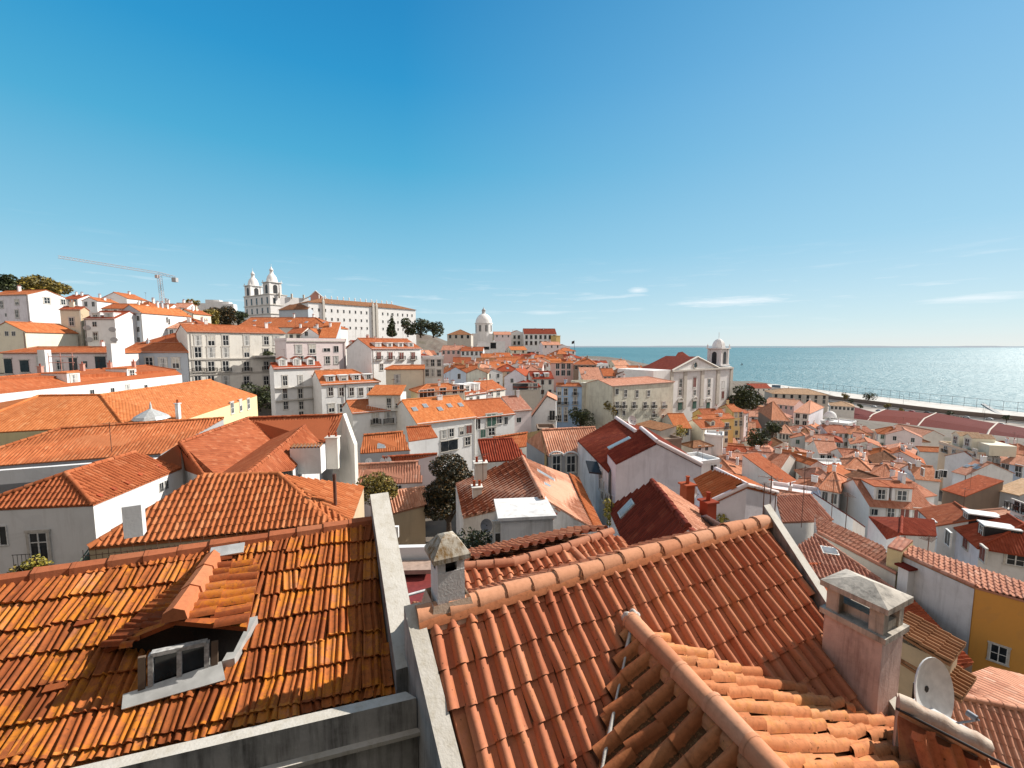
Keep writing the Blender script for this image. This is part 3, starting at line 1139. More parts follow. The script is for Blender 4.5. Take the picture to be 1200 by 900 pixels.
def tree(label, base, height, width, leaf=None, n=900, size=.35, trunk=.3, name="tree", shape="round", group=None, cat="tree", seed=1, clumps=9):
    r_ = random.Random(seed)
    root = thing(name, label, cat, base, group)
    base = V(base)
    top = base + V((0, 0, height))
    th = height * trunk
    tr = MB()
    tr.tube([base - V((0, 0, .5)), base + V((0, 0, th)), base + V((r_.uniform(-.2, .2), 0, height * .8))], [width * .05 + .06, width * .035 + .04, .03], 7)
    cs = []
    for i in range(clumps):
        t = (i + .5) / clumps
        if shape == "cone":
            z = th + (height - th) * t
            rad = width / 2 * (1 - t) * .8 + .15
            a = r_.uniform(0, 6.28)
            c = base + V((cos(a) * rad * .35, sin(a) * rad * .35, z))
            cs.append((c, (rad, rad, (height - th) / clumps * 1.3)))
        else:
            a = i * 2.4
            rad = width / 2 * sqrt(r_.uniform(.05, 1)) * .68
            z = th + (height - th) * r_.uniform(.2, .85) * (1 - .35 * (rad / (width / 2)))
            c = base + V((cos(a) * rad, sin(a) * rad, z))
            s = width * r_.uniform(.22, .33)
            cs.append((c, (s, s, s * (.75 if shape == "round" else .45))))
            tr.tube([base + V((0, 0, th * r_.uniform(.6, 1))), (base + V((0, 0, th)) + c) / 2 + V((0, 0, .1)), c], [width * .02 + .02, width * .014 + .015, .012], 5)
    tr.build("trunk", BARK, root)
    cr = MB()
    blob_leaves(cr, cs, n, size, r_)
    cr.build("crown", leaf or LEAFD, root)
    FOOT.append((base.x, base.y, 2, base.z))
    return root
# ------------------------------------------------------------------ the two roofs in the foreground
UP = V((0, 0, 1))
# left house: interlocking tiles with lichen
RL0, RL1 = PZ(0, 685, 3.4), PZ(400, 620, 3.4)
uL = (RL1 - RL0).normalized()
nbL = V((-uL.y, uL.x, 0))
sL = (nbL * cos(radians(26)) + UP * sin(radians(26))).normalized()
nL = uL.cross(sL).normalized()
# right house: salmon roll tiles
RR0, RR1 = PZ(497, 727, 3.68), PZ(897, 613, 3.68)
uR = (RR1 - RR0).normalized()
nbR = V((-uR.y, uR.x, 0))
sR = (nbR * cos(radians(40)) + UP * sin(radians(40))).normalized()
nR = uR.cross(sR).normalized()


def onL(px, py):
    return PP(px, py, RL0, nL)


def onR(px, py):
    return PP(px, py, RR0, nR)


if DEBUG:
    print("ridge az", math.degrees(atan2(uL.x, uL.y)), math.degrees(atan2(uR.x, uR.y)), "len", (RR1 - RR0).length)
    print("rows", [(onR(*a) - onR(*b)).length for a, b in (((524.4, 751), (534.4, 793)), ((534, 793), (546.7, 839)), ((547, 839), (559, 891)))])
    print("cols", (onR(524.4, 751) - onR(652, 710)).length / 7, (onL(50, 695) - RL0), (onR(906, 620) - RR0), (onR(1070, 885) - RR0))
    for q in ((0, 750), (0, 790), (0, 825)):
        print("L", (onL(*q) - RL0).dot(sL))


def lerp(a, b, t):
    return a + (b - a) * t


def wall_strip(mb, a, b, side, w, up, down, m=0, mcap=None):
    """a raised wall with a sloping top from a to b, w wide towards side."""
    s = side * w
    t = UP * up
    q = [a + t, b + t, b + s + t, a + s + t]
    if newell(q).z < 0:
        q = q[::-1]
    mb.face(q, m if mcap is None else mcap)
    d = [V((p.x, p.y, p.z - up - down)) for p in q]
    for i in range(4):
        j = (i + 1) % 4
        mb.face([d[i], d[j], q[j], q[i]], m)


# --- left house
E0, E1 = onL(436, 615), onL(462, 806)
lh = thing("house", "foreground house at lower left with lichen-spotted orange tiles and a dormer window", "house", (-5, 6, HC - 11))
zpar = (EYE + (onL(398, 828) - EYE) * 0.935).z
dzp = HC - zpar
Q0, Q1 = PZ(-180, 960, dzp), PZ(466, 812.5, dzp)
K0, K1 = PZ(-180, 968, dzp), PZ(472, 823, dzp)
lf = (Q1 - Q0).normalized()
ev0, ev1 = onL(-420, 1015), onL(461, 815)
rl_far = RL0 - uL * 6.5
edge_dir = (E1 - E0).normalized()
e_ridge = E0 + edge_dir * (-(E0 - RL0).dot(sL) / edge_dir.dot(sL))
mb = MB()
polyL = [ev0, ev1, e_ridge, rl_far]
slab_face(mb, polyL, 0, .12)
tile_face(mb, polyL, MARS, 0.245, 0.405, .05, m=0, base=.02, u0=RL0, jit=1.5, hs=1.35)
back = [e_ridge + nbL * 4 - UP * 2.0, rl_far + nbL * 4 - UP * 2.0]
slab_face(mb, [back[1], back[0], e_ridge, rl_far], 0, .12)
mb.build("roof", T_LEFT, lh)
mb = MB()
ridge_caps(mb, rl_far, e_ridge + uL * .02, .115, 0, .42, .045, k=4)
mb.build("ridge_tiles", T_RIDGEL, lh)
mb = MB()
wall_strip(mb, Q0, Q1 + lf * .1, (K0 - Q0).normalized(), (K1 - Q1).length + .02, 0.0, .42, 0, 1)
fo = (K0 - Q0).normalized()
wall_strip(mb, Q0 + fo * .02 - UP * .40, Q1 + lf * .1 + fo * .02 - UP * .40, fo, (K1 - Q1).length + .10, 0, .05, 1)
wall_strip(mb, Q0 - UP * .45, Q1 + lf * .1 - UP * .45, fo, (K1 - Q1).length + .03, 0, 6.5, 0)
mb.build("front_parapet", [STREAK, CAPW], lh)
mb = MB()
far = E0 + nbL * .25
wall_strip(mb, e_ridge - edge_dir * .22 - UP * .12, E1 + edge_dir * .25, uL, .34, .54, 5.0, 0, 1)
mb.build("party_wall", [CONC, CAPW], lh)
mb = MB()
for p in ([ev0 - UP * .1, ev1 - UP * .1], [back[0], back[1]]):
    mb.face([V((p[0].x, p[0].y, HC - 11)), V((p[1].x, p[1].y, HC - 11)), p[1], p[0]])
mb.face([V((rl_far.x + (ev0 - rl_far).x, ev0.y, HC - 11)), V((back[1].x, back[1].y, HC - 11)), back[1], rl_far, ev0])
mb.build("wall", STREAK, lh)
# roof vents: bent tiles standing open
for (x, y) in ((101, 738), (66, 815), (17, 893)):
    c = onL(x, y)
    mb = MB()
    f = -sL
    a, b = c - uL * .10, c + uL * .10
    t = nL * .13
    q = [a + t, b + t, b + sL * .30 + nL * .06, a + sL * .30 + nL * .06]
    mb.slab(q, -nL * .03)
    mb.face([a + nL * .05, a + t, a + sL * .30 + nL * .06])
    mb.face([b + nL * .05, b + t, b + sL * .30 + nL * .06])
    mb.build("vent_tile", T_LEFT, lh)
# dormer
dB = onL(253, 652)
dF = PZ(205, 727.5, HC - dB.z - .0)
dLc = onL(123, 767) + nL * .10
w0, w1 = onL(148, 823), onL(262, 787)
wu = (w1 - w0).normalized()
dzR = HC - (dLc.z + .25)
dRf = PZ(289, 735, dzR - .02)
dRb = onL(306, 666) + nL * .10
dLb = onL(232, 662) + nL * .08
dm = MB()
n2 = V((wu.y, -wu.x, 0)).normalized()          # out of the dormer front
Hd = 1.35
wt0, wt1 = w0 + UP * .35, w1 + UP * .62
dr = thing("tmp", None, None, (0, 0, 0))
bpy.data.objects.remove(dr)
inset = -n2 * .10
apex = dF - n2 * .25 - UP * .12
lc_, rc_ = dLc + (dF - dLc) * .08 - n2 * .10 - UP * .08, dRf - n2 * .22 - UP * .06
dm.face([w0, w1, rc_, apex, lc_])
dm.face([w1, onL(300, 690), dRb - UP * .05, rc_])
dm.face([onL(170, 740), w0, lc_, dLb - UP * .05])
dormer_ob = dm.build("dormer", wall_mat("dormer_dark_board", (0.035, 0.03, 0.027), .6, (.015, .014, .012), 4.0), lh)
mb = MB()
pl, pr = [dLc, dF, dB, dLb], [dF, dRf, dRb, dB]
pl = [dLc, dF, dB]
slab_face(mb, pl, 0, .06)
slab_face(mb, pr, 0, .06)
# tiles run from the dormer ridge down to both sides
def dorm_tiles(poly, eave, flip):
    tile_face(mb, [V(p) for p in poly], MARS, .245, .40, .035, m=0, base=.015, jit=1.2)
dorm_tiles([dLc, dLb, dB, dF], 0, 0) if False else tile_face(mb, [dLc - (dF - dB) * .0, dLb, dB, dF], MARS, .245, .40, .03, base=.02, jit=1.2)
tile_face(mb, [dRf, dRb, dB, dF], BARREL, .21, .40, .05, base=.03, jit=1.4, hs=.75)
ridge_caps(mb, dF + (dF - dB) * .01, dB, .13, 1, .48, .03, k=4)
mb.build("dormer_roof", [T_LEFT, T_RIDGEL], dormer_ob)
# window of the dormer
pw0 = w0 + n2 * .03
f0, f1 = PP(178, 803, pw0, n2), PP(243, 789, pw0, n2)
g0, g1 = PP(178, 765, pw0, n2), PP(243, 751, pw0, n2)
def bars(mb, a, b, w, d, n):
    t = (b - a).normalized()
    s = t.cross(n).normalized()
    q = [a - s * w / 2, b - s * w / 2, b + s * w / 2, a + s * w / 2]
    mb.slab([p + n * d for p in q], -n * (d + .02))
wb = MB()
for a, b in ((f0, f1), (g0, g1), (f0, g0), (f1, g1), (lerp(f0, f1, .5), lerp(g0, g1, .5))):
    bars(wb, a, b, .05, .06, n2)
wob = wb.build("window", plain("weathered_white_wood", (.50, .49, .47), .6, 0, .25, 20), dormer_ob)
gb = MB()
gb.face([p + n2 * .02 for p in (f0, f1, g1, g0)])
gb.build("pane", GLASS, wob)
TIMBER = plain("bare_timber", (0.16, 0.11, 0.075), .8)
for s_, e_, dd in ((f0, g0, -1), (f1, g1, 1)):
    t = (f1 - f0).normalized() * dd
    sb = MB()
    sb.slab([s_ + t * .05 + n2 * .02, s_ + t * .12 + n2 * .02, e_ + t * .12 + n2 * .02, e_ + t * .05 + n2 * .02], n2 * .04)
    sb.build("shutter", TIMBER, wob)
zb = MB()
a, b, c, d = [onL(x, y) + nL * .14 for x, y in ((146, 838), (266, 803), (262, 788), (148, 824))]
zb.slab([a, b, c + UP * .08, d + UP * .04], -nL * .02)
zb.build("flashing", ZINC, dormer_ob)
zb = MB()
a, b = onL(262, 788) + nL * .08, onL(290, 737) + nL * .08
zb.slab([a, a + uL * .14, b + uL * .14, b], nL * .02 + UP * .10)
zb.build("flashing", ZINC, dormer_ob)
zb = MB()
c = onL(268, 658) + nL * .17
zb.slab([c - uL * .25, c + uL * .22, c + uL * .22 + sL * .2, c - uL * .25 + sL * .2], -nL * .03)
zb.build("flashing", ZINC, dormer_ob)

# --- right house
rh = thing("house", "foreground house at lower right with large salmon roll tiles and two parapets", "house", (3, 6, HC - 12))
ea, eb = onR(504, 733), onR(549, 905)
ra_, rb_ = onR(902, 622), onR(1075, 900)
def vline(p, d, v):               # follow d from p to height v on the slope
    return p + d * ((v - (p - RR0).dot(sR)) / d.dot(sR))
dl, dr_ = (eb - ea).normalized(), (rb_ - ra_).normalized()
VB = -7.0
polyR = [vline(ea, dl, VB), vline(rb_, dr_, VB), vline(ra_, dr_, -.02), vline(ea, dl, -.02)]
mb = MB()
slab_face(mb, polyR, 0, .15)
tile_face(mb, polyR, BARREL, 0.25, 0.43, .04, base=.02, u0=RR0 - sR * .22 + uR * .03, jit=1.2)
bk = [RR0 + nbR * 3.2 - UP * 1.9, RR1 + uR * .2 + nbR * 3.2 - UP * 1.9]
slab_face(mb, [bk[0], bk[1], RR1 + uR * .2, RR0], 0, .15)
tile_face(mb, [bk[1], bk[0], RR0, RR1 + uR * .2], BARREL, 0.25, 0.43, .04, base=.02)
mb.build("roof", T_RIGHT, rh)
mb = MB()
ridge_caps(mb, RR0 - uR * .1, RR1 + uR * .05, .135, 0, .43, .06, mort=1)
mb.build("ridge_tiles", [T_RIDGE, T_CROSS], rh)
mb = MB()
pa, pb = vline(onR(499, 727), dl, .12), vline(ea, dl, VB) - uR * .06
wall_strip(mb, pa - uR * .04, pb, -uR, .22, .14, 7.0, 0, 1)
mb.build("parapet", [STREAK, CAPW], rh)
mb = MB()
wall_strip(mb, vline(ra_, dr_, .12) + uR * .05, vline(rb_, dr_, VB) + uR * .05, uR, .20, .26, 7.0, 0, 1)
mb.build("parapet", [CONC, CAPW], rh)
mb = MB()
zb_ = HC - 12
mb.face([V((p.x, p.y, zb_)) for p in (polyR[0], polyR[1])] + [polyR[1], polyR[0]])
mb.face([V((bk[1].x, bk[1].y, zb_)), V((bk[0].x, bk[0].y, zb_)), bk[0], bk[1]])
mb.face([V((polyR[1].x, polyR[1].y, zb_)), V((bk[1].x, bk[1].y, zb_)), bk[1], RR1, polyR[1]])
mb.face([V((bk[0].x, bk[0].y, zb_)), V((polyR[0].x, polyR[0].y, zb_)), polyR[0], RR0, bk[0]])
mb.build("wall", CHPINK, rh)
# left chimney with a pyramid cap
cb = onR(528, 716) + nbR * .12
yR = atan2(uR.y, uR.x)
def face_chimney(name, c, w, d, z0, z1, mat):
    mb = MB()
    M = Matrix.Rotation(yR, 3, "Z")
    q = lambda x, y, z: c_xy(c, M, x, y, z)
    def ring(a, b, z): return [q(-a, -b, z), q(a, -b, z), q(a, b, z), q(-a, b, z)]
    mb.grid([ring(w / 2 * 1.04, d / 2 * 1.04, z0), ring(w / 2, d / 2, z1)], 0, smooth=False, close=True)
    mb.face(ring(w / 2, d / 2, z1))
    return mb, q, ring
ctop = PD(521, 655, cb.y - .1).z
mb, q, ring = face_chimney("c", cb, .38, .36, cb.z - .8, ctop - .14, CHIMW)
for a in (-1, 1):
    for b in (-1, 1):
        mb.box(q(a * .135, b * .125, ctop - .06), (.11, .10, .18), yR)
mb.box(q(0, 0, ctop - .155), (.37, .35, .03), yR)
ch = mb.build("chimney", CHIMW, rh)
mb = MB()
mb.grid([ring(.26, .245, ctop + .02), ring(.26, .245, ctop + .085), ring(.11, .10, ctop + .29), ring(.04, .04, ctop + .32)], 0, smooth=False, close=True)
mb.face(ring(.04, .04, ctop + .32))
mb.face(ring(.26, .245, ctop + .02)[::-1])
mb.build("chimney_cap", wall_mat("mossy_cap", (.62, .57, .48), 1.0, (.20, .11, .03), 5.0), ch)
mb = MB()
mb.box(q(0, 0, ctop - .05), (.20, .18, .16), yR)
mb.build("flue", BLACK, ch)
mb = MB()
b_ = cb - UP * (cb.z - RR0.z)
mb.grid([ring(.34, .30, RR0.z - .10), ring(.26, .23, RR0.z + .22)], 0, smooth=False, close=True)
mb.build("chimney_base", MORTAR, ch)
# right chimney: long pink stack with a slab on piers
c0, c1 = onR(1026, 850), onR(973, 757)
L = (c1 - c0).dot(nbR)
cw_ = .62
cz = PD(1028, 753, c0.y).z
cc = c0 + uR * cw_ / 2 + nbR * L / 2
mb = MB()
M = Matrix.Rotation(yR, 3, "Z")
q = lambda x, y, z: c_xy(cc, M, x, y, z)
def ring2(a, b, z): return [q(-a, -b, z), q(a, -b, z), q(a, b, z), q(-a, b, z)]
mb.grid([ring2(cw_ / 2, L / 2, cz - 7), ring2(cw_ / 2, L / 2, cz)], 0, smooth=False, close=True)
mb.face(ring2(cw_ / 2, L / 2, cz))
ch2 = mb.build("chimney", CHPINK, rh)
mb = MB()
mb.grid([ring2(cw_ / 2 + .05, L / 2 + .05, cz), ring2(cw_ / 2 + .05, L / 2 + .05, cz + .09)], 0, smooth=False, close=True)
mb.face(ring2(cw_ / 2 + .05, L / 2 + .05, cz + .09))
zs = PD(1030, 718, c0.y).z
for a in (-1, 1):
    for b in (-1, 1):
        mb.box(q(a * (cw_ / 2 - .08), b * (L / 2 - .10), (cz + .09 + zs) / 2), (.14, .18, zs - cz - .09 + .02), yR)
mb.box(q(0, 0, cz + .16), (cw_ * .5, L * .9, .14), yR)
s0, s1, s2 = ring2(cw_ / 2 + .07, L / 2 + .06, zs), ring2(cw_ / 2 + .07, L / 2 + .06, zs + .09), [q(0, -L / 2 + .30, zs + .24), q(0, L / 2 - .3, zs + .24)]
mb.grid([s0, s1], 0, smooth=False, close=True)
mb.face(s0[::-1])
mb.face([s1[0], s1[1], s2[0]])
mb.face([s1[1], s1[2], s2[1], s2[0]])
mb.face([s1[2], s1[3], s2[1]])
mb.face([s1[3], s1[0], s2[0], s2[1]])
mb.build("chimney_cap", SOOT, ch2)
# cross gable coming towards us
x0 = onR(736, 737)
x1 = PZ(872, 884, HC - x0.z)
xd = (x1 - x0)
x2 = x0 + xd.normalized() * (xd.length + 1.6)
xs = V((-xd.y, xd.x, 0)).normalized()         # to the right of the picture if negative
v1 = EYE + (onR(700, 905) - EYE) * .978
v1 = x0 + (v1 - x0) * 1.35
vr = onR(935, 818) + UP * .10
vr2 = x0 + (vr - x0) * 1.9
mb = MB()
le = x2 + (v1 - x0) - xd.normalized() * ((v1 - x0).dot(xd.normalized()))
re = x2 + (vr2 - x0) - xd.normalized() * ((vr2 - x0).dot(xd.normalized()))
fl, fr_ = [le, v1, x0, x2], [v1, x0, x2]
slab_face(mb, [v1, le, x2, x0], 0, .08)
slab_face(mb, [re, vr2, x0, x2], 0, .08)
lowl = v1 + (x2 - x0)
DEEP = [(0, 0), (.03, .045), (.10, .085), (.20, .108), (.29, .112), (.38, .104), (.48, .075), (.55, .03), (.57, -.02), (.64, -.045), (.78, -.05), (.92, -.04), (1, 0)]
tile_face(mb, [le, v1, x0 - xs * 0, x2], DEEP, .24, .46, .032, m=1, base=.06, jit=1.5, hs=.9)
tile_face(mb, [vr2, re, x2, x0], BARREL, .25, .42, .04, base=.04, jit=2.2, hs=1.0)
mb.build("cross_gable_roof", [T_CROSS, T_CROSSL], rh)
mb = MB()
ridge_caps(mb, x0 + xd.normalized() * .04, x2, .125, 0, .46, .16, jit=1.5, mort=1)
mb.build("ridge_tiles", [T_RIDGE, T_CROSS], rh)
if DEBUG:
    print("cross slope", math.degrees(math.asin(newell([le, v1, x0, x2]).z)), math.degrees(math.asin(newell([vr2, re, x2, x0]).z)))
mb = MB()
r_ = random.Random(3)
for dx, dz_, s in ((-.04, .20, .085), (.07, .23, .07), (.02, .16, .09), (.14, .18, .06)):
    c = x0 + uR * dx + UP * dz_ - nbR * .02
    rows = []
    for i in range(6):
        t = pi * i / 5
        rows.append([c + V((sin(t) * cos(a_) * s * r_.uniform(.75, 1.1), sin(t) * sin(a_) * s * r_.uniform(.75, 1.1), cos(t) * s * 1.1)) for a_ in [2 * pi * j / 8 for j in range(8)]])
    mb.grid(rows, 0, close=True)
# white mortar line down the left valley
pts = [lerp(x0, v1, i / 14) + nR * (.17 + r_.gauss(0, .008)) - uR * .03 for i in range(15)]
mb.tube(pts, [.02 + r_.uniform(-.008, .008) for _ in pts], 6)
mb.build("mortar", WMORT, rh)
FOOT.append((-4, 7, 6, HC - 14))
FOOT.append((4, 8, 6, HC - 16))
# rear wing behind the right ridge
rw = thing("house_wing", "low rear roof of orange roll tiles with a curved ridge behind the salmon roof", "roof", (2, 10, HC - 13))
dzr = 5.0
top = [PZ(x, y, dzr) for x, y in ((537, 667), (600, 661), (657, 645), (667, 642))]
tr_ = [PZ(667, 642, dzr), PZ(690, 634, dzr), PZ(716, 625, dzr)]
fdir = V((top[0].y - top[-1].y, top[-1].x - top[0].x, 0)).normalized()
if fdir.y > 0:
    fdir = -fdir
dn_ = fdir * 2.0 - UP * .75
mb = MB()
tile_poly = [top[0] + dn_, top[-1] + dn_, top[-1], top[0]]
slab_face(mb, tile_poly, 0, .1)
tile_face(mb, tile_poly, BARREL, .25, .42, .04, base=.02)
hipd = PZ(692, 668, dzr + .35)
rt = [PZ(755, 652, dzr + .45), tr_[2], tr_[0], hipd]
q2 = [hipd, PZ(752, 650, dzr + .42), tr_[2], tr_[0]]
slab_face(mb, q2, 0, .1)
tile_face(mb, q2, BARREL, .25, .42, .04, base=.02)
bd = [top[0] - fdir * 2.2 - UP * 1.0, tr_[2] - fdir * 2.2 - UP * 1.0]
bq = [bd[1], bd[0], top[0], tr_[2]]
slab_face(mb, bq, 0, .1)
tile_face(mb, [p + UP * .10 for p in bq], BARREL, .25, .42, .04, base=.05)
mb.build("roof", T_RIGHT, rw)
mb = MB()
for a, b in zip(top[:-1], top[1:]):
    ridge_caps(mb, a, b, .11, 0, .40, .04)
for a, b in zip(tr_[:-1], tr_[1:]):
    ridge_caps(mb, a, b, .11, 0, .40, .04)
ridge_caps(mb, hipd, tr_[0], .10, 0, .40, .03)
mb.build("ridge_tiles", T_RIDGE, rw)
mb = MB()
g = [V((p.x, p.y, HC - 13)) for p in (top[0] + dn_, bd[0], bd[1], q2[1])]
tt = [top[0] + dn_ - UP * .1, bd[0] - UP * .1, bd[1] - UP * .1, q2[1] - UP * .1]
for i in range(3):
    mb.face([g[i + 1], g[i], tt[i], tt[i + 1]])
mb.face([g[0], g[1], tt[1], top[0], tt[0]])
mb.build("wall", WALLS["white_worn"], rw)

# added unseen bank behind the viewpoint, shaped to cut sky light on foreground roofs
tr = MB()
hx = [-160 + 10 * i for i in range(33)]
hp = [(-1.9, HC - 16), (-2.0, HC - 1.7), (-5, HC - 1.6), (-7, HC + 14), (-20, HC + 15), (-40, HC + 16), (-70, HC + 17), (-110, HC + 12)]
hr = random.Random(2)
tr.grid([[V((x, y - abs(x) * .12, z + (hr.uniform(-1.2, 1.2) if y < -6 else 0) - abs(x) * .05)) for x in hx] for y, z in hp], smooth=False)
o = tr.build("sky_blocker_bank", plain("sky_blocker_dark", (.075, .06, .04), .95))
tag(o, None, None, kind="structure")
# ------------------------------------------------------------------ the nearer houses below the viewpoint
def P_(px, py, dz):
    return PZ(px, py, dz)


# white house with the french window, far left
H = poly_house("white house with a hipped roof and a french window in its shaded grey front",
               dict(a=(-45, 598, 8.8), b=(109, 591, 8.8), c=(213, 548, 8.8), d=(158, 530, 7.4), e=(77, 555, 7.4),
                    f=P_(158, 530, 7.4) + (P_(158, 530, 7.4) - P_(213, 548, 8.8)) * 1.0 - V((0, 0, 2.8)) * 0),
               ["a b e", "b c d e"], 13.5, wall="white", tile="orange", rows=1, prof=ROLL, caps=["a e", "b e", "e d"])
pA, pB, pC = H.P["a"], H.P["b"], H.P["c"]
def inset_wall(p, q, k=.0):
    return p, q
u_ = (pB - pA); u_.z = 0; u_.normalize()
nout = V((u_.y, -u_.x, 0))
fw = thing("tmp", None, None, (0, 0, 0)); bpy.data.objects.remove(fw)
cw = PP(46, 637, pA + nout * .02, nout)
wo = put_window(H.root, cw - UP * 1.05, u_, .95, 1.75, "door")
wpx(H.root, pA, pB, 0, 628, .7, 1.0, "dark")
mb = MB()
rl = cw + nout * .45
for i in range(9):
    t = rl + u_ * (-.9 + .2 * i) - UP * 1.15
    mb.tube([t, t + UP * .8], .014, 4)
for z in (.05, .78):
    mb.tube([rl - u_ * .95 + UP * (z - 1.15), rl + u_ * .75 + UP * (z - 1.15)], .018, 4)
mb.build("balcony", IRON, H.root)
for (x, y) in ((118, 587), (134, 579), (150, 572), (164, 562), (186, 552)):
    o, u, v, n = frame(H.faces[1])
    c = PP(x + 2, y - 4, o, n)
    mb = MB()
    mb.slab([c - u * .12 + n * .1, c + u * .12 + n * .1, c + u * .12 + n * .1 + v * .3, c - u * .12 + n * .1 + v * .3], -n * .04)
    mb.build("vent_tile", TT["red"][1], H.root)
wpx(H.root, pB, pC, 195, 568, .35, .6, "dark")
wpx(H.root, pB, pC, 189, 571, .35, .6, "dark")
b_ = PZ(158, 628, 8.9)
# small white box chimney with an orange top on the next roof
# central left roof
H5 = poly_house("house with a broad rolled-tile roof, white box chimney and spiked railing along its eave",
                dict(a=(104, 642, 8.6), b=(391, 616, 8.6), c=(327, 556, 6.6), d=(240, 558, 6.6), e=(411, 612, 8.6), f=(426, 570, 8.6)),
                ["a b c d", "e f c", "b e c"], 13, wall="tan", tile="orange", rows=1, prof=ROLL, caps=["a d", "d c", "b c"], mats=(TT["orange"][0], TT["orange"][1], TT["orange"][1]))
ch = pbox(H5.root, "chimney", 159, 627, 8.0, (.62, .5, 1.35), .5, WALLS["white"])
mb = MB()
p = PZ(393, 588, 7.9)
mb.tube([p - UP * .3, p + UP * 1.45], .09, 8)
mb.build("flue_pipe", RUST, H5.root)
# railing with spikes
rg = thing("metal_railing", "thin rusty railing with short spikes along the eave of the broad rolled-tile roof", "railing", PZ(240, 655, 8.9))
mb = MB()
ra, rb = PZ(98, 655, 8.75), PZ(392, 622, 8.75)
for i in range(46):
    p = lerp(ra, rb, i / 45)
    mb.tube([p - UP * .25, p + UP * (.38 if i % 2 == 0 else .2)], .013, 4)
for z in (-.1, .12):
    mb.tube([ra + UP * z, rb + UP * z], .015, 4)
mb.build("rails", RUST, rg)
st = thing("metal_stair", "green-grey sloping stair rail beside the spiked railing", "handrail", PZ(92, 655, 9.0))
mb = MB()
a, b = PZ(85, 672, 9.2), PZ(108, 641, 8.9)
mb.slab([a, b, b - UP * .5, a - UP * .5], V((.08, .05, 0)))
mb.tube([a + UP * .1, b + UP * .1], .03, 5)
mb.build("panel", plain("moss_green_metal", (0.10, 0.11, 0.06), .7), st)
# long roof behind, with aerial and small dish
H2 = poly_house("long low house with an orange roof, thin aerial and pale grey parapet at left",
                dict(a=(-80, 551, 9.5), b=(188, 531, 9.5), c=(262, 490, 7.5), d=(72, 502, 7.5), e=(-80, 570, 9.5)),
                ["a b c d"], 14, wall="grey", tile="orange", rows=None, caps=["d c", "a d"])
mb = MB()
a, b = PZ(-80, 556, 9.6), PZ(186, 536, 9.6)
wall_strip(mb, a, b, V((0, -1, 0)), .5, .0, 1.1, 0)
mb.build("eave_band", WALLS["white"], H2.root)
antenna(H2.root, PZ(131, 530, 8.9), 2.6, .4)
# the complex of crossing roofs
H6 = poly_house("rambling house whose orange roof wings cross each other around a white roof box",
                dict(a=(184, 537, 9), b=(240, 558, 9), c=(211, 519, 7), d=(291, 490, 7), e=(319, 517, 9), f=(256, 559, 9),
                     g=(357, 499, 7.25), h=(290, 556, 7.5), i=(377, 519, 8.75), j=(343, 549, 8.75), k=(401, 486, 7), l=(391, 518, 9)),
                ["a b c", "b f e d c", "f h g e", "j i g h", "e l k d", ], 16, wall="white_worn", tile="orange", rows=None,
                caps=["b c", "c d", "h g", "d k"], nowall=("b f", "e g", "h f", "h j", "a c"))
p = PZ(362, 552, 8.75)
bx = pbox(H6.root, "roof_box", 362, 553, 9.5, (2.15, 1.1, 1.95), .12, WALLS["white"])
mb = MB()
q = V(wloc(bx)) if False else PZ(362, 553, 9.5)
for i in range(9):
    c = q + V((cos(.12), sin(.12), 0)) * (-.98 + .245 * i) + V((.05, -.55, 2.0))
    mb.tube([c, c + V((-.02, .6, .14))], .085, 6)
mb.build("tile_coping", TT["brown"][1], H6.root)
# pale gable wall closing the right end
Hg = thing("gable_wall", "tall narrow pale gable wall with a chimney, right of the crossing orange roofs", "wall", PZ(402, 520, 16))
mb = MB()
g_ = [PZ(389, 519, 9), PZ(415, 521, 9), PZ(402, 485, 6.62)]
zz = HC - 17
fr_ = [V((g_[0].x, g_[0].y, zz)), V((g_[1].x, g_[1].y, zz)), g_[1], PD(402, 485, g_[0].y + .7), g_[0]]
mb.slab(fr_[::-1], V((.1, .5, 0)))
mb.build("wall", WALLS["ivory"], Hg)
chimney(Hg, PZ(392, 525, 9.25) - V((0, .3, 0)), HC - 11, HC - 8.2, 1.0, .75, .1, WALLS["ivory"], 1)
# big smooth shed roofs
H3 = poly_house("large shed-like house with two broad smooth orange roof planes and a pale yellow side wall",
                dict(a=(-70, 510, 8), b=(145, 498, 8), c=(118, 463, 5.5), d=(45, 464, 5.5), e=(216, 491, 8), f=(301, 463, 8), g=(247, 445, 5.5),
                     k=PZ(45, 464, 5.5) + V((-16, 2, -2.5))),
                ["a b c d", "b e f g c", "a k d"], 13.5, wall="pale_yellow", tile="bright", near=False, caps=["b c", "c g", "c d", "d a"])
for x in (272, 282, 291):
    wpx(H3.root, H3.P["e"], H3.P["f"], x, 478 - (x - 272) * .25, 1.0, 1.6, "sash")
mb = MB()
t = PZ(177, 484, 7.0)
mb.lathe(t - UP * .3, [(1.6, -.3), (1.4, 0), (.75, .4), (.13, .75), (.08, 1.2), (.02, 1.5)], 10, 0, smooth=False)
mb.build("skylight_turret", ZINC, H3.root)
chimney(H3.root, PZ(209, 487, 7.6), HC - 8, HC - 6.3, .35, .35, 0, WALLS["white"], 1)
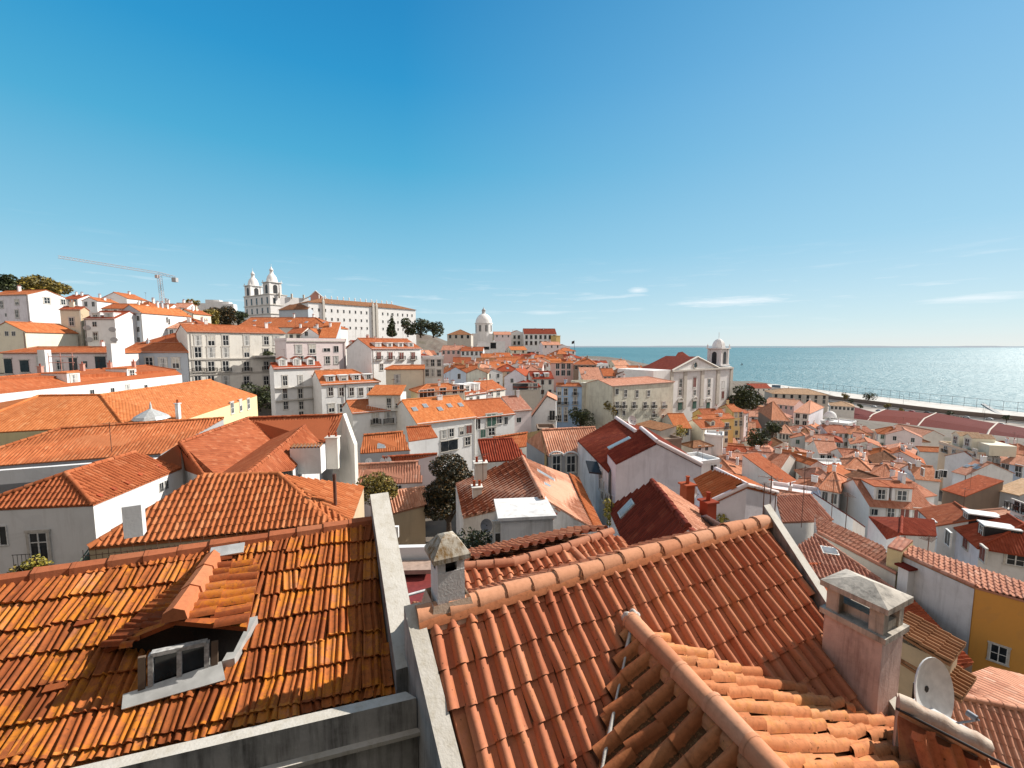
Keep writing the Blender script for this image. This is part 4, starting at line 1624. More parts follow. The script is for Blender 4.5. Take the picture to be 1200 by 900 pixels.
# long house with dormers
H4 = poly_house("long white house with a low orange roof, two boxy dormers and several chimneys",
                dict(a=(-90, 470, 6), b=(213, 438.5, 6), c=(206, 433.5, 5.0), d=(172, 428, 4.3), e=(-60, 447, 4.3)),
                ["a b c d e"], 12.5, wall="white", tile="bright", near=False, caps=["e d", "d c"])
for (x, y) in ((87, 447), (155, 440)):
    o, u, v, n = frame(H4.faces[0])
    c = PP(x, y + 3, o, n)
    uu = V((u.x, u.y, 0)).normalized()
    dormer(H4.root, c, uu, 2.2, 1.7, 3.4, WALLS["white"], TT["bright"][0], "flat")
for (x, y) in ((48, 438), (97, 433), (129, 431), (157, 429.5)):
    o, u, v, n = frame(H4.faces[0])
    chimney(H4.root, PP(x, y + 2, o, n), HC - 6, HC - 3.2, .5, .5, .3, WALLS["salmon"], 1)
for x in (108, 132, 171):
    wpx(H4.root, H4.P["a"], H4.P["b"], x, 462 - (x - 108) * .10, .8, 1.5, "dark")
wpx(H4.root, H4.P["a"], H4.P["b"], 150, 456, 1.0, 1.5, "sash")

# two-tone ribbed roof in the middle
M1 = poly_house("house with one rust-brown and one pale pink roof slope and a white box dormer",
                dict(a=(534, 566, 11), b=(543, 606, 11), c=(636, 583, 8.5), d=(612, 536, 8.5), e=(706, 625, 11), f=(676, 560, 11)),
                ["b a d c", "e f d c"], 17, wall="white_worn", tile="pinkish", rows=1, prof=BARREL, caps=["d c"])
M1.roof.data.materials.clear()
for q in (TT["pinkish"][0], TT["pinkish"][1], TT["red"][1]):
    M1.roof.data.materials.append(q)
mb = MB()
tile_face(mb, [p + UP * .05 for p in M1.faces[0]], BARREL, .42, .44, .04, base=.03, jit=1.5)
mb.build("rust_slope", TT["orange"][1] if False else tile_mat("rust_clay_rolls", (0.17, 0.045, 0.022), (0.26, 0.07, 0.032), (0.34, 0.11, 0.055), dark=.4), M1.root)
mb = MB()
tile_face(mb, [lerp(M1.P["e"], M1.P["c"], -.02) + UP * .05, lerp(M1.P["f"], M1.P["d"], -.02) + UP * .05, lerp(M1.P["f"], M1.P["d"], .16) + UP * .05, lerp(M1.P["e"], M1.P["c"], .16) + UP * .05], BARREL, .25, .42, .04, base=.06)
mb.build("eave_strip", TT["orange"][1], M1.root)
face_sky(M1, 1, 639, 558, .75, 1.5)
face_sky(M1, 1, 648, 574, .75, 1.5)
# gable wall front + box dormer
bd = PD(612, 634, 20.5)
mb = MB()
a, b = M1.P["b"], M1.P["e"]
g0, g1 = PZ(583, 600, 9.3), PZ(648, 594, 9.0)
bxw = thing("tmp", None, None, (0, 0, 0)); bpy.data.objects.remove(bxw)
c_ = PZ(616, 596, 8.6)
mb.box(c_ + V((-.1, .3, -1.3)), (2.7, 2.4, 2.3), .12)
dob = mb.build("dormer", WALLS["white_worn"], M1.root)
mb = MB()
mb.box(c_ + V((-.1, .3, -.1)), (3.0, 2.7, .16), .12)
mb.build("dormer_roof", WALLS["white_worn"], dob)
put_window(dob, c_ + V((-1.3, -.82, -1.5)), V((cos(.12), sin(.12), 0)), .7, 1.1, "sash")
mb = MB()
k0, k1 = PZ(591, 646, 10.6), PZ(650, 602, 9.3)
tile_face(mb, [k0 + V((.05, -.3, 0)), k1 + V((.05, -.3, 0)), k1 + V((0, .25, .15)), k0 + V((0, .25, .15))], BARREL, .26, .42, .04, base=.03)
mb.slab([k0 + V((.05, -.3, 0)), k1 + V((.05, -.3, 0)), k1 + V((0, .25, .1)), k0 + V((0, .25, .1))], V((0, 0, -.1)))
mb.build("lean_to_roof", TT["red"][1], M1.root)
chimney(M1.root, PZ(563, 556, 9.6), HC - 11, HC - 8.7, .9, .7, .2, WALLS["ivory"], 1)
chimney(M1.root, PZ(559, 592, 11), HC - 12, HC - 9.7, .6, .6, .2, WALLS["ivory"], 1)
antenna(M1.root, PZ(566, 566, 10), 2.2, .8)
dish("white satellite dish in the shaded yard beside the white box dormer", PZ(583, 632, 10.9), .95, (.25, -.9, .25), DISHW, 1.2)
dish("dark grey satellite dish left of the white box dormer, in shade", PZ(570, 616, 10.8), .8, (-.2, -.9, .25), DISHG, 1.2)
wt = thing("water_tank", "round greenish tank top beside the rust-brown roof slope", "tank", PZ(574, 597, 12))
mb = MB()
mb.lathe(PZ(574, 597, 11.8), [(.9, 0), (.9, 1.0), (.75, 1.25), (.2, 1.4)], 14)
mb.build("tank_body", plain("green_grey_plastic", (0.22, 0.25, 0.22), .6), wt)

# dark red long house on the right of centre
M2 = poly_house("tall house with dark red ribbed roof, long skylight and a big lilac-white gable wall",
                dict(a=(722, 543, 8.5), b=(712, 531, 8.6), c=(751, 503, 7.0), d=(770, 519, 7.0), e=(822, 546, 8.6), f=PZ(822, 546, 8.6) + (PZ(751, 503, 7.0) - PZ(770, 519, 7.0))),
                ["a b c d", "e f c d"], 18, wall="lilac", tile="darkred", rows=None, prof=BARREL, caps=[])
face_sky(M2, 0, 726, 520, .8, 2.0)
mb = MB()
for s, e in (("c", "d"), ("d", "e")):
    a, b = M2.P[s], M2.P[e]
    mb.tube([a + UP * .12, b + UP * .12], .17, 6)
mb.build("verge", WALLS["pale_pink"], M2.root)
M2b = poly_house("rear part of the dark red ribbed house, one step lower behind the big lilac-white gable",
                 dict(a=(713, 553, 9.6), b=(677, 516, 9.6), c=(722, 491, 8.0), d=(745, 507, 8.0), e=PZ(745, 507, 8) + V((3.5, .5, -1.2)), f=PZ(722, 491, 8) + V((3.5, .5, -1.2))),
                 ["a b c d", "e f c d"], 18, wall="white_worn", tile="darkred", rows=None, prof=BARREL)
mb = MB()
mb.tube([M2b.P["c"] + UP * .12, M2b.P["d"] + UP * .12], .2, 6)
mb.build("verge", WALLS["pale_pink"], M2b.root)
for (x, y) in ((706, 575), (711, 590), (704, 563)):
    wpx(M2b.root, M2b.P["b"], M2b.P["a"], x, y, .8, 1.6, "sash")
mb = MB()
o = PZ(712, 553, 10.2)
mb.slab([o + V((-1.5, 0, 0)), o + V((1.2, -1.0, 0)), o + V((1.2, .6, .5)), o + V((-1.5, 1.6, .5))], V((0, 0, -.12)))
mb.build("canopy", BLACK, M2b.root)
dish("white satellite dish on the ridge of the dark red ribbed house", PZ(741, 493, 8.0), 1.1, (.3, -.9, .3), DISHW, 1.0)
M3 = poly_house("house with wine-red tiles on its left slope and pink tiles on its right",
                dict(a=(745, 668, 8.6), b=(713, 594, 8.6), c=(764, 564, 6.6), d=(806, 618, 6.6), e=(850, 640, 8.2), f=(826, 598, 8.0)),
                ["a b c d", "e f c d"], 16, wall="white_worn", tile="darkred", rows=None, prof=ROLL, caps=["d c"])
M3.roof.data.materials.clear()
for q in (TT["darkred"][0], TT["darkred"][1], TT["red"][1]):
    M3.roof.data.materials.append(q)
mb = MB()
tile_face(mb, [p + UP * .06 for p in M3.faces[1]], ROLL, .25, .42, .03, base=.03)
mb.build("pink_slope", TT["pinkish"][1], M3.root)
face_sky(M3, 0, 735, 597, .7, 1.0)
for (x, y) in ((805, 578), (829, 600)):
    chimney(M3.root, PZ(x, y + 8, 7.9), HC - 9, HC - 7.1, .5, .5, .3, TT["red"][1], 1)
dish("white dish leaning on the chimney by the lilac gable", PZ(813, 577, 7.6), .6, (.5, -.8, .2), DISHW, .8)
dish("small white dish on the grey ledge in front of the wine-red roof", PZ(815, 616, 8.0), .6, (.3, -.9, .2), DISHW, .6)
lg = thing("roof_terrace", "grey roof ledge with a tilted solar panel between the salmon roof and the grey gable", "terrace", PZ(820, 625, 9))
mb = MB()
mb.slab([PZ(800, 615, 8.2), PZ(850, 636, 8.2), PZ(858, 625, 8.2), PZ(826, 606, 8.2)], V((0, 0, -.6)))
mb.build("deck", WALLS["lilac"], lg)
mb = MB()
mb.slab([PZ(818, 605, 7.9), PZ(845, 622, 7.9), PZ(850, 616, 7.3), PZ(828, 603, 7.3)], V((0, 0, -.08)))
mb.build("solar_panel", [plain("panel_glass", (0.42, 0.45, 0.50), .15)], lg)
M4 = poly_house("house with a bright orange slope and a plain grey-lilac gable wall",
                dict(a=(830, 591, 7.9), b=(816, 566, 7.9), c=(838, 551, 7.0), d=(875, 570, 7.0), e=(911, 579, 7.9), f=PZ(911, 579, 7.9) + (PZ(838, 551, 7.0) - PZ(875, 570, 7.0))),
                ["a b c d", "e f c d"], 14, wall="lilac", tile="bright", rows=None, prof=BARREL)
mb = MB()
for s, e in (("c", "d"), ("d", "e"), ("d", "a")):
    mb.tube([M4.P[s] + UP * .1, M4.P[e] + UP * .1], .11, 6)
mb.build("verge", WALLS["pale_pink"], M4.root)
for (x, y, h_) in ((893, 596, 2.4), (901, 590, 2.6), (907, 592, 1.8)):
    antenna(M4.root, PZ(x, y + 25, 9.2), h_, x)
M4b = poly_house("small flat rusty tiled lean-to with moss, below the grey-lilac gable",
                 dict(a=(846, 622, 9.2), b=(893, 618, 9.2), c=(884, 603, 8.8), d=(857, 600, 8.8)), ["a b c d"], 12, wall="lilac", tile="red", caps=[])
M5 = poly_house("house with a pink ribbed roof, ochre side wall and two arched white windows",
                dict(a=(643, 534, 11), b=(702, 531, 11), c=(697, 501, 9), d=(635, 504, 9), e=PZ(635, 504, 9) + V((-1.5, 3.5, -2))),
                ["a b c d", "e a d"], 17, wall="grey", tile="pinkish", rows=None, prof=ROLL, caps=["d c"])
mb = MB()
pa, pb = PZ(642, 536, 11.2), PZ(619, 507, 10.6)
wz = HC - 17
for (p, q) in ((pb, pa),):
    n_ = V((-(q - p).y, (q - p).x, 0)).normalized() * -.12
    mb.face([V((p.x, p.y, wz)) + n_, V((q.x, q.y, wz)) + n_, q + n_, M5.P["d"] + n_, p + n_])
mb.build("side_wall", wall_mat("stained_ochre_plaster", (0.62, 0.42, 0.17), .8, (.17, .11, .06), 1.5), M5.root)
for x in (652, 669):
    w = wpx(M5.root, M5.P["a"], M5.P["b"], x, 544, 1.0, 1.7, "sash")
    mb = MB()
    c = wloc(M5.root) + V(w.location) + V((0, -.05, 1.75))
    mb.tube([c + V((cos(a_) * .72, -.08, sin(a_) * .42)) for a_ in [pi * i / 8 for i in range(9)]], .09, 6)
    mb.build("arch", WALLS["white"], M5.root)
# small roofs left of the dark tree
S1 = poly_house("small house with an orange ribbed roof and one black skylight, below the white loft house",
                dict(a=(422, 531, 12), b=(480, 527, 12), c=(472, 506, 10.3), d=(426, 510, 10.3)), ["a b c d"], 16, wall="grey", tile="orange", caps=["d c"])
face_sky(S1, 0, 447, 522, .9, .9)
dish("small white dish on the grey wall below the orange ribbed roof", PZ(432, 541, 12.6), .8, (.2, -.9, .2), DISHW, .5)
S2 = poly_house("small white house with a plain orange square roof, next to the arched-window white house",
                dict(a=(479, 517, 11.6), b=(513, 512, 11.6), c=(505, 499, 10.3), d=(476, 501, 10.3)), ["a b c d"], 16, wall="white", tile="bright", near=False, caps=["d c"])
S3 = poly_house("low house with a pink ribbed roof, left of the tall ivy-clad tree",
                dict(a=(412, 568, 13), b=(495, 565, 13), c=(490, 541, 11.4), d=(412, 545, 11.4)), ["a b c d"], 17, wall="pale_pink", tile="pinkish", caps=["d c"])
wpx(S3.root, S3.P["a"], S3.P["b"], 467, 572, .5, .5, "dark")
S3b = poly_house("narrow pink roof strip with a white dish above the low pink ribbed roof",
                 dict(a=(450, 545, 12), b=(515, 540, 12), c=(512, 532, 11.2), d=(448, 536, 11.2)), ["a b c d"], 16, wall="pale_pink", tile="red", caps=["d c"])
dish("white dish on the narrow pink roof strip", PZ(452, 541, 11.6), 1.2, (.2, -.9, .2), DISHW, .8)
S4 = poly_house("lowest small house with a striped pink roof, left of the dark leafy tree",
                dict(a=(450, 604, 14), b=(498, 592, 14), c=(497, 571, 12.6), d=(456, 577, 12.6)), ["a b c d"], 17, wall="tan", tile="pinkish", caps=["d c"])
yd = thing("terrace", "dark red terrace floor with pale parapets and an awning beam beyond the party wall", "terrace", PZ(470, 680, 10))
mb = MB()
mb.box(PZ(475, 640, 8.6) + V((0, 0, -.45)), (3.2, .25, .9), .05)
mb.build("parapet", WALLS["white"], yd)
mb = MB()
mb.box(PZ(447, 617, 9.6) + V((0, 0, -.3)), (1.8, .2, .6), .05)
mb.build("parapet", WALLS["white"], yd)
mb = MB()
mb.box(PZ(475, 690, 9.6), (5.5, 4.5, .2), .05)
mb.build("floor", plain("red_floor_paint", (0.22, 0.035, 0.03), .6), yd)
mb = MB()
mb.box(PZ(470, 665, 9.2), (2.6, .8, .18), .05)
mb.build("bench", plain("pale_boards", (0.45, 0.32, 0.25), .7), yd)
mb = MB()
mb.tube([PZ(440, 708, 7.6), PZ(505, 690, 7.6)], .04, 6)
mb.build("beam", WFRAME, yd)
# roof pieces behind the two-tone roof
S5 = poly_house("low red-roofed house with television aerials behind the two-tone roof",
                dict(a=(566, 541, 11.5), b=(618, 538, 11.5), c=(600, 514, 10), d=(560, 516, 10)), ["a b c d"], 16, wall="ivory", tile="red", caps=["d c"])
antenna(S5.root, PZ(580, 535, 11.2), 2.4, .3)
S6 = poly_house("wide bright red-orange roof with a small vent, behind the ochre-sided house",
                dict(a=(589, 527, 12.4), b=(640, 519, 12.4), c=(618, 507, 11), d=(578, 513, 11)), ["a b c d"], 17, wall="ivory", tile="bright", near=False, caps=["d c", "a d"])

# trees and bushes near by
tree("tall dark ivy-clad tree with browning leaves, between the small pink roofs and the two-tone roof", PZ(520, 640, 17) + V((0, 3, 0)), 9.0, 4.7, LEAFB, 12000, .13, .1, seed=12, clumps=15)
tree("dark bush under the tall ivy-clad tree, beside the white chimney", PZ(553, 660, 12), 2.0, 2.6, LEAFD, 1600, .09, .1, "bush", seed=5, cat="bush")
tree("yellowing bush at the end of the railing roof", PZ(437, 592, 12.5) + V((0, 1, -1.2)), 4.0, 3.0, LEAFO, 3600, .11, .25, "bush", seed=6, cat="bush")
tree("yellow-flowered plant on the french-window balcony", PZ(44, 672, 10.2), 1.0, .9, LEAFY, 500, .06, .1, "plant", seed=7, cat="plant")
tree("low green plant on the french-window balcony", PZ(24, 676, 10.2), .6, .8, LEAFO, 300, .06, .1, "plant", seed=8, cat="plant")
tree("yellow-green creeper at the foot of the wine-red roof", PZ(716, 640, 10.5), 3.4, 1.0, LEAFY, 900, .08, .1, "plant", seed=9, cat="plant")
tree("yellow-green shrub by the rusty lean-to", PZ(843, 625, 9.4), 1.1, 1.1, LEAFY, 500, .07, .1, "bush", seed=10, cat="bush")

# ------------------------------------------------------------------ lower right
# big dish on a white ledge, roll-tiled wing, neighbours
D_ = dish("large white satellite dish on the ledge beside the pink chimney stack", PD(1096, 812, 5.3), .88, (.33, -.91, .24), DISHW, .75)
lw = thing("house_wing", "lower tiled wing with a curved mortar edge and white ledge under the large dish", "roof", PD(1090, 880, 6) + UP * -4)
mb = MB()
t0, t1, t2, t3 = PZ(1052, 838, 4.75), PZ(1155, 893, 4.9), PZ(1190, 960, 5.6), PZ(1060, 960, 5.6)
tile_face(mb, [t3, t2, t1, t0], BARREL, .25, .42, .04, base=.02, jit=2)
slab_face(mb, [t3, t2, t1, t0], 0, .1)
mb.build("roof", T_CROSS, lw)
mb = MB()
wall_strip(mb, t0 + UP * .02, t1 + UP * .02, (t1 - t0).normalized().cross(UP) * -1, .22, .14, 3, 0)
mb.tube([lerp(t0, t1, i / 8) + UP * (.16 + .02 * sin(i * 2)) for i in range(9)], .12, 6)
mb.build("mortar_edge", wall_mat("ledge_mortar", (0.60, 0.48, 0.38), .7, (.3, .16, .09), 5), lw)
mb = MB()
mb.slab([PZ(1050, 832, 4.95), PZ(1150, 876, 4.95), PZ(1140, 856, 4.95), PZ(1072, 818, 4.95)], V((0, 0, -.5)))
mb.build("ledge", plain("pale_blue_white_paint", (0.66, 0.68, 0.70), .7), lw)
mb = MB()
mb.tube([PZ(1050, 830, 4.6), PZ(1200, 908, 4.6)], .018, 5)
mb.tube([PZ(1146, 880, 4.9), PZ(1147, 862, 4.7)], .02, 5)
mb.build("cable", IRON, lw)
N1 = poly_house("house with two dusty roll-tiled roofs meeting at a ridge, behind the large dish",
                dict(a=(1082, 915, 17.5), b=(1235, 975, 17.8), c=(1225, 838, 15.6), d=(1112, 815, 15.6), e=(1240, 800, 16.6), f=(1160, 781, 16.2), g=(1105, 800, 16.0)),
                ["a b c d", "g f e c d"], 22, wall="ivory", tile="pinkish", rows=1, prof=BARREL, caps=["d c"])
yw = poly_house("ochre-yellow house with a long blank white side wall and one small window",
                dict(a=(1143, 688, 14), b=(1260, 720, 14), c=PZ(1260, 720, 14) + V((.8, 1.5, .25)), d=PZ(1052, 647, 14) + V((1.2, .5, .2)), e=(1052, 647, 14)),
                ["a b c d e"], 23, wall="ochre", tile="pinkish", rows=1, caps=["a e"])
mb = MB()
p, q = yw.P["e"], yw.P["a"]
n_ = V((-(q - p).y, (q - p).x, 0)).normalized() * -.06
if n_.x > 0:
    n_ = -n_
mb.face([V((p.x, p.y, HC - 23)) + n_, V((q.x, q.y, HC - 23)) + n_, q + n_ - UP * .12, p + n_ - UP * .12])
mb.build("side_wall", WALLS["white_worn"], yw.root)
wpx(yw.root, yw.P["a"], yw.P["b"], 1170, 766, .75, 1.0, "sash")
antenna(yw.root, PZ(1086, 712, 18) + V((-.3, 0, 0)), 5.2, .4)
yl = poly_house("narrow cream-yellow building with a flat tiled top, left of the long white blank wall",
                dict(a=(1040, 640, 13.6), b=(1057, 645, 13.6), c=(1070, 633, 13.4), d=(1052, 628, 13.4)), ["a b c d"], 22, wall="pale_yellow", tile="pinkish", near=False)
sh_ = thing("roof_stair", "small tiled stair-head with a vent slab behind the pink chimney stack", "shed", PD(1095, 760, 14) - UP * 4)
mb = MB()
q_ = PZ(1085, 745, 11.5)
mb.box(q_ + V((0, 0, -2.6)), (1.8, 1.5, 4.8), .55)
mb.build("wall", WALLS["tan"], sh_)
mb = MB()
for zz, s_ in ((-.15, 0), (-1.35, .3)):
    o = q_ + V((s_ * .8, -s_ * .9, zz))
    U, W = V((cos(.55), sin(.55), 0)) * .68, V((sin(.55), -cos(.55), 0)) * .68
    mb.slab([o - U * 1.5 + W * 1.35, o + U * 1.5 + W * 1.35, o + U * 1.5 - W * 1.2 + UP * .35, o - U * 1.5 - W * 1.2 + UP * .35], V((0, 0, -.1)))
    tile_face(mb, [o - U * 1.5 + W * 1.35, o + U * 1.5 + W * 1.35, o + U * 1.5 - W * 1.2 + UP * .35, o - U * 1.5 - W * 1.2 + UP * .35], BARREL, .25, .42, .04, base=.04)
mb.build("roof", TT["brown"][1], sh_)
put_window(sh_, q_ + V((-.2, -.95, -2.9)), V((cos(.55), sin(.55), 0)), .6, .9, "sash")
ds = thing("shed", "dark tiled shed roof in shadow at the foot of the long white blank wall", "shed", PZ(1090, 740, 19))
mb = MB()
a, b, c, d = PZ(1022, 700, 17), PZ(1110, 790, 17), PZ(1140, 775, 16.4), PZ(1040, 672, 16.4)
slab_face(mb, [a, b, c, d], 0, .2)
tile_face(mb, [a, b, c, d], BARREL, base=.03)
mb.build("roof", TT["red"][1], ds)
mb = MB()
for p, q in ((a, b), (b, c), (d, a)):
    mb.face([p - UP * 6, q - UP * 6, q - UP * .2, p - UP * .2])
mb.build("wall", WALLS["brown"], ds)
pv = thing("chimney_stack", "small white vent stack with a red cap against the long white blank wall", "chimney", PZ(1061, 702, 17))
mb = MB()
p = PZ(1061, 702, 16.8)
mb.box(p + UP * .9, (.8, .6, 2.6), .2)
mb.build("shaft", WALLS["white"], pv)
mb = MB()
mb.box(p + UP * 2.28, (1.1, .9, .12), .2)
mb.build("cap", TT["darkred"][1], pv)
F3 = poly_house("house with a broad diamond-patterned pink tile roof and a small grey roof hatch",
                dict(a=(905, 668, 15.6), b=(1048, 692, 15.8), c=(955, 627, 14.2), g=(922, 648, 15.0)),
                ["a b c g"], 21, wall="ivory", tile="pinkish", rows=1, prof=BARREL, caps=["b c"])
face_sky(F3, 0, 972, 646, 1.0, .7)
F4 = poly_house("low shed with dark corrugated pink tiles in front of the diamond-patterned roof",
                dict(a=(938, 692, 16.3), b=(975, 724, 16.8), b2=(1005, 706, 16.3), c=(980, 661, 15.3), d=(925, 663, 15.3)),
                ["a b b2 c d"], 21, wall="ivory", tile="red", rows=1, prof=BARREL, caps=["d c", "b2 c"])
F3b = poly_house("long roll-tiled roof strip with a pale mortar ridge and two aerials, above the diamond-patterned roof",
                 dict(a=(958, 624, 14.5), b=(1050, 672, 15.2), c=(1035, 640, 14.3), d=(955, 602, 13.6)), ["a b c d"], 21, wall="ivory", tile="pinkish", rows=1, caps=["a b"])
antenna(F3b.root, PZ(974, 608, 14.2), 3.4, .2)
antenna(F3b.root, PZ(990, 628, 14.5), 3.4, 1.2)
F1 = poly_house("house with a dusty pink ribbed roof and tall thin aerial, right of the grey-lilac gable",
                dict(a=(917, 612, 14.4), b=(975, 610, 14.6), c=(948, 580, 13.2), d=(908, 582, 13.2)), ["a b c d"], 20, wall="white", tile="pinkish", caps=["d c", "b c"])
antenna(F1.root, PZ(939, 618, 14.4), 5.0, .6)
F2 = poly_house("house with a steep dark red slope and white gable beyond the dusty pink roof",
                dict(a=(985, 610, 16.5), b=(951, 590, 16.8), c=(953, 577, 15.4), d=(1000, 607, 15.0), e=(1014, 617, 16.4)),
                ["a b c d", "a d e"], 23, wall="white", tile="darkred", near=False)
F7 = poly_house("low white house with a dark red slope, in front of the boxy-dormered white house",
                dict(a=(1039, 631, 19), b=(1018, 605, 19), c=(1057, 606, 17.6), d=(1056, 626, 17.6), e=(1097, 628, 19), f=PZ(1097, 628, 19) + PZ(1057, 606, 17.6) - PZ(1056, 626, 17.6)),
                ["a b c d", "e f c d"], 25, wall="white", tile="red", near=True, caps=["d c"])
# ------------------------------------------------------------------ the town, house by house (pixels of the photograph and distances)
g_hill, g_row = "houses on the hillside", "houses in the lower town"
# ---- left hill
A1 = house("white house with a long orange roof and bright gable, under the olive trees", -17, 346, 127, 38.7, 124, x3=81.6, h=12, wall="lilac", swall="white",  # shade put into the front's lilac colour; sunlit side left white
           tile="bright", pitch=22, px=((20, 346 + 8, 1.6, 1.6), (2, 357, 1.3, 2), (20, 368, 1.3, 2.2), (7, 369, .7, 1, "dark")), spx=((55, 352, 1.6, 1.9), (74, 354, 1.4, 1.6)), chim=1)
house("cream gabled house at the left edge below the white house, two tiny windows", -14, 388, 100, 31, 100, d=12, h=9, roof="gy", pitch=27, wall="cream", tile="bright", px=((8, 391, .8, 1, "dark"), (16, 391, .8, 1, "dark")), chim=1, cornice=False)
A3 = house("narrow cream house with a tan shaded side and red attic roof", 70, 362, 112, 98, 113, x3=53.5, side="L", h=10, wall="cream", swall="tan", tile="red", pitch=27, px=((84, 377, 1.2, 2.2), (85.5, 392, 1.2, 2.2)), chim=1)  # shade put into the side wall's tan colour; sunlit front is cream
A4 = house("white house with grey oval medallions and a red-awninged roof loggia", 98.5, 373, 111, 137, 111, d=9, h=9, wall="white", tile="red", pitch=26, dorm=(2, .8, 2.6, 1.1), dsty="flat", px=((111, 380, 1.2, 1.2, "dark"), (112, 394, 1.3, 2.2)), chim=1)
for (x, y) in ((102, 384), (132, 386), (105, 398), (134, 398)):
    c = PP(x, y, A4.A, V((A4.u.y, -A4.u.x, 0)))
    mb = MB()
    k = 14
    pts = [c + A4.u * (1.0 * cos(2 * pi * i / k)) + V((0, 0, .62 * sin(2 * pi * i / k))) for i in range(k)]
    mb.slab(pts, V((A4.u.y, -A4.u.x, 0)) * .12)
    mb.build("medallion", WALLS["grey"], A4.root)
A6 = house("grey-fronted gabled house whose long white side wall runs up the hill", 139, 366, 118, 168.6, 117, x3=226, h=13, roof="gy", pitch=30, wall="blue_grey", swall="white", tile="bright",
           px=((153, 373, .9, 1.4, "dark"), (162, 373, .9, 1.4, "dark"), (154, 386, .9, 1.4, "dark"), (162, 386, .9, 1.4, "dark"), (154, 398, .9, 1.4, "dark"), (162.5, 398, .9, 1.4, "dark"), (140, 393, 1.2, 2.4, "dark")),
           spx=((196, 375, .7, 1.6, "dark"), (198, 377, .7, 1.6, "dark")), chim=3)
house("small house with a pyramid orange roof above the blue-grey house", 169, 401, 106, 214, 107, d=9, h=5, roof="hip", pitch=27, wall="blue_grey", tile="bright", px=((174, 404, 1, 1.4), ), chim=0)
A8 = house("blue-grey house with four stone-framed windows and a dark hipped roof", 140, 412, 99, 219, 100, d=10, h=10, roof="hipR", pitch=22, wall="blue_grey", tile="bright", px=((159, 426, 1.2, 3.0, "far"), (175, 424, 1.8, 2.2), (191, 425.5, 1.8, 2.6), (206, 425.5, 1.8, 2.6)), chim=1)
A9 = house("long low pinkish house with a terrace pergola and white pillars at the left edge", 3, 413, 88, 131, 90, d=7, h=8, roof="hip", pitch=18, wall="pale_pink", tile="bright", px=((10, 429, 1.4, 3, "far"), (29, 429, 1.6, 2.4, "far"), (86, 428, 1.5, 3, "far"), (100, 427, .8, 1.4, "dark"), (118, 425, 2, 2.6, "far"), (47, 425, 1.2, 2.2), (70, 428, 1.2, 2)), chim=1)
mb = MB()
for x in (58, 72, 86):
    p = PD(x, 432, 85)
    mb.tube([p - UP * 1.5, p + UP * 3.2], .07, 5)
for y0 in (418, 425):
    mb.tube([PD(57, y0, 85), PD(87, y0, 85)], .07, 5)
mb.build("pergola", plain("pink_painted_steel", (.6, .28, .22), .5), A9.root)
mb = MB()
mb.box(PD(53, 425, 85.5), (1.5, 1.2, 5.2))
mb.build("pillar", WALLS["white"], A9.root)
pl = thing("white_pillar", "tall white wall end between the pinkish terrace house and the blue-grey house", "wall", PD(137, 425, 88) - UP * 8)
mb = MB()
mb.box(PD(137, 425, 88) - UP * 1.5, (1.0, 3.0, 11))
mb.build("shaft", WALLS["white"], pl)
for a in (
    ("small red-roofed white house behind the cream and tan house", 72, 350, 150, 96, 150, 8, 7, "gx", "white", "red", (3, 1)),
    ("white gabled house with a dark opening on the hill crest", 96, 352, 148, 118, 148, 8, 8, "gy", "white", "orange", (2, 1)),
    ("broad white gable on the left hill crest, behind an orange roof", 119, 349, 160, 153, 160, 9, 7, "gy", "white", "orange", None),
    ("long orange roof below the broad white gable on the crest", 119, 361, 142, 165, 142, 8, 6, "gx", "ivory", "bright", (4, 1)),
    ("house with red lean-to roof and chimneys left of the crane", 152, 358, 152, 178, 152, 8, 6, "hip", "ivory", "orange", (2, 1)),
    ("white house with small gables at the foot of the crane mast", 178, 361, 140, 200, 141, 8, 8, "gx", "white", "orange", (3, 1)),
    ("pink roofed white house right of the crane mast", 200, 360, 145, 222, 146, 8, 8, "gx", "white", "pinkish", (3, 1)),
    ("cream house with a red attic box right of the crane", 206, 367, 138, 229, 138, 8, 8, "gy", "cream", "orange", (2, 1)),
    ("small stepped white house above the cream apartment block's left end", 196, 384, 124, 216, 124, 8, 10, "gx", "white", "pinkish", (2, 2)),
    ("pale house with orange lean-to roofs beside the cream apartment block's left corner", 200, 378, 128, 233, 129, 7, 8, "hip", "pale_pink", "orange", (2, 1)),
):
    house(a[0], a[1], a[2], a[3], a[4], a[5], d=a[6], h=a[7], roof=a[8], wall=a[9], tile=a[10], wf=a[11], wk="dark", wsz=(1.0, 1.6), chim=2, cornice=False)

# ---- centre left blocks
B1 = house("large cream apartment block with four floors of tall windows and iron balconies", 219, 388, 100, 335, 116, d=13, h=24, wall="ivory", tile="orange", pitch=16, chim=3, cat="apartment building", name="apartment_building",
           px=[(x, y, 1.5, 2.6, "sash", b) for y, b in ((399, 0), (413, 0), (429, 1), (446, 0)) for x in (232, 247.5, 264.5)] +
              [(x, y, 1.4, 2.6, "sash", b) for y, b in ((399, 0), (413, 0), (429, 1), (446, 1)) for x in (289, )] + [(x, y, 1.4, 2.4, "sash", b) for y, b in ((399, 0), (413.5, 0), (428, 1), (446, 0)) for x in (312, 324)])
mb = MB()
for y in (420, 437):
    c = PP(277, y, B1.A, V((B1.u.y, -B1.u.x, 0)))
    m_ = (B1.A + B1.B) / 2 - B1.nb * .1
    mb.box(V((m_.x, m_.y, c.z)), (B1.w, .3, .35), atan2(B1.u.y, B1.u.x))
mb.build("string_course", STONEF, B1.root)
mb = MB()
c = PP(316, 416.5, B1.A, V((B1.u.y, -B1.u.x, 0)))
mb.box(c - B1.nb * .8 + V((0, 0, -.2)), (8.0, 1.8, .5), atan2(B1.u.y, B1.u.x))
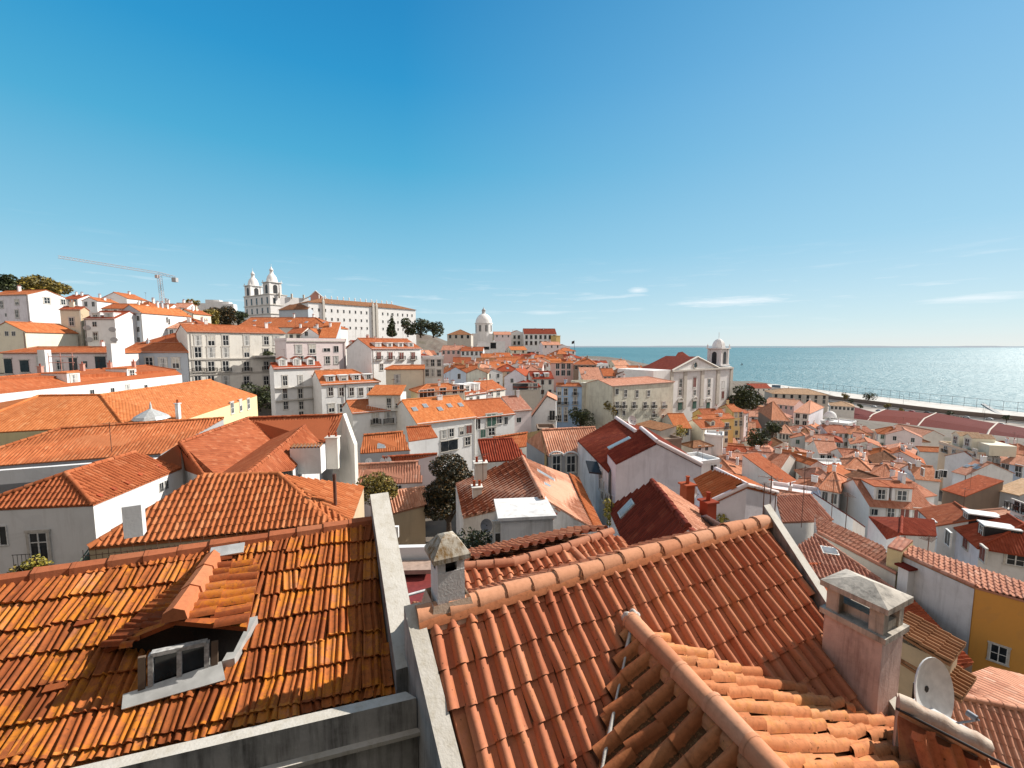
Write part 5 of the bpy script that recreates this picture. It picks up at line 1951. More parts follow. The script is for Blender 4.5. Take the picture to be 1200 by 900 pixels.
mb.build("terrace_deck", STONEF, B1.root)
tree("row of dark green plants on the cream block's roof terrace", c + V((0, -.9, .0)), 1.0, 2.6, LEAFD, 300, .25, .05, "potted_plants", seed=31, cat="plants")
house("wide dark orange roof with small skylights, behind the cream apartment block", 277, 383, 140, 386, 140, d=16, h=12, roof="hipR", pitch=24, wall="ivory", tile="orange", chim=3, sky=5, cornice=False)
B3 = house("tall pale pink building with a plain white parapet", 335, 399, 103, 405, 113, d=10, h=22, roof="flat", wall="pale_pink", chim=0, cat="apartment building", name="apartment_building",
           px=((394, 409, 1.2, 1.6, "dark"), (383, 410, 1.6, .8, "dark"), (384, 422, 1.2, 2), (394, 422, 1.2, 2), (366, 409, 1.6, 2.2), (350, 409, 1.6, 2.2), (352, 422, 1.4, 2), (368, 421, 1.2, 1.6, "dark"), (384, 437, 1.2, 2), (394, 437, 1.2, 2)))
house("white stepped gable house on top of the pale pink building's back", 353, 392, 118, 374, 118, d=8, h=12, roof="gy", pitch=35, wall="white", tile="orange", px=((359, 391, .9, 1.2, "dark"),), chim=2, cornice=False)
house("bright orange slope with a grey chimney wall right of the stepped white gable", 374, 395, 116, 394, 117, d=9, h=12, roof="shed", pitch=27, wall="blue_grey", tile="bright", chim=1, cornice=False)
house("small orange-roofed loggia house left of the stepped white gable", 337, 390, 122, 354, 122, d=8, h=12, wall="ivory", tile="orange", wf=(2, 1), wk="far", chim=1, cornice=False)
B4 = house("white house with three round-headed red roof dormers and a belt of balconies", 320.5, 431, 89, 375.5, 96, x3=380, h=20, pitch=32, wall="white", tile="red", chim=0, dorm=(3, .5, 1.7, 1.5), cat="house",
           px=[(x, y, 1.0, 2.3, "sash", 0) for y in (446, 461) for x in (334, 352, 369)] + [(x, 475, 1.0, 1.8, "sash", 0) for x in (335, 353, 369.5)] + [(x, 485, .9, 1.2, "dark", 0) for x in (353, 370)])
mb = MB()
for y in (453.5, 468):
    c = PP(348, y, B4.A, V((B4.u.y, -B4.u.x, 0)))
    m_ = (B4.A + B4.B) / 2 - B4.nb * .2
    mb.box(V((m_.x, m_.y, c.z)), (B4.w, .6, .22), atan2(B4.u.y, B4.u.x))
mb.build("string_course", STONEF, B4.root)
B5 = house("white house with a bright orange roof and four small white dormers", 376.5, 450, 89, 443, 97, d=9, h=16, roof="hipR", pitch=30, wall="white", tile="bright", chim=0, dorm=(4, .7, 1.9, 1.2), dsty="flat",
           px=[(x, 459, 1.1, 1.9, "sash", 0) for x in (387.5, 400, 412, 423, 434)] + [(x, 478, 1.3, 1.9, "sash", 0) for x in (388.5, 401, 434)])
mb = MB()
p = PP(405, 450, B5.A, V((B5.u.y, -B5.u.x, 0)))
mb.tube([p + V((0, -.25, .2)), p + V((0, -.25, -9))], .09, 6)
mb.build("drainpipe", IRON, B5.root)
house("salmon pink house with rows of small windows and a dark red roof", 406, 406, 116, 424, 114, x3=452, h=18, wall="salmon", swall="pale_pink", tile="darkred", pitch=25, wf=([.15, .38, .62, .85], 4), wsz=(.8, 2.0), chim=2, dorm=(3, .6, 1.2, 1.1))
B7 = house("wide white house with an orange mansard roof and four window-boxed windows", 435, 408, 101, 493, 112, d=12, h=18, pitch=22, wall="white", tile="orange", chim=2, cat="house", dorm=(4, .8, 1.6, 1.0), dsty="flat",
           px=[(x, 417, 1.2, 1.8, "red", 1) for x in (444, 457.5, 470.5, 484)] + [(447, 430, 1, 1.8, "sash", 0)])
antenna(B7.root, PD(476, 404, 107), 5, .3)
B8 = house("cream house with a small orange lean roof and one shuttered window", 452, 432, 98, 497, 100, x3=444, side="L", h=14, roof="hipL", pitch=24, wall="cream", swall="pale_yellow", tile="bright", px=((465.5, 444, 1.3, 2.0), ), chim=0, cornice=False)
house("white block with three columns of windows right of the cream lean-roofed house", 494.5, 420, 108, 519.5, 109, x3=521, h=14, roof="flat", wall="white", px=[(x, y, 1.1, 1.9, "sash", 0) for y in (425, 437) for x in (500.5, 507, 514.5)], chim=1)
B10 = house("cream-yellow house with a wide hipped rusty-orange roof and white chimney", 489, 459, 90, 544, 95, x3=480, side="L", h=12, roof="hip", pitch=22, wall="cream", swall="pale_yellow", tile="orange", chim=2,
            px=((496, 461.5, 1.6, 1.6, "dark"), (505, 460, 1.6, 1.6, "dark"), (519, 458.5, 1.5, 1.6, "dark"), (533, 457, 1.0, 1.6, "dark"), (541, 455.5, .9, 1.8, "dark")))
B11 = house("white house with a roof loft, iron balconies and a shaded orange lean roof", 413, 483.5, 74, 482.5, 80, d=9, h=14, roof="hipR", pitch=20, wall="white", tile="orange", chim=1, px=((440, 490, 1.2, 2.1, "sash", 1), (455, 489, 1.2, 2.1, "sash", 1), (470, 487.5, 1.2, 2.1, "sash", 1), (479, 487, 1.1, 1.7, "sash", 0)))
mb = MB()
lc = PD(450, 470, 77) + V((0, 2.4, -.3))
mb.box(lc, (6.0, 4.0, 3.2), .0)
lo = mb.build("roof_loft", WALLS["white"], B11.root)
put_window(lo, lc + V((.8, -2.0, -1.1)), V((1, 0, 0)), .9, 1.9, "sash")
put_window(lo, lc + V((2.4, -2.0, -1.1)), V((1, 0, 0)), .9, 1.9, "sash")
mb = MB()
slab_face(mb, [lc + V((-3.2, -2.5, 1.5)), lc + V((3.2, -2.5, 1.5)), lc + V((3.0, 2.2, 2.9)), lc + V((-3.0, 2.2, 2.9))], 0)
mb.build("loft_roof", TT["bright"][0], lo)
mb = MB()
for i in range(18):
    p = lc + V((-3.0 + i * .42, -3.0, -1.2))
    mb.tube([p, p + UP * .8], .02, 4)
mb.tube([lc + V((-3.0, -3.0, -.4)), lc + V((4.2, -3.0, -.4))], .03, 4)
mb.build("railing", WFRAME, lo)
B12 = house("white house with a large rusty-orange roof, skylights and arched ground-floor windows", 489, 496, 70.5, 557, 77.5, d=13, h=10, pitch=27, wall="white", tile="bright", chim=1, sky=5,
            px=((520, 509, 1.1, 1.5), (529, 507, 1.1, 1.5), (541, 505, .9, 1.5), (549.5, 503, 1.2, 1.6, "red"), (521, 523, 1.4, 1.8, "far"), (531, 521, 1.8, 1.8, "far"), (548, 517, 1.3, 1.5, "sash")))
house("white house with a bright orange roof, laundry window and green shutter", 557.5, 489, 78, 603, 83, d=11, h=11, pitch=24, wall="white", tile="bright", chim=1,
      px=((560, 497, 1.0, 1.9, "dark"), (576, 492.5, 2.2, 2.4, "green"), (584.5, 491, 1.6, 1.9), (593, 493, .8, 1.4, "dark"), (576, 506, 1.6, 1.5), (566, 508, 1.2, 1.6, "green")))
house("pale pink plain house at the end of the white terrace, one tiny window", 601, 481, 84, 623, 86, d=10, h=11, pitch=24, wall="pale_pink", tile="pinkish", chim=1, px=((608, 492, 1.0, 1.0, "dark"),))
wl = thing("house", "white house end with a bright blank half-gable wall and balcony, left of the blue house", "house", PD(636, 500, 88) - UP * 3)
mb = MB()
mb.slab([PD(x, y, 88) for x, y in ((621, 520), (652, 520), (651.5, 470), (641, 465), (622, 491))], V((.8, 7, 0)))
mb.build("wall", WALLS["white"], wl)
mb = MB()
for a, b in (((621, 490.5), (641, 464)), ((641, 464), (653, 470))):
    mb.slab([PD(*a, 87.8), PD(*b, 87.8), PD(*b, 87.8) + V((.8, 7.6, 0)), PD(*a, 87.8) + V((.8, 7.6, 0))], UP * .18)
mb.build("roof", TT["pinkish"][0], wl)
put_window(wl, PD(647, 492, 87.9), V((1, 0, 0)), 1.2, 2.0, "dark", True)
FOOT.append((PD(636, 500, 88).x, 91, 4, PD(636, 500, 88).z - 3))
BOXES.append((621, 464, 652, 510, 90))
house("dark timber-railed roof box beside the white slanting wall", 631, 506, 80, 652, 80, d=5, h=5, roof="flat", wall="brown", chim=0, cornice=False)
house("white terrace house with a cut-in roof balcony above the pink plain house", 545, 463, 98, 570, 105, d=9, h=10, wall="white", tile="orange", pitch=24, px=((552, 466, 1.2, 1.8), (560, 464, 1.2, 1.8)), dorm=(2, 1.2, 2.4, 1.7), dsty="flat", chim=1)
house("cream terrace house with tall chimneys right of the cut-in roof balcony", 570, 458, 106, 592, 112, d=9, h=10, wall="ivory", tile="orange", pitch=24, px=((576, 461, 1.2, 1.8), (584, 460, 1.2, 1.8)), chim=3)

# ---- blue house, pale green block, yellow houses
D1 = house("light blue house with four floors and small iron balconies", 652, 452, 128, 683.5, 127, x3=637.5, side="L", h=13, pitch=25, wall="blue", swall="lilac", tile="orange", chim=3,
           px=[(x, y, 1.2, 2.2, "sash", b) for x in (655.5, 663) for y, b in ((459, 0), (470, 1), (481, 0), (490, 0))] + [(674, y, 1.2, 2.2, "sash", 1) for y in (459, 469.5, 481)])
house("narrow worn sage-coloured house between the blue house and the pale green block", 683.5, 451, 126, 717, 128, d=10, h=14, roof="flat", wall="sage", chim=1, px=[(x, y, 1.3, 2, "sash", 0) for x in (692, 703) for y in (458, 470)] + [(x, 482, .9, 1.2, "dark", 0) for x in (702, 703.5, 712)])
E1_ = house("long faded sage-green block with a pale pink roof and iron balconies", 717, 452, 117, 791, 131, d=11, h=14, pitch=14, wall="sage", tile="pinkish", chim=1, roof="hipR", cat="apartment building", name="apartment_building",
            px=[(723, 459, 1.2, 1.6, "dark", 0), (733, 461, 1.2, 2.2, "sash", 0), (746.5, 461.5, 1.2, 2.2, "sash", 0), (760, 461, 1.3, 1.8, "sash", 0)] + [(x, 474.5, 1.4, 2.0, "sash", 1) for x in (723, 731, 743, 756, 766, 778)] + [(723, 483, 1.1, 1.6, "dark", 0), (731, 484, 1.1, 1.4, "dark", 0), (766, 485, 1.3, 2.0, "sash", 1), (777, 488, 1.0, 1.2, "dark", 0), (767, 495, 1.0, 1.4, "dark", 0), (776, 497, .9, 1.4, "dark", 0)])
house("pink house with an orange roof and arched windows above the blue house", 645, 425, 185, 672, 184, x3=640, side="L", h=12, pitch=25, wall="pink", tile="bright", chim=1, px=[(x, y, 1.6, 2.4, "dark", 0) for x in (653.5, 660, 666.5) for y in (429, 437)])
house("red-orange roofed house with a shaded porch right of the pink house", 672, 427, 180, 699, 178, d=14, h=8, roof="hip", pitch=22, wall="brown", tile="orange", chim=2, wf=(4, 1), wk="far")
for a in (
    ("small orange gable roof behind the sage block's left end", 707, 440, 150, 722, 150, 10, 8, "gx", "salmon", "bright"),
    ("low house with a yellowed lichened roof behind the sage block", 722, 439, 150, 745, 150, 12, 8, "gy", "pale_pink", "brown"),
    ("small house with white window wall and orange roof behind the sage block", 745, 440, 150, 763, 150, 10, 8, "gx", "white", "orange"),
    ("white terraced boxes right of the red-orange porch house", 690, 430, 190, 703, 190, 9, 8, "flat", "white", "pinkish"),
    ("white stepped block with a roof hut between the porch house and the river", 700, 428, 200, 714, 200, 9, 9, "flat", "white", "pinkish"),
    ("pale low roof of pinkish tiles above the worn sage-coloured house", 683, 446, 140, 708, 140, 9, 8, "shed", "ivory", "pinkish"),
):
    house(a[0], a[1], a[2], a[3], a[4], a[5], d=a[6], h=a[7], roof=a[8], wall=a[9], tile=a[10], wf=(3, 1), wk="dark", wsz=(.9, 1.4), chim=1, cornice=False)
house("low house with a broad bright orange roof below the church steps", 791, 501, 118, 814, 118, d=12, h=7, pitch=27, wall="ivory", tile="bright", wf=(2, 1), wk="dark", chim=0, cornice=False)
house("yellow-walled house with an orange roof under the church", 811, 489, 128, 826, 124, d=12, h=9, roof="gy", pitch=25, wall="yellow", tile="orange", chim=1, cornice=False)
house("white house with a red roof, plants on its ledge, left of the yellow tower house", 826, 489, 130, 857, 130, d=9, h=9, pitch=24, wall="white", tile="orange", px=((840, 489, 1, 2.2, "dark"), (848, 488.5, 1, 1.4, "dark"), (853, 488.5, 1, 1.4, "dark")), chim=1, swall="yellow")
house("peach-cream house with dormered orange roof below the red-roofed white house", 822, 502, 118, 858, 120, d=8, h=10, pitch=24, wall="cream", tile="orange", px=((852, 499, 1.2, 1.8, "sash", 1), (851, 508, 1, 1.3, "dark"), (851, 516, 1, 1.3, "dark")), chim=1, dorm=(1, 1.0, 1.6, 1.2))
house("narrow pale yellow tower house with paired windows, below the church", 858.5, 482, 134, 872, 134, d=9, h=14, pitch=20, wall="pale_yellow", tile="orange", px=[(x, y, 1.0, 1.8, "sash", 0) for x in (862.5, 868) for y in (486, 496)] + [(863, 507, .9, 1.4, "dark", 0), (864, 516, 1.4, 1.6, "dark", 0)], chim=1)
house("narrow pale pink house attached to the yellow tower house", 872.5, 484, 134, 881, 136, d=9, h=13, pitch=20, wall="pale_pink", tile="orange", px=[(875, y, .9, 1.6, "sash", 0) for y in (490, 498, 508)], chim=0)
house("white hip-roofed cottage with brown tiles and two small windows", 812, 524, 104, 840, 106, x3=803, side="L", h=8, roof="hip", pitch=25, wall="white", swall="ivory", tile="brown", px=((820, 525, .9, 1.2, "dark"), (828, 525, .9, 1.2, "dark")), chim=0, cornice=False)
house("blank white wall house behind the brown-roofed cottage", 826, 511, 110, 852, 108, d=6, h=9, roof="flat", wall="white", chim=1, cornice=False)
house("low garage with a flat white roof behind the lilac gable", 776, 518, 96, 803, 98, d=8, h=5, roof="flat", wall="brown", chim=0, cornice=False)
house("long white wall house with a small double window, behind the orange slope", 816, 545, 70, 850, 72, d=5, h=6, roof="flat", wall="white", px=((836, 548, 1.4, 1.0, "dark"),), chim=0, cornice=False)
house("grey mossy retaining house under the sage block", 745, 497, 108, 778, 100, d=5, h=6, roof="shed", pitch=8, wall="stone", tile="brown", chim=0, cornice=False)

# ---- lower town on the right
def tw(label, x1, y1, D1, x2, y2=None, D2=None, **k):
    if k.get("tile") == "orange" and (x1 * 7 + y1 * 3) % 10 < 7:
        k["tile"] = "rose"  # haze put into the colour: most orange roofs here drawn paler
    return house(label, x1, y1, D1, x2, D2=D2, y2=y2, **k)
tw("cream and lilac house with a pinkish hipped roof and four dark windows", 931, 483, 190, 953, D2=186, x3=970, h=9, roof="hip", wall="ivory", swall="lilac", tile="pinkish", pitch=16, wf=(2, 2), wk="dark", wsz=(1.5, 2), chim=1)
tw("small hip-roofed ivory cottage between the brown tenement and olive-roofed cottage", 913, 507, 150, 935, D2=148, d=10, h=6, roof="hip", wall="ivory", tile="pinkish", wf=(4, 1), wk="dark", chim=0)
tw("cottage with an olive-brown hipped roof right of the small ivory cottage", 937, 511, 148, 958, D2=146, d=10, h=6, roof="hip", wall="white", tile="brown", wf=(3, 1), wk="dark", chim=0)
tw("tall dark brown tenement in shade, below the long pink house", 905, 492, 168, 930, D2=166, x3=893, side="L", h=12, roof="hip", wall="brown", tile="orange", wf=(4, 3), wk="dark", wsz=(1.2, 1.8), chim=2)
tw("broad weathered stone barrack with a tan roof and dark openings, by the river", 905, 461, 300, 975, D2=290, x3=899, side="L", h=15, roof="hip", wall="stone", swall="stone", tile="tan", pitch=18, wf=(7, 2), wk="far", wsz=(1.6, 2.6), chim=1, cornice=False)
tw("long pink house with a faded pink roof in front of the stone barrack", 895, 472, 232, 935, D2=220, d=14, h=8, wall="pink", tile="pinkish", pitch=20, wf=(6, 1), wk="dark", chim=1)
tw("lilac-shaded gabled house right of the church trees", 875, 463, 262, 897, D2=262, d=12, h=10, roof="gy", wall="lilac", tile="pinkish", pitch=30, wf=(2, 1), wk="dark", chim=0)
tw("low red-roofed riverside house beyond the lilac gable", 880, 455, 330, 907, D2=330, d=14, h=8, wall="ivory", tile="red", wf=(4, 1), wk="dark", chim=1)
tw("long tan-roofed ivory building with a row of six small windows", 973, 475, 265, 1007, D2=258, d=14, h=9, roof="hip", wall="ivory", tile="tan", pitch=18, wf=(6, 1), wk="dark", wsz=(1.6, 1.8), chim=0)
Fh = tw("cluster of flat white terraces with a pale dome", 962, 494, 190, 1000, D2=182, d=12, h=8, roof="flat", wall="white", wf=(5, 1), wk="dark", chim=1)
mb = MB()
p = PD(973, 486, 195) - UP * 1
mb.lathe(p, [(2.5, 0), (2.4, .8), (2.0, 1.7), (1.2, 2.4), (.3, 2.8)], 16)
mb.build("dome", WALLS["white"], Fh.root)
tw("house with a deep orange ridge roof and large blank greyish white front", 917, 533, 100, 960, 544, x3=974, d=9, h=9, wall="white_worn", tile="orange", pitch=26, chim=1, cornice=False)
tw("orange-roofed house with a blank wall and a flue, left of the greyish white front", 893, 548, 92, 921, 552, d=13, h=7, wall="ivory", tile="orange", pitch=24, wf=(2, 1), wk="dark", chim=2)
tw("small house with a glowing orange lean roof and white lower wall", 917, 567, 84, 944, 563, d=9, h=6, roof="shed", pitch=24, wall="white", tile="bright", wf=(4, 1), wk="dark", chim=0)
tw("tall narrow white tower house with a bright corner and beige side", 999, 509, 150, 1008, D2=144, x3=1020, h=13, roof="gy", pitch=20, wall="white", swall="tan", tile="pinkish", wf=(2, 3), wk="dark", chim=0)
tw("pair of dusty pink roofs left of the tall white tower house", 960, 531, 122, 994, 533, d=12, h=7, wall="white", tile="pinkish", wf=(3, 1), wk="dark", chim=2)
tw("brown-roofed house with a pale ornate bell gable, in front of the warehouse", 1030, 512, 160, 1058, 517, d=12, h=8, roof="hip", wall="ivory", tile="brown", wf=(3, 1), wk="dark", chim=3)
tw("beige ruin-like house with tall chimneys left of the brown-roofed house", 1020, 505, 168, 1040, 508, d=8, h=8, roof="flat", wall="peach", wf=(2, 1), wk="dark", chim=3)
tw("white-gabled house with one double window, left of the peach corner building", 1069, 525, 138, 1089, 528, d=12, h=7, roof="gy", pitch=30, wall="white", tile="orange", wf=(1, 1), wk="dark", wsz=(2, 1.8), chim=1)
tw("long low pink roof in front of the dark red warehouse", 1040, 503, 178, 1090, 511, d=10, h=7, wall="ivory", tile="pinkish", wf=(5, 1), wk="dark", chim=1)
PB = tw("peach corner building with two gabled roof houses and dark roof edge", 1101, 519, 122, 1155, 532, x3=1175, h=15, roof="flat", wall="peach", swall="ivory", chim=1, cat="apartment building", name="apartment_building",
        px=((1108, 526, 1.3, 2, "sash", 1), (1118, 527, 1.3, 2, "sash"), (1130, 529, 1.4, 2, "sash"), (1142, 531, 1.4, 2, "sash"), (1130, 539, 1.8, 1.8, "dark"), (1118, 536, 1.4, 1.8, "sash")), spx=[(x, y, 1.2, 2.2, "sash", b) for x in (1159, 1168) for y, b in ((531, 0), (542, 1), (552, 0))])
for (x, y) in ((1119, 520), (1133, 523)):
    dormer(PB.root, PP(x, y, PB.A + PB.nb * 1.0, PB.nb), PB.u, 3.0, 2.6, 5, WALLS["cream"], TT["tan"][0], "gable")
mb = MB()
c = (PB.A + PB.B) / 2 + PB.nb * 5
mb.box(c + PB.u * 1.5 + UP * 1.4, (PB.w * .95, 5.5, 2.8), atan2(PB.u.y, PB.u.x))
mb.build("attic", WALLS["cream"], PB.root)
tw("pale blue house with a pinkish roof and three dark windows at the right edge", 1174, 541, 106, 1215, 546, d=10, h=9, wall="pale_blue", tile="pinkish", pitch=20, px=((1178, 548, 1.4, 1.8, "dark"), (1194, 549, 1.4, 1.8, "dark"), (1194, 556, 1.2, 1.2, "dark")), chim=1)
tw("large white gabled house with a long side wing and small windows", 1055, 549, 88, 1087, 560, x3=1117, d=12, h=8, roof="gy", pitch=28, wall="white", swall="white", tile="orange", px=((1066, 547, 1.1, 1.4, "dark"), (1081, 553, 1.1, 1.4, "dark")), spx=((1099, 556, .8, 1.6, "dark"), (1105, 555, 1.1, 1.4, "dark")), chim=1)
tw("white house with pink roof and big white skylights in front of the peach building", 1117, 552, 92, 1148, 556, d=12, h=7, pitch=22, wall="white", tile="pinkish", sky=3, chim=1, roof="gx")
tw("long shaded stone wall house with a dark ridge running down the lower town", 991, 556, 80, 1050, 573, d=5, h=6, wall="stone", tile="brown", pitch=20, chim=0, cornice=False)
tw("hip-roofed orange house in front of the long shaded stone wall", 962, 572, 68, 996, 576, d=10, h=6, roof="hip", pitch=20, wall="white_worn", tile="orange", wf=(2, 1), wk="dark", chim=1)
F5 = tw("white house with two boxy white dormers and a swept gable, lower right", 1019, 591, 62, 1111, 596, d=9, h=8, pitch=30, wall="white", tile="orange", px=[(1024, 600, 1.0, .9, "dark"), (1044, 600.5, 1.1, 1.6), (1060, 601, 1.2, 1.6, "red"), (1076, 602, 1.2, 1.6, "red")], chim=1, cornice=False)
for (x, w_) in ((1032, 2.0), (1056, 2.6)):
    c = PP(x, 590, F5.A + F5.nb * .9, F5.nb)
    dormer(F5.root, V((c.x, c.y, F5.z + .5)), F5.u, w_, 2.0, 3.4, WALLS["white"], TT["orange"][0], "flat")
tw("small orange-roofed white block with a bright blank side, right of the boxy dormers", 1080, 581, 66, 1112, 579, d=9, h=7, wall="white", tile="orange", pitch=20, chim=1, cornice=False)
F6 = tw("long lilac-white house with two black-clad dormers in its rust-red roof", 1120, 616, 52, 1173, 640, d=9, h=8, pitch=28, roof="hipR", wall="lilac", swall="white", tile="red", px=((1132, 636, 1.3, 1.5, "red"), (1152, 649, 1.3, 1.6, "red")), spx=((1190, 656, 1.6, 1.3),), chim=0, cornice=False)
for (x, y) in ((1131, 613), (1150, 621)):
    c = PP(x, y, F6.A + F6.nb * 1.0, F6.nb)
    d_ = dormer(F6.root, V((c.x, c.y, F6.z + .35)), F6.u, 1.7, 1.5, 3.0, BLACK, WALLS["white"], "flat", front=BLACK)
house("white gabled wing with dark windows joined to the black-dormered house", 1078, 596, 58, 1120, 52.5, d=7, h=8, wall="white", tile="orange", pitch=24, px=((1094, 619, 1.2, 2.0, "dark"), (1111, 630, 1.3, 1.8, "dark")), chim=0, cornice=False)
tw("house with a wide dusty pink hipped roof at the right, by the parked awnings", 1147, 599, 60, 1185, 607, d=9, h=7, roof="hip", pitch=20, wall="ivory", tile="pinkish", wf=(2, 1), wk="dark", chim=0)
tw("white house with a dark red gable and balcony at the right edge", 1184, 597, 54, 1222, 603, d=9, h=9, roof="gy", pitch=28, wall="white", tile="darkred", px=((1196, 594, 2.2, 1.3, "sash", 1), (1194, 614, 1.1, 1.6)), chim=0)
tw("white house with three framed windows under a hipped roof, mid lower town", 1020, 557, 80, 1063, 562, d=9, h=7, roof="hip", pitch=20, wall="white", tile="orange", wf=(3, 1), wk="sash", chim=1)
tw("broad pink-orange roof beside the long shaded stone wall, with a low white front", 991, 549, 92, 1034, 553, d=10, h=6, roof="hip", pitch=18, wall="ivory", tile="orange", wf=(3, 1), wk="dark", chim=2)
tw("long low white market canopy at the right edge among dark openings", 1165, 573, 78, 1215, 580, d=9, h=4, roof="shed", pitch=8, wall="grey", tile="tan", capm=AWN, chim=0, cornice=False)
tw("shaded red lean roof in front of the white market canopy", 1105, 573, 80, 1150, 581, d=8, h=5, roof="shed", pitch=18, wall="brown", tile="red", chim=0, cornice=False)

# ------------------------------------------------------------------ churches
def gable_block(mb, A, B, d, z0, z1, apex=0, m=0):
    u = (B - A); u.z = 0; u.normalize()
    nb = V((-u.y, u.x, 0))
    A, B = V((A.x, A.y, 0)), V((B.x, B.y, 0))
    def lv(p, z): return V((p.x, p.y, z))
    C, E = B + nb * d, A + nb * d
    top = [lv((A + B) / 2, z1 + apex)] if apex else []
    topb = [lv((C + E) / 2, z1 + apex)] if apex else []
    mb.face([lv(A, z0), lv(B, z0), lv(B, z1)] + top + [lv(A, z1)], m)
    mb.face([lv(B, z0), lv(C, z0), lv(C, z1), lv(B, z1)], m)
    mb.face([lv(C, z0), lv(E, z0), lv(E, z1)] + topb + [lv(C, z1)], m)
    mb.face([lv(E, z0), lv(A, z0), lv(A, z1), lv(E, z1)], m)
    if not apex:
        mb.face([lv(A, z1), lv(B, z1), lv(C, z1), lv(E, z1)], m)
    return u, nb


def tower_top(root, c, yaw, w, z, hb, mat, dome=(1.0, 1.0), lantern=True, name="belfry"):
    """open belfry with arched dark openings, cornice, dome and lantern."""
    mb = MB()
    mb.box(V((c.x, c.y, z + .25)), (w * 1.12, w * 1.12, .5), yaw)
    mb.box(V((c.x, c.y, z + hb / 2 + .5)), (w * .94, w * .94, hb), yaw)
    M = Matrix.Rotation(yaw, 3, "Z")
    for a in (-1, 1):
        for b in (-1, 1):
            mb.box(c_xy(c, M, a * w * .42, b * w * .42, z + hb / 2 + .5), (w * .17, w * .17, hb), yaw)
    mb.box(V((c.x, c.y, z + hb + .65)), (w * 1.16, w * 1.16, .4), yaw)
    bel = mb.build(name, mat, root)
    for i in range(4):
        a = yaw + i * pi / 2
        o = V((sin(a), -cos(a), 0))
        u = V((cos(a), sin(a), 0))
        mm = MB()
        ow, oh = w * .34, hb * .78
        ctr = V((c.x, c.y, z + .7)) + o * (w * .48)
        pts = [ctr - u * ow / 2, ctr + u * ow / 2] + [ctr + u * (ow / 2 * cos(t)) + UP * (oh - ow / 2 + ow / 2 * sin(t)) for t in [pi * k / 8 for k in range(9)]]
        mm.slab(pts, o * .06)
        mm.build("belfry_opening", BLACK, bel)
    md = MB()
    r = w * .5 * dome[0]
    hd = w * .62 * dome[1]
    prof = [(r, 0), (r * 1.0, .3)] + [(r * .96 * cos(t), .3 + hd * sin(t)) for t in [k * pi / 2 / 7 for k in range(1, 7)]] + [(r * .12, .3 + hd)]
    md.lathe(V((c.x, c.y, z + hb + .8)), prof, 8 if dome[0] > .9 else 16, smooth=dome[0] <= .9)
    zt = z + hb + 1.1 + hd
    if lantern:
        md.lathe(V((c.x, c.y, zt - .5)), [(r * .42, 0), (r * .34, .4), (r * .30, w * .30), (r * .42, w * .32), (r * .30, w * .40), (r * .16, w * .50), (r * .04, w * .62)], 8)
    md.tube([V((c.x, c.y, zt - .3)), V((c.x, c.y, zt + w * (.78 if lantern else .45)))], .08, 5)
    md.build("dome", mat, bel)
    for a in (-1, 1):
        for b in (-1, 1):
            mq = MB()
            mq.lathe(c_xy(c, M, a * w * .5, b * w * .5, z + hb + .85), [(.28, 0), (.2, .5), (.32, .8), (.05, 1.5)], 6)
            mq.build("pinnacle", mat, bel)
    return bel


# church with one bell tower, right of centre
CA, CB = PD(787, 430, 144), PD(842, 430, 160)
zc0, zc1 = PD(790, 478, 150).z, PD(790, 433, 150).z
ce = thing("church", "white church with a pedimented front and a single domed bell tower before the river", "church", V((CA.x + 9, 160, zc0)))
mb = MB()
apx = PD(815, 419, 150).z - zc1
u, nb = gable_block(mb, CA, CB, 13, zc0 - 12, zc1, apx)
TB = PD(857.5, 430, 165)
gable_block(mb, CB + u * .05, TB, 6.2, zc0 - 12, zc1 + .4)
gable_block(mb, PD(766, 430, 139), CA, 16, zc0 - 12, PD(775, 432, 152).z)
mb.build("wall", WALLS["church"], ce)
CH_N = V((u.y, -u.x, 0))
cyaw = atan2(u.y, u.x)
mb = MB()
for (a, b) in ((785.5, 788.5), (801, 804.5), (821, 824.5), (839.5, 843), (855, 858)):
    p, q = PP(a, 440, CA, CH_N), PP(b, 440, CA, CH_N)
    c = (p + q) / 2
    mb.box(V((c.x, c.y, (zc0 + zc1) / 2)) + CH_N * .12, ((q - p).length, .5, zc1 - zc0), cyaw)
    mb.build("pilaster", WALLS["stone"], ce)
    mb = MB()
mb = MB()
for z_, w_, h_ in ((zc1 - .2, 1.0, .6),):
    c = (CA + TB) / 2
    mb.box(V((c.x, c.y, z_)) + CH_N * .25, ((TB - CA).length + .6, 1.0, h_), cyaw)
for s, e in ((CA, None), (CB, None)):
    a = V((s.x, s.y, zc1)) + CH_N * .3
    m_ = (CA + CB) / 2
    b = V((m_.x, m_.y, zc1 + apx + .2)) + CH_N * .3
    mb.tube([a, b], .38, 4, smooth=False)
mb.build("cornice", STONEF, ce)
mb = MB()
m_ = V(((CA.x + CB.x) / 2, (CA.y + CB.y) / 2, zc1))
ov = .5
for s in (-1, 1):
    e = m_ + u * (s * ((CB - CA).length / 2 + ov)) + CH_N * .5
    slab_face(mb, [e, e + nb * 13.5, m_ + nb * 13 + UP * (apx + .3), m_ + CH_N * .5 + UP * (apx + .3)], 0, .3)
mb.build("roof", TT["darkred"][0], ce)
mb = MB()
r0, r1 = PD(794, 418, 172), PD(812, 413, 172)
hz = PD(803, 433, 170).z
gable_block(mb, PD(786, 430, 165), PD(819, 430, 165), 14, hz - 8, hz + 1.6)
mb.build("nave", WALLS["church"], ce)
mb = MB()
n0 = [PD(785, 429, 164.5), PD(820, 429, 164.5), PD(821, 429, 180), PD(785, 429, 180)]
n0 = [V((p.x, p.y, hz + 1.6)) for p in n0]
rr = [V((n0[0].x + 6, 172, PD(795, 413, 172).z)), V((n0[1].x - 4, 172, PD(808, 412, 172).z))]
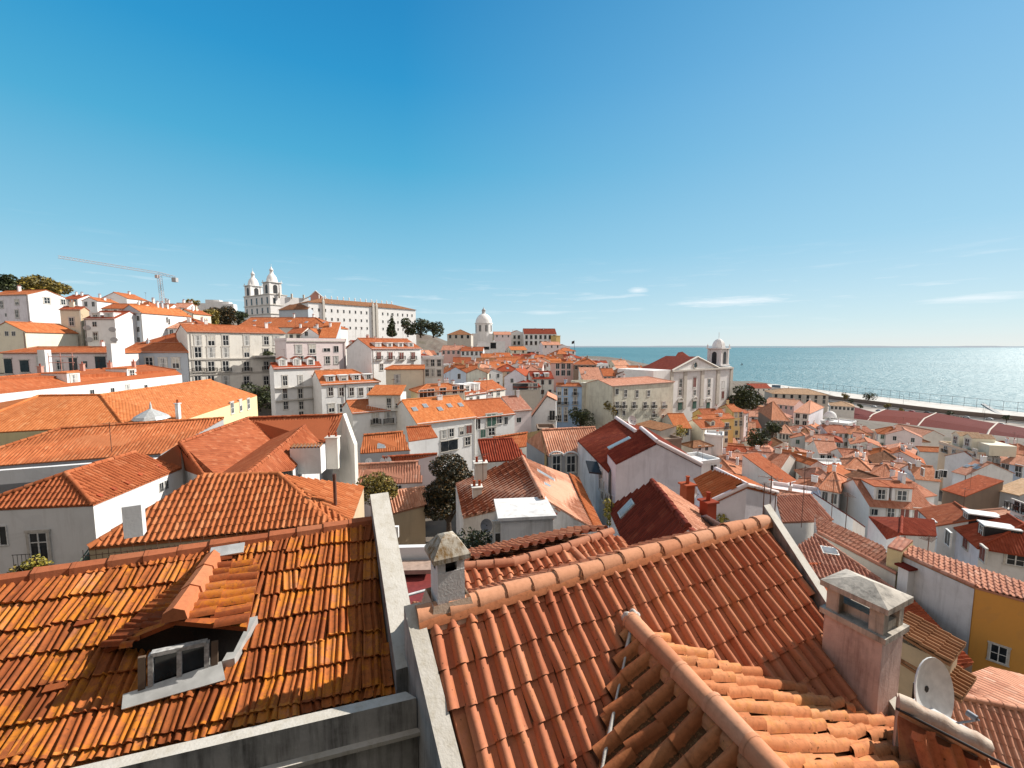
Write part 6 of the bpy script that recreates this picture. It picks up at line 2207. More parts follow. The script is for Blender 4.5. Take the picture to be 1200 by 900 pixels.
slab_face(mb, [n0[0], n0[1], rr[1], rr[0]], 0, .3)
slab_face(mb, [n0[2], n0[3], rr[0], rr[1]], 0, .3)
slab_face(mb, [n0[3], n0[0], rr[0]], 0, .3)
slab_face(mb, [n0[1], n0[2], rr[1]], 0, .3)
mb.build("nave_roof", TT["darkred"][0], ce)
for (x, y, w_, h_, k_) in ((797.5, 449, 1.8, 3.0, "sash"), (797, 460, 1.8, 2.0, "sash"), (814, 448, 1.8, 3.8, "red"), (814, 460, 1.8, 2.0, "sash"), (831, 449, 1.8, 3.2, "sash"), (830.5, 460, 1.8, 2.0, "sash"), (847.5, 451, 1.6, 2.6, "sash"), (847, 463, 1.8, 3.0, "red")):
    wpx(ce, CA, CB, x, y, w_, h_, k_)
for x, y in ((796.5, 476), (813.5, 474.5), (829.5, 475.5)):
    mb = MB()
    c = PP(x, y, CA, CH_N)
    mb.box(c + CH_N * .08, (2.0, .3, 2.6), cyaw)
    dob = mb.build("door", GREENF, ce)
    mb = MB()
    mb.box(c + CH_N * .2 + UP * 1.75, (3.0, .6, .5), cyaw)
    mb.tube([c + CH_N * .25 + UP * 2.0 + u * (1.4 * cos(t)) + UP * (.9 * sin(t)) for t in [pi * k / 6 for k in range(7)]], .22, 5)
    mb.build("door_pediment", STONEF, dob)
mb = MB()
c = PP(814.5, 428, CA, CH_N)
mb.slab([c + u * (1.0 * cos(t)) + UP * (1.0 * sin(t)) for t in [2 * pi * k / 16 for k in range(16)]], CH_N * .1)
ocu = mb.build("oculus", GLASS, ce)
mb = MB()
mb.tube([c + u * (1.15 * cos(t)) + UP * (1.15 * sin(t)) + CH_N * .1 for t in [2 * pi * k / 20 for k in range(21)]], .2, 5)
mb.build("frame", STONEF, ocu)
tc_ = (CB + TB) / 2 + nb * 3.0 - u * .1
zt_ = PD(846, 432, 150).z
zbel = PD(846, 408, 151).z
tower_top(ce, tc_, cyaw, 5.6, zt_ + .4, zbel - zt_ - 1.2, WALLS["church"], (.92, .95), False)

# church with twin towers and the long convent on the hill
SVA, SVB = PD(286, 352, 290), PD(316.5, 352, 272)
z1_, z0_ = PD(300, 346.5, 282).z, PD(300, 376, 282).z
sv = thing("church", "twin-towered white church on the hilltop, left of its long convent", "church", V((SVA.x, 285, z0_)))
mb = MB()
u, nb = gable_block(mb, SVA, SVB, 11, z0_ - 8, z1_)
svd = V((u.x, u.y, 0))
gable_block(mb, SVB + nb * 6 - u * 3, SVB + nb * 7 + (-nb) * .2 - u * 0 + V((.1, 0, 0)), 40, z0_ - 8, z1_ - 1.2) if False else None
mb.build("front", WALLS["church"], sv)
syaw = atan2(u.y, u.x)
mb = MB()
Lf = (SVB - SVA).length
for z_ in (z1_, z1_ - 6.8, z1_ - 12.5):
    c = (SVA + SVB) / 2 + nb * 5.5
    mb.box(V((c.x, c.y, z_)), (Lf + .8, 11.8, .5), syaw)
mb.build("cornice", STONEF, sv)
nF = V((u.y, -u.x, 0))
for i in range(5):
    c = SVA + u * (Lf * (i + .5) / 5)
    for z_, h_ in ((z1_ - 6, 4.0), (z1_ - 12, 3.4)):
        put_window(sv, V((c.x, c.y, z_)), u, 1.6, h_, "far")
for i in range(2):
    c = SVB + nb * (11 * (i + .5) / 2)
    put_window(sv, V((c.x, c.y, z1_ - 6)), nb, 1.5, 3.6, "far")
hb = PD(300, 331.5, 282).z - z1_ - 1.2
tower_top(sv, SVA + u * 4.8 + nb * 4.2, syaw, 7.8, z1_, hb - .4, WALLS["church"], (.88, 1.15))
tower_top(sv, SVB - u * 4.6 + nb * 4.2, syaw, 7.8, z1_, hb, WALLS["church"], (.88, 1.15))
cv = thing("convent", "very long white hilltop convent with rows of small windows and a low brown roof", "convent", PD(420, 395, 285))
K0_, K1_ = PD(361, 354, 258), PD(487, 362.5, 314)
zk = PD(361, 354, 258).z
K1_.z = zk
mb = MB()
u, nb = gable_block(mb, K0_, K1_, 26, zk - 26, zk)
mb.build("wall", WALLS["white"], cv)
Lk = (K1_ - K0_).length
mb = MB()
e = [K0_ - nb * .6 - u * .6, K1_ - nb * .6 + u * .6, K1_ + nb * 26.6 + u * .6, K0_ + nb * 26.6 - u * .6]
e = [V((p.x, p.y, zk)) for p in e]
rg_ = [V((K0_.x, K0_.y, zk + 4.2)) + u * 12 + nb * 13, V((K1_.x, K1_.y, zk + 4.2)) - u * 12 + nb * 13]
slab_face(mb, [e[0], e[1], rg_[1], rg_[0]], 0)
slab_face(mb, [e[1], e[2], rg_[1]], 0)
slab_face(mb, [e[2], e[3], rg_[0], rg_[1]], 0)
slab_face(mb, [e[3], e[0], rg_[0]], 0)
mb.build("roof", TT["brown"][0], cv)
mb = MB()
for i in range(14):
    p = rg_[0] + (rg_[1] - rg_[0]) * i / 13
    mb.lathe(p, [(.5, 0), (.3, 1), (.5, 1.4), (.05, 2.4)], 6)
    mb.build("pinnacle", WALLS["church"], cv)
    mb = MB()
for i in range(19):
    c = K0_ + u * (Lk * (i + .6) / 19.4)
    for z_, h_ in ((zk - 5.2, 2.6), (zk - 10.5, 2.4), (zk - 15.5, 2.2)):
        put_window(cv, V((c.x, c.y, z_)), u, .85, h_ * .66, "far")
for (px_, w_) in ((437, 1.5), (441, 1.5), (379, 1.3)):
    c = PP(px_, 365, K0_, V((u.y, -u.x, 0)))
    mb = MB()
    mb.box(V((c.x, c.y, zk - 10)) + V((u.y, -u.x, 0)) * .4, (w_, 1.2, 23), atan2(u.y, u.x))
    mb.lathe(V((c.x, c.y, zk + 1.5)), [(.8, 0), (.4, 1), (.6, 1.5), (.05, 2.6)], 6)
    mb.build("buttress", STONEF, cv)
for i in range(3):
    c = K0_ + nb * (26 * (i + .5) / 3)
    put_window(cv, V((c.x, c.y, zk - 6)), -nb, 1.6, 3, "far")
nv = thing("church_nave", "low nave and side roofs between the twin towers and the convent", "church", PD(345, 366, 275))
mb = MB()
N0, N1 = SVB + nF * -11 + V((0, 0, 0)), PD(366, 352, 300)
u2, nb2 = gable_block(mb, SVB + V((2, 4, 0)), PD(362, 352, 290), 12, z0_ - 6, PD(345, 349, 285).z)
mb.build("wall", WALLS["church"], nv)
mb = MB()
for i in range(4):
    p = SVB + V((4, 4, 0)) + (PD(362, 352, 290) - SVB) * (i / 3.2)
    mb.box(V((p.x, p.y, PD(345, 348, 285).z)), (1, 1, 3.4))
    mb.build("pinnacle", WALLS["stone"], nv)
    mb = MB()
mb = MB()
L0, L1 = PD(327, 368, 262), PD(361, 364, 256)
zl = PD(340, 363, 260).z
gable_block(mb, L0, L1, 9, zl - 12, zl)
mb.build("chapel", WALLS["blue_grey"], nv)
mb = MB()
a_, b_2 = V((L0.x - .5, L0.y - .5, zl)), V((L1.x, L1.y - .5, zl))
slab_face(mb, [a_, b_2, b_2 + V((0, 7, 4)), a_ + V((4, 7, 4))], 0)
mb.build("roof", TT["brown"][0], nv)
pg = thing("gable", "small brown stone gable rising above the convent's near roof end", "gable", PD(370, 352, 285))
mb = MB()
p0, p1 = PD(364, 352, 280), PD(377, 352, 282)
zb_g = PD(370, 352, 281).z
gable_block(mb, p0, p1, 4, zb_g - 3, zb_g + 2.6, 3.4)
mb.build("wall", WALLS["salmon"], pg)
mb = MB()
c = (p0 + p1) / 2
for s in (-1, 1):
    mb.tube([V((c.x, c.y - .3, zb_g + 6.2)), V((c.x + s * 4.2, c.y - .3, zb_g + 2.4)), V((c.x + s * 8.5, c.y - .3, zb_g + .6))], .4, 5)
mb.build("scroll", WALLS["church"], pg)

# domed pantheon
pa_ = thing("domed_church", "pale stone church with a tall white dome and lantern on the skyline", "church", PD(567.5, 395, 430))
dz0 = PD(567, 393, 430)
zz = lambda y: PD(567, y, 430).z
mb = MB()
mb.lathe(V((dz0.x, dz0.y, 0)), [(8.6, zz(400)), (8.6, zz(380)), (9.2, zz(379.5)), (9.2, zz(378.5))], 16, smooth=False)
mb.build("drum", WALLS["church"], pa_)
mb = MB()
hD = zz(367.5) - zz(378.5)
mb.lathe(V((dz0.x, dz0.y, zz(378.5))), [(8.4, 0)] + [(8.4 * cos(t), hD * sin(t)) for t in [k * pi / 2 / 9 for k in range(1, 8)]] + [(1.9, hD)], 24)
dm_ = mb.build("dome", WALLS["church"], pa_)
mb = MB()
mb.lathe(V((dz0.x, dz0.y, zz(368.3))), [(2.4, 0), (2.4, .6), (1.8, .7), (1.8, 3.6), (2.2, 3.8), (1.6, 4.8), (.3, 6.2), (.1, 7.6)], 10)
mb.build("lantern", WALLS["grey"], dm_)
for i in range(8):
    a = -pi / 2 + (i + .5) * pi / 4
    o = V((cos(a), sin(a), 0))
    put_window(pa_, V((dz0.x, dz0.y, zz(388.5))) + o * 8.45, V((-o.y, o.x, 0)), 2.4, 6.0, "far")
mb = MB()
gable_block(mb, PD(553, 400, 424), PD(588, 400, 424), 26, zz(412), zz(391))
mb.build("wall", WALLS["church"], pa_)
house("tan church-like hall with a worn red roof left of the white dome", 524, 392, 385, 552, 385, d=22, h=14, roof="hip", pitch=24, wall="stone", tile="brown", chim=0, wf=(4, 1), wk="far", wsz=(2, 3), cornice=False)
house("long white palace with a red mansard roof on the skyline", 614, 391, 360, 652, 362, d=16, h=14, pitch=30, wall="white", tile="darkred", px=[(x, y, 2.0, 3.2, "far") for x in (617, 622.5, 628, 633.5, 639, 644.5, 649.5) for y in (395, 402)], chim=3, cornice=False)
house("white gabled skyline house between the dome and the long palace", 599, 390, 372, 613, 374, d=14, h=14, roof="gy", pitch=22, wall="white", tile="pinkish", px=[(x, y, 2.0, 3.0, "far") for x in (603, 608) for y in (395, 402)], chim=1, cornice=False)
house("pale pink flat wall house right of the dome, in front of the skyline palace", 579, 392, 352, 599, 354, d=14, h=12, pitch=20, wall="pale_pink", tile="pinkish", chim=2, swall="tan", wf=(3, 1), wk="far", cornice=False)
house("narrow yellow house at the right end of the skyline palace", 652, 394, 350, 656.5, 352, d=8, h=10, roof="flat", wall="yellow", chim=1, cornice=False)
house("pale block with a shaded front at the right end of the skyline palace", 636, 404, 300, 657, 302, d=12, h=10, roof="gx", pitch=20, wall="pale_pink", tile="pinkish", chim=2, wf=(3, 1), wk="far", cornice=False)
house("white and grey house with black openings just below the white dome", 560, 401, 300, 592, 302, d=12, h=11, roof="flat", wall="white", chim=3, px=((578, 396 + 9, 4, 4, "far"), (570, 408, 4, 2, "far")), cornice=False)
house("white gabled house with a red verge in the middle of the dense quarter", 591, 441, 142, 617, 140, d=12, h=10, roof="gy", pitch=33, wall="lilac", tile="red", chim=1, px=((600, 446, 1, 1.4, "dark"),), cornice=False)
house("grey-brown house with a dark balcony and red tin roofs, left of the blue house", 603, 453, 118, 633, 118, d=9, h=10, roof="hip", pitch=18, wall="stone", tile="red", px=((617, 453, 1.4, 1.9), (622, 453, 1.4, 1.9), (627, 453, 1.4, 1.9), (609, 453, 4, 1.8, "far")), chim=2, cornice=False)
house("old greenish stone house with a brown hipped roof in the dense quarter", 547, 437, 140, 571, 140, d=11, h=9, roof="gy", pitch=22, wall="sage", tile="brown", chim=1, cornice=False)
house("blue-white blank gable house left of the old greenish stone house", 521, 437, 128, 546, 130, d=10, h=10, roof="gy", pitch=28, wall="pale_blue", tile="orange", px=((538, 441, .9, 1.6, "dark"),), chim=1, cornice=False)
house("pink-red house with a wide pinkish roof below the tan hall", 517, 410, 250, 540, 250, d=14, h=10, pitch=20, wall="pink", tile="pinkish", wf=(4, 1), wk="dark", wsz=(1.4, 2), chim=1, cornice=False)
house("white house row with dark doors right of the pink-red house", 540, 411, 246, 566, 246, d=12, h=9, pitch=20, wall="white", tile="orange", wf=(5, 1), wk="dark", wsz=(1.4, 2.2), chim=2, cornice=False)
# ------------------------------------------------------------------ fillers: the many small houses between the named ones
def dist_at(x, y):
    def tb(t):
        for (y0, d0), (y1, d1) in zip(t, t[1:]):
            if y0 <= y <= y1:
                return d0 + (d1 - d0) * (y - y0) / (y1 - y0)
        return t[0][1] if y < t[0][0] else t[-1][1]
    m = tb([(388, 420), (400, 340), (410, 270), (420, 215), (432, 165), (450, 116), (470, 84), (500, 66), (545, 44), (600, 34)])
    r = tb([(405, 640), (415, 520), (430, 400), (445, 330), (465, 270), (490, 188), (520, 132), (560, 88), (600, 61), (640, 46), (700, 34)])
    t = min(1, max(0, (x - 640) / 180))
    return m * (1 - t) + r * t


TERR = []
ANCH = [("cream apartment block", 277, 420), ("skyline dome", 567, 380), ("light blue house", 662, 470), ("sage-green block", 755, 470), ("single-towered church", 812, 450),
        ("big pink house", 656, 428), ("peach corner building", 1135, 530), ("dark red warehouse", 1080, 505), ("stone riverside barrack", 935, 462), ("black-dormered house", 1150, 620),
        ("boxy-dormered white house", 1060, 590), ("big lilac-white gable", 770, 545), ("grey-lilac gable house", 890, 590), ("white mansard house", 465, 410), ("twin-towered church", 305, 350),
        ("rusty-roofed cream house", 515, 452), ("skyline palace", 640, 397), ("yellow tower house", 866, 500), ("tall white tower house", 1010, 517), ("brown-roofed white cottage", 822, 520)]
ORD = ["nearest", "second", "third", "fourth", "fifth", "sixth", "seventh", "eighth", "ninth", "tenth"]
WN = {"white": "white", "white_worn": "stained white", "ivory": "ivory", "cream": "cream", "pale_pink": "pale pink", "pale_yellow": "pale yellow", "pink": "pink", "lilac": "lilac-white", "peach": "peach", "stone": "stone-grey"}
TN = {"rose": "pale orange", "orange": "orange", "bright": "bright orange", "pinkish": "faded pink", "red": "rust-red", "brown": "brown", "darkred": "dark red"}
RN = {"gx": "ridged", "gy": "front-gabled", "hip": "hipped", "shed": "sloping", "flat": "flat"}
fr = random.Random(5)
cand = []
def band(x0, x1, y0, y1, n):
    for _ in range(n):
        cand.append((fr.uniform(x0, x1), fr.uniform(y0, y1)))
def inside(x, y):
    """where the photograph shows the dense quarter"""
    if x < 405:
        return False
    if x < 520:
        return 385 + (x - 405) * .04 < y < 420 and y > 396 - (520 - x) * .05
    if x < 660:
        return y > 399 + max(0, (x - 600)) * .10 and y < 500
    if x < 700:
        return y > 407 + (x - 660) * .3 and y < 440
    if x < 800:
        return 418 + (x - 700) * .16 < y < 448
    if x < 870:
        return 512 < y < 575
    return max(456, 456 + (x - 870) * .16, 498 + (x - 985) * .18 if x > 975 else 0) < y < 655
band(405, 700, 385, 500, 2600)
band(655, 800, 405, 450, 900)
band(800, 1200, 450, 660, 5200)
fr.shuffle(cand)
cand.sort(key=lambda c: dist_at(*c) > 240)
nz = {True: 0, False: 0}
placed = []
spec = []
for (x, y) in cand:
    if not inside(x, y):
        continue
    D = dist_at(x, y)
    if nz[x > 790] >= (140 if x > 790 else 74):
        continue
    w, d = fr.uniform(6.5, 10.5) + max(0, D - 150) * .02, fr.uniform(7, 10) + max(0, D - 150) * .02
    p = PD(x, y, D)
    if any((p.x - q[0]) ** 2 + (p.y - q[1]) ** 2 < (max(w, d) * .5 + q[2]) ** 2 * .46 for q in placed):
        continue
    hw = w * FOC / D / 2
    x0, x1, y0, y1 = x - hw, x + hw, y - 2.5 * FOC / D, y + 3.0 * FOC / D
    bad = False
    for b in BOXES:
        ox, oy = min(x1, b[2]) - max(x0, b[0]), min(y1, b[3]) - max(y0, b[1])
        if ox > 0 and oy > 0:
            f = ox * oy / ((x1 - x0) * (y1 - y0))
            if f > ((.30 if x > 800 else .16) if D < b[4] + 6 else .8):
                bad = True
                break
    if bad or any((p.x - q[0]) ** 2 + (p.y - q[1]) ** 2 < (max(w, d) * .34 + q[2] * .62) ** 2 for q in FOOT):
        continue
    nz[x > 790] += 1
    placed.append((p.x, p.y, max(w, d) * .5))
    spec.append((x, y, D, w, d))
for (x, y) in ((986, 507), (1001, 509), (1016, 505), (1050, 509), (1066, 512), (1084, 511), (1096, 514), (1182, 527), (1199, 531), (1216, 535), (1160, 524), (1020, 522), (1042, 524), (1000, 522), (1088, 540), (1056, 530)):
    D = dist_at(x, y)
    p = PD(x, y, D)
    if not any((p.x - q[0]) ** 2 + (p.y - q[1]) ** 2 < 40 for q in placed):
        placed.append((p.x, p.y, 5))
        spec.append((x, y, D, fr.uniform(8, 11), fr.uniform(8, 10)))
rank = {}
for (x, y, D, w, d) in spec:
    wall = fr.choices(["white", "white_worn", "ivory", "cream", "pale_pink", "pale_yellow", "pink", "lilac", "peach", "stone"], [14, 4, 4, 2, 3, 1, 1, 2, 1, 1])[0]
    tile = fr.choices(["orange", "bright", "pinkish", "red", "brown", "rose"], [5, 2, 3, 2, 1, 3] if x < 800 else [1, 1, 8, 1, 1, 6])[0]  # paler tones on the right carry haze and glare in the colour
    roof = fr.choices(["gx", "gy", "hip", "flat"], [6, 3, 3, .6])[0]
    pitch = fr.uniform(19, 30)
    yaw = (-.35 if x > 800 else .25) + fr.choice((0, 0, pi / 2)) * (1 if fr.random() < .5 else 0) + fr.gauss(0, .25)
    while yaw > pi / 2.4:
        yaw -= pi / 2
    c = PD(x, y, D)
    u = V((cos(yaw), sin(yaw), 0))
    A, B = c - u * w / 2, c + u * w / 2
    pa, pb = proj(A), proj(B)
    an = min(ANCH, key=lambda q: (q[1] - x) ** 2 + ((q[2] - y) * 1.6) ** 2)
    dx, dy = x - an[1], (y - an[2]) * 1.4
    if abs(dx) > 2 * abs(dy):
        di = "right of" if dx > 0 else "left of"
    elif abs(dy) > 2 * abs(dx):
        di = "below" if dy > 0 else "above"
    else:
        di = ("below right of" if dy > 0 else "above right of") if dx > 0 else ("below left of" if dy > 0 else "above left of")
    key = (wall, tile if roof != "flat" else roof, an[0], di)
    rank.setdefault(key, []).append((dx * dx + dy * dy, x, y))
    spec[spec.index((x, y, D, w, d))] = (x, y, D, w, d, wall, tile, roof, pitch, pa, pb, A.y, B.y, key)
for s in spec:
    x, y, D, w, d, wall, tile, roof, pitch, pa, pb, Da, Db, key = s
    lst = sorted(rank[key])
    k = [q[1] for q in lst].index(x)
    o = "" if len(lst) == 1 else ORD[min(k, 9)] + " "
    nm_ = key[2].replace("tall white", "white") if len((o + WN[wall] + RN[roof] + TN[tile] + key[3] + key[2]).split()) > 6 else key[2]
    lab = f"{o}{WN[wall]} house with a {RN[roof]} " + (f"{TN[tile]} roof " if roof != "flat" else "roof ") + f"{key[3]} the {nm_}"
    far = D > 200
    house(lab, pa[0], pa[1], Da, pb[0], Db, d=d, h=fr.uniform(6.5, 9.5), roof=roof, pitch=pitch, wall=wall, tile=tile, wf=(fr.choice((2, 3, 3, 4)), 1 if far else 2), ws=(2, 1 if far else 2),
          side="R" if x < 600 else "L", wk=fr.choice(("dark", "sash", "dark", "red", "green")) if not far else "far", wsz=(1.0, 1.5), chim=fr.choice((0, 1, 1, 2)), cornice=False, fill=True,
          dorm=(fr.choice((1, 2)), 1.0, 1.5, 1.1) if fr.random() < .22 and roof == "gx" and not far else None, dsty=fr.choice(("gable", "flat")), group="small houses of the old quarter", seed=int(x * 7 + y), sky=fr.choice((0, 0, 0, 1)) if roof != "flat" else 0)
print("fillers", len(spec))

# ------------------------------------------------------------------ ground, river, quay
import numpy as np
pts = np.array([(p[0], p[1], p[3]) for p in FOOT])
ctrl = [(x, y, -2.0) for x, y in [(460, 330), (470, 380), (440, 480), (420, 560), (400, 640), (440, 760), (520, 900), (600, 300), (700, 600)]]
ctrl += [(PD(x, y, D).x, D, PD(x, y, D).z - 9) for x, y, D in [(660, 408, 420), (690, 409, 600), (720, 420, 420), (640, 402, 520), (600, 396, 560), (560, 392, 640), (480, 380, 560), (400, 372, 480), (300, 362, 460), (220, 352, 380), (100, 340, 330), (20, 335, 300), (-100, 335, 300), (760, 432, 330), (830, 445, 330)]]
ctrl += [(PD(x, 500, D).x, D, 3.0) for x, D in [(1000, 300), (1060, 270), (1130, 250), (1200, 230), (1260, 210), (940, 350), (900, 420), (880, 500)]]
ctrl += [(0, -30, 45), (-40, -20, 47), (50, -20, 40), (120, 0, 30), (-120, 0, 55)]
pts = np.vstack([pts, np.array(ctrl)])
xs = np.concatenate([np.arange(-420, 640, 7.0)])
ys = np.concatenate([np.arange(-60, 420, 7.0), np.arange(420, 1600, 40.0)])
X, Y = np.meshgrid(xs, ys)
num, den = np.zeros_like(X), np.zeros_like(X)
for (px_, py_, pz_) in pts:
    w_ = 1.0 / ((X - px_) ** 2 + (Y - py_) ** 2 + 30.0) ** 1.6
    num += w_ * pz_
    den += w_
Z = num / den - 1.5
shore = lambda y: np.interp(y, [-100, 150, 250, 365, 480, 607, 900, 1600], [900, 620, 520, 453, 425, 403, 420, 640])
edge = (shore(Y) - X)
Z = np.where(edge < 45, 2.6, Z)
Z = np.where((edge < 215) & (Y < 470) & (Y > 120), np.minimum(Z, 2.6), Z)
Z = np.where(edge < -2, -6.0, Z)
Z = np.where((Y > 700), np.minimum(Z, np.where(X < -50, 40, 30 - np.clip((X + 50) / 8, 0, 36))), Z)
me = bpy.data.meshes.new("ground")
nx, ny = len(xs), len(ys)
vv = np.stack([X, Y, Z], -1).reshape(-1, 3)
ff = [(j * nx + i, j * nx + i + 1, (j + 1) * nx + i + 1, (j + 1) * nx + i) for j in range(ny - 1) for i in range(nx - 1)]
me.from_pydata(vv.tolist(), [], ff)
m, nt, b = new_mat("streets_and_earth")
t = node(nt, "ShaderNodeTexCoord")
n1 = node(nt, "ShaderNodeTexNoise", {"Vector": t.outputs["Object"], "Scale": .05, "Detail": 6.0})
n2 = node(nt, "ShaderNodeTexNoise", {"Vector": t.outputs["Object"], "Scale": .9, "Detail": 5.0})
setc(nt, b, mix(nt, n2.outputs[0], ramp(nt, n1.outputs[0], [(.35, (.17, .12, .09)), (.5, (.24, .20, .16)), (.65, (.13, .11, .06))]), (.10, .085, .07)))
b.inputs["Roughness"].default_value = .95
me.materials.append(m)
g = bpy.data.objects.new("ground", me)
COL.objects.link(g)
tag(g, None, None, kind="structure")
# river
mb = MB()
mb.face([(-40000, -3000, 0), (60000, -3000, 0), (60000, 50000, 0), (-40000, 50000, 0)])
m, nt, b = new_mat("river_water")
t = node(nt, "ShaderNodeTexCoord")
mp = node(nt, "ShaderNodeMapping", {"Vector": t.outputs["Object"], "Scale": (.05, .11, 1), "Rotation": (0, 0, .5)})
w1 = node(nt, "ShaderNodeTexNoise", {"Vector": mp.outputs[0], "Scale": 1.0, "Detail": 7.0, "Roughness": .62})
w2 = node(nt, "ShaderNodeTexNoise", {"Vector": mp.outputs[0], "Scale": .035, "Detail": 4.0})
hh = math_(nt, "ADD", math_(nt, "MULTIPLY", w1.outputs[0], 4.2), math_(nt, "MULTIPLY", w2.outputs[0], 3.0))
bp = node(nt, "ShaderNodeBump", {"Strength": 1.0, "Distance": 1.6, "Height": hh})
nt.links.new(bp.outputs[0], b.inputs["Normal"])
setc(nt, b, ramp(nt, w2.outputs[0], [(.35, (.05, .175, .21)), (.65, (.085, .22, .255))]))
b.inputs["Roughness"].default_value = .5
b.inputs["IOR"].default_value = 1.33
b.inputs["Specular IOR Level"].default_value = .95
r_ = mb.build("river", m)
tag(r_, None, None, kind="structure")
# far shore
mb = MB()
fr2 = random.Random(9)
pts_ = [(x, 14000 + 900 * sin(x * .0004), 28 + 26 * (.5 + .5 * sin(x * .0013)) + fr2.uniform(0, 10)) for x in range(-4000, 30000, 400)]
mb.grid([[V((x, y - 600, -1)) for x, y, z in pts_], [V((x, y, z)) for x, y, z in pts_], [V((x, y + 900, -1)) for x, y, z in pts_]])
fs = mb.build("far_hills", plain("far_shore_haze", (.22, .26, .30), 1.0))  # blue-grey haze put into the shore's own colour
tag(fs, None, None, kind="structure")
# quay: pale pavement, road, parapet wall, lamps, trees, cars
qm = plain("pale_concrete", (.60, .57, .52), .9, 0, .1, .2)
def qline(off, y):
    return V((float(shore(y)) - off, y, 0))
def strip(name, o0, o1, z, mat, y0=140, y1=640, kind="structure"):
    mb = MB()
    ysq = [y0 + (y1 - y0) * i / 40 for i in range(41)]
    mb.grid([[qline(o1, y) + UP * z for y in ysq], [qline(o0, y) + UP * z for y in ysq]], smooth=False)
    if z > 2.7:
        mb.grid([[qline(o0, y) + UP * z for y in ysq], [qline(o0, y) - UP * 3 for y in ysq]], smooth=False)
    o = mb.build(name, mat)
    return tag(o, None, None, kind=kind)
strip("quay", -1, 48, 3.0, qm)
strip("quay_road", 48.2, 64, 3.0, plain("worn_asphalt", (.24, .22, .20), .9, 0, .2, .1))
strip("railway_bed", 66, 84, 3.03, plain("railway_ballast", (.13, .10, .085), .95))
strip("road", 88, 100, 3.06, plain("asphalt", (.06, .058, .056), .9))
strip("parking", 101, 215, 3.05, plain("pale_paving", (.40, .34, .29), .9, 0, .3, .06), 140, 430)
qw = thing("quay_wall", "long dark low wall between the pale quay and the road", "wall", qline(75, 400) + UP * 3)
mb = MB()
ysq = [150 + 12 * i for i in range(36)]
for y0, y1 in zip(ysq, ysq[1:]):
    a, b_ = qline(75, y0), qline(75, y1)
    mb.slab([a + UP * 3.0, b_ + UP * 3.0, b_ + UP * 6.4, a + UP * 6.4], V((1.2, .3, 0)))
mb.build("wall", WALLS["brown"], qw)
fn = thing("quay_fence", "thin high steel fence along the water's edge of the quay", "fence", qline(3, 400) + UP * 3)
mb = MB()
for y in range(170, 560, 9):
    p = qline(3, y) + UP * 3
    mb.tube([p, p + UP * 9.0], .16, 4)
for z_ in (.9, 3.2, 8.8):
    mb.tube([qline(3, y) + UP * (3 + z_) for y in range(170, 560, 9)], .13, 4)
mb.build("rails", plain("steel_grey_paint", (.12, .14, .16), .5), fn)
lamp0 = None
for i in range(13):
    y = 190 + i * 27
    p = qline(60 + (i % 2) * 45, y) + UP * 3
    if lamp0 is None:
        lamp0 = []
        mb = MB(); mb.tube([(0, 0, 0), (0, 0, 11)], .11, 6, r1=.06); lamp0.append(("pole", mb, IRON))
        mb = MB(); mb.tube([(0, 0, 10.9), (-1.6, 0, 11.4)], .06, 5); mb.box((-1.9, 0, 11.4), (.8, .3, .15)); lamp0.append(("lamp_head", mb, IRON))
        lm = []
    r = thing("street_lamp", f"tall street lamp on the quay, {['first','second','third','fourth','fifth','sixth','seventh','eighth','ninth','tenth','eleventh','twelfth','thirteenth'][i]} from the right end of the row", "street lamp", p, "street lamps along the quay")
    for k, (nm, mbx, mt) in enumerate(lamp0):
        if i == 0:
            o = mbx.build(nm, mt, None, uv=False); o.parent = r; lm.append(o)
        else:
            o = lm[k].copy(); COL.objects.link(o); o.parent = r
# cars: one kind with parts, copied
def car_proto():
    mb = MB()
    prof = [(-2.1, .35), (-2.15, .8), (-1.5, .95), (-.9, 1.45), (.7, 1.5), (1.5, .98), (2.1, .85), (2.15, .35)]
    rows = [[V((x, s * .85 * (1 if z < 1 else .82), z)) for x, z in prof] for s in (-1, 1)]
    mb.grid(rows, 0, smooth=False)
    mb.face(rows[0]); mb.face(rows[1][::-1])
    body = mb
    g_ = MB()
    for s in (-1, 1):
        g_.face([V((-1.0, s * .86, 1.0)), V((1.2, s * .86, 1.0)), V((.6, s * .74, 1.42)), V((-.8, s * .74, 1.42))])
    g_.face([V((1.56, -.72, 1.0)), V((1.56, .72, 1.0)), V((.8, .64, 1.46)), V((.8, -.64, 1.46))])
    w_ = MB()
    w_.tube([(0, -.12, 0), (0, .12, 0)], .32, 12)
    return body, g_, w_
bod, gla, whe = car_proto()
paints = [plain("car_paint_" + n_, c_, .3) for n_, c_ in (("white", (.75, .75, .74)), ("silver", (.45, .46, .47)), ("black", (.02, .02, .022)), ("red", (.35, .03, .03)), ("blue", (.04, .08, .2)))]
pn = ["white", "silver", "black", "red", "blue"]
meshes = None
tyre = plain("tyre_rubber", (.02, .02, .02), .9)
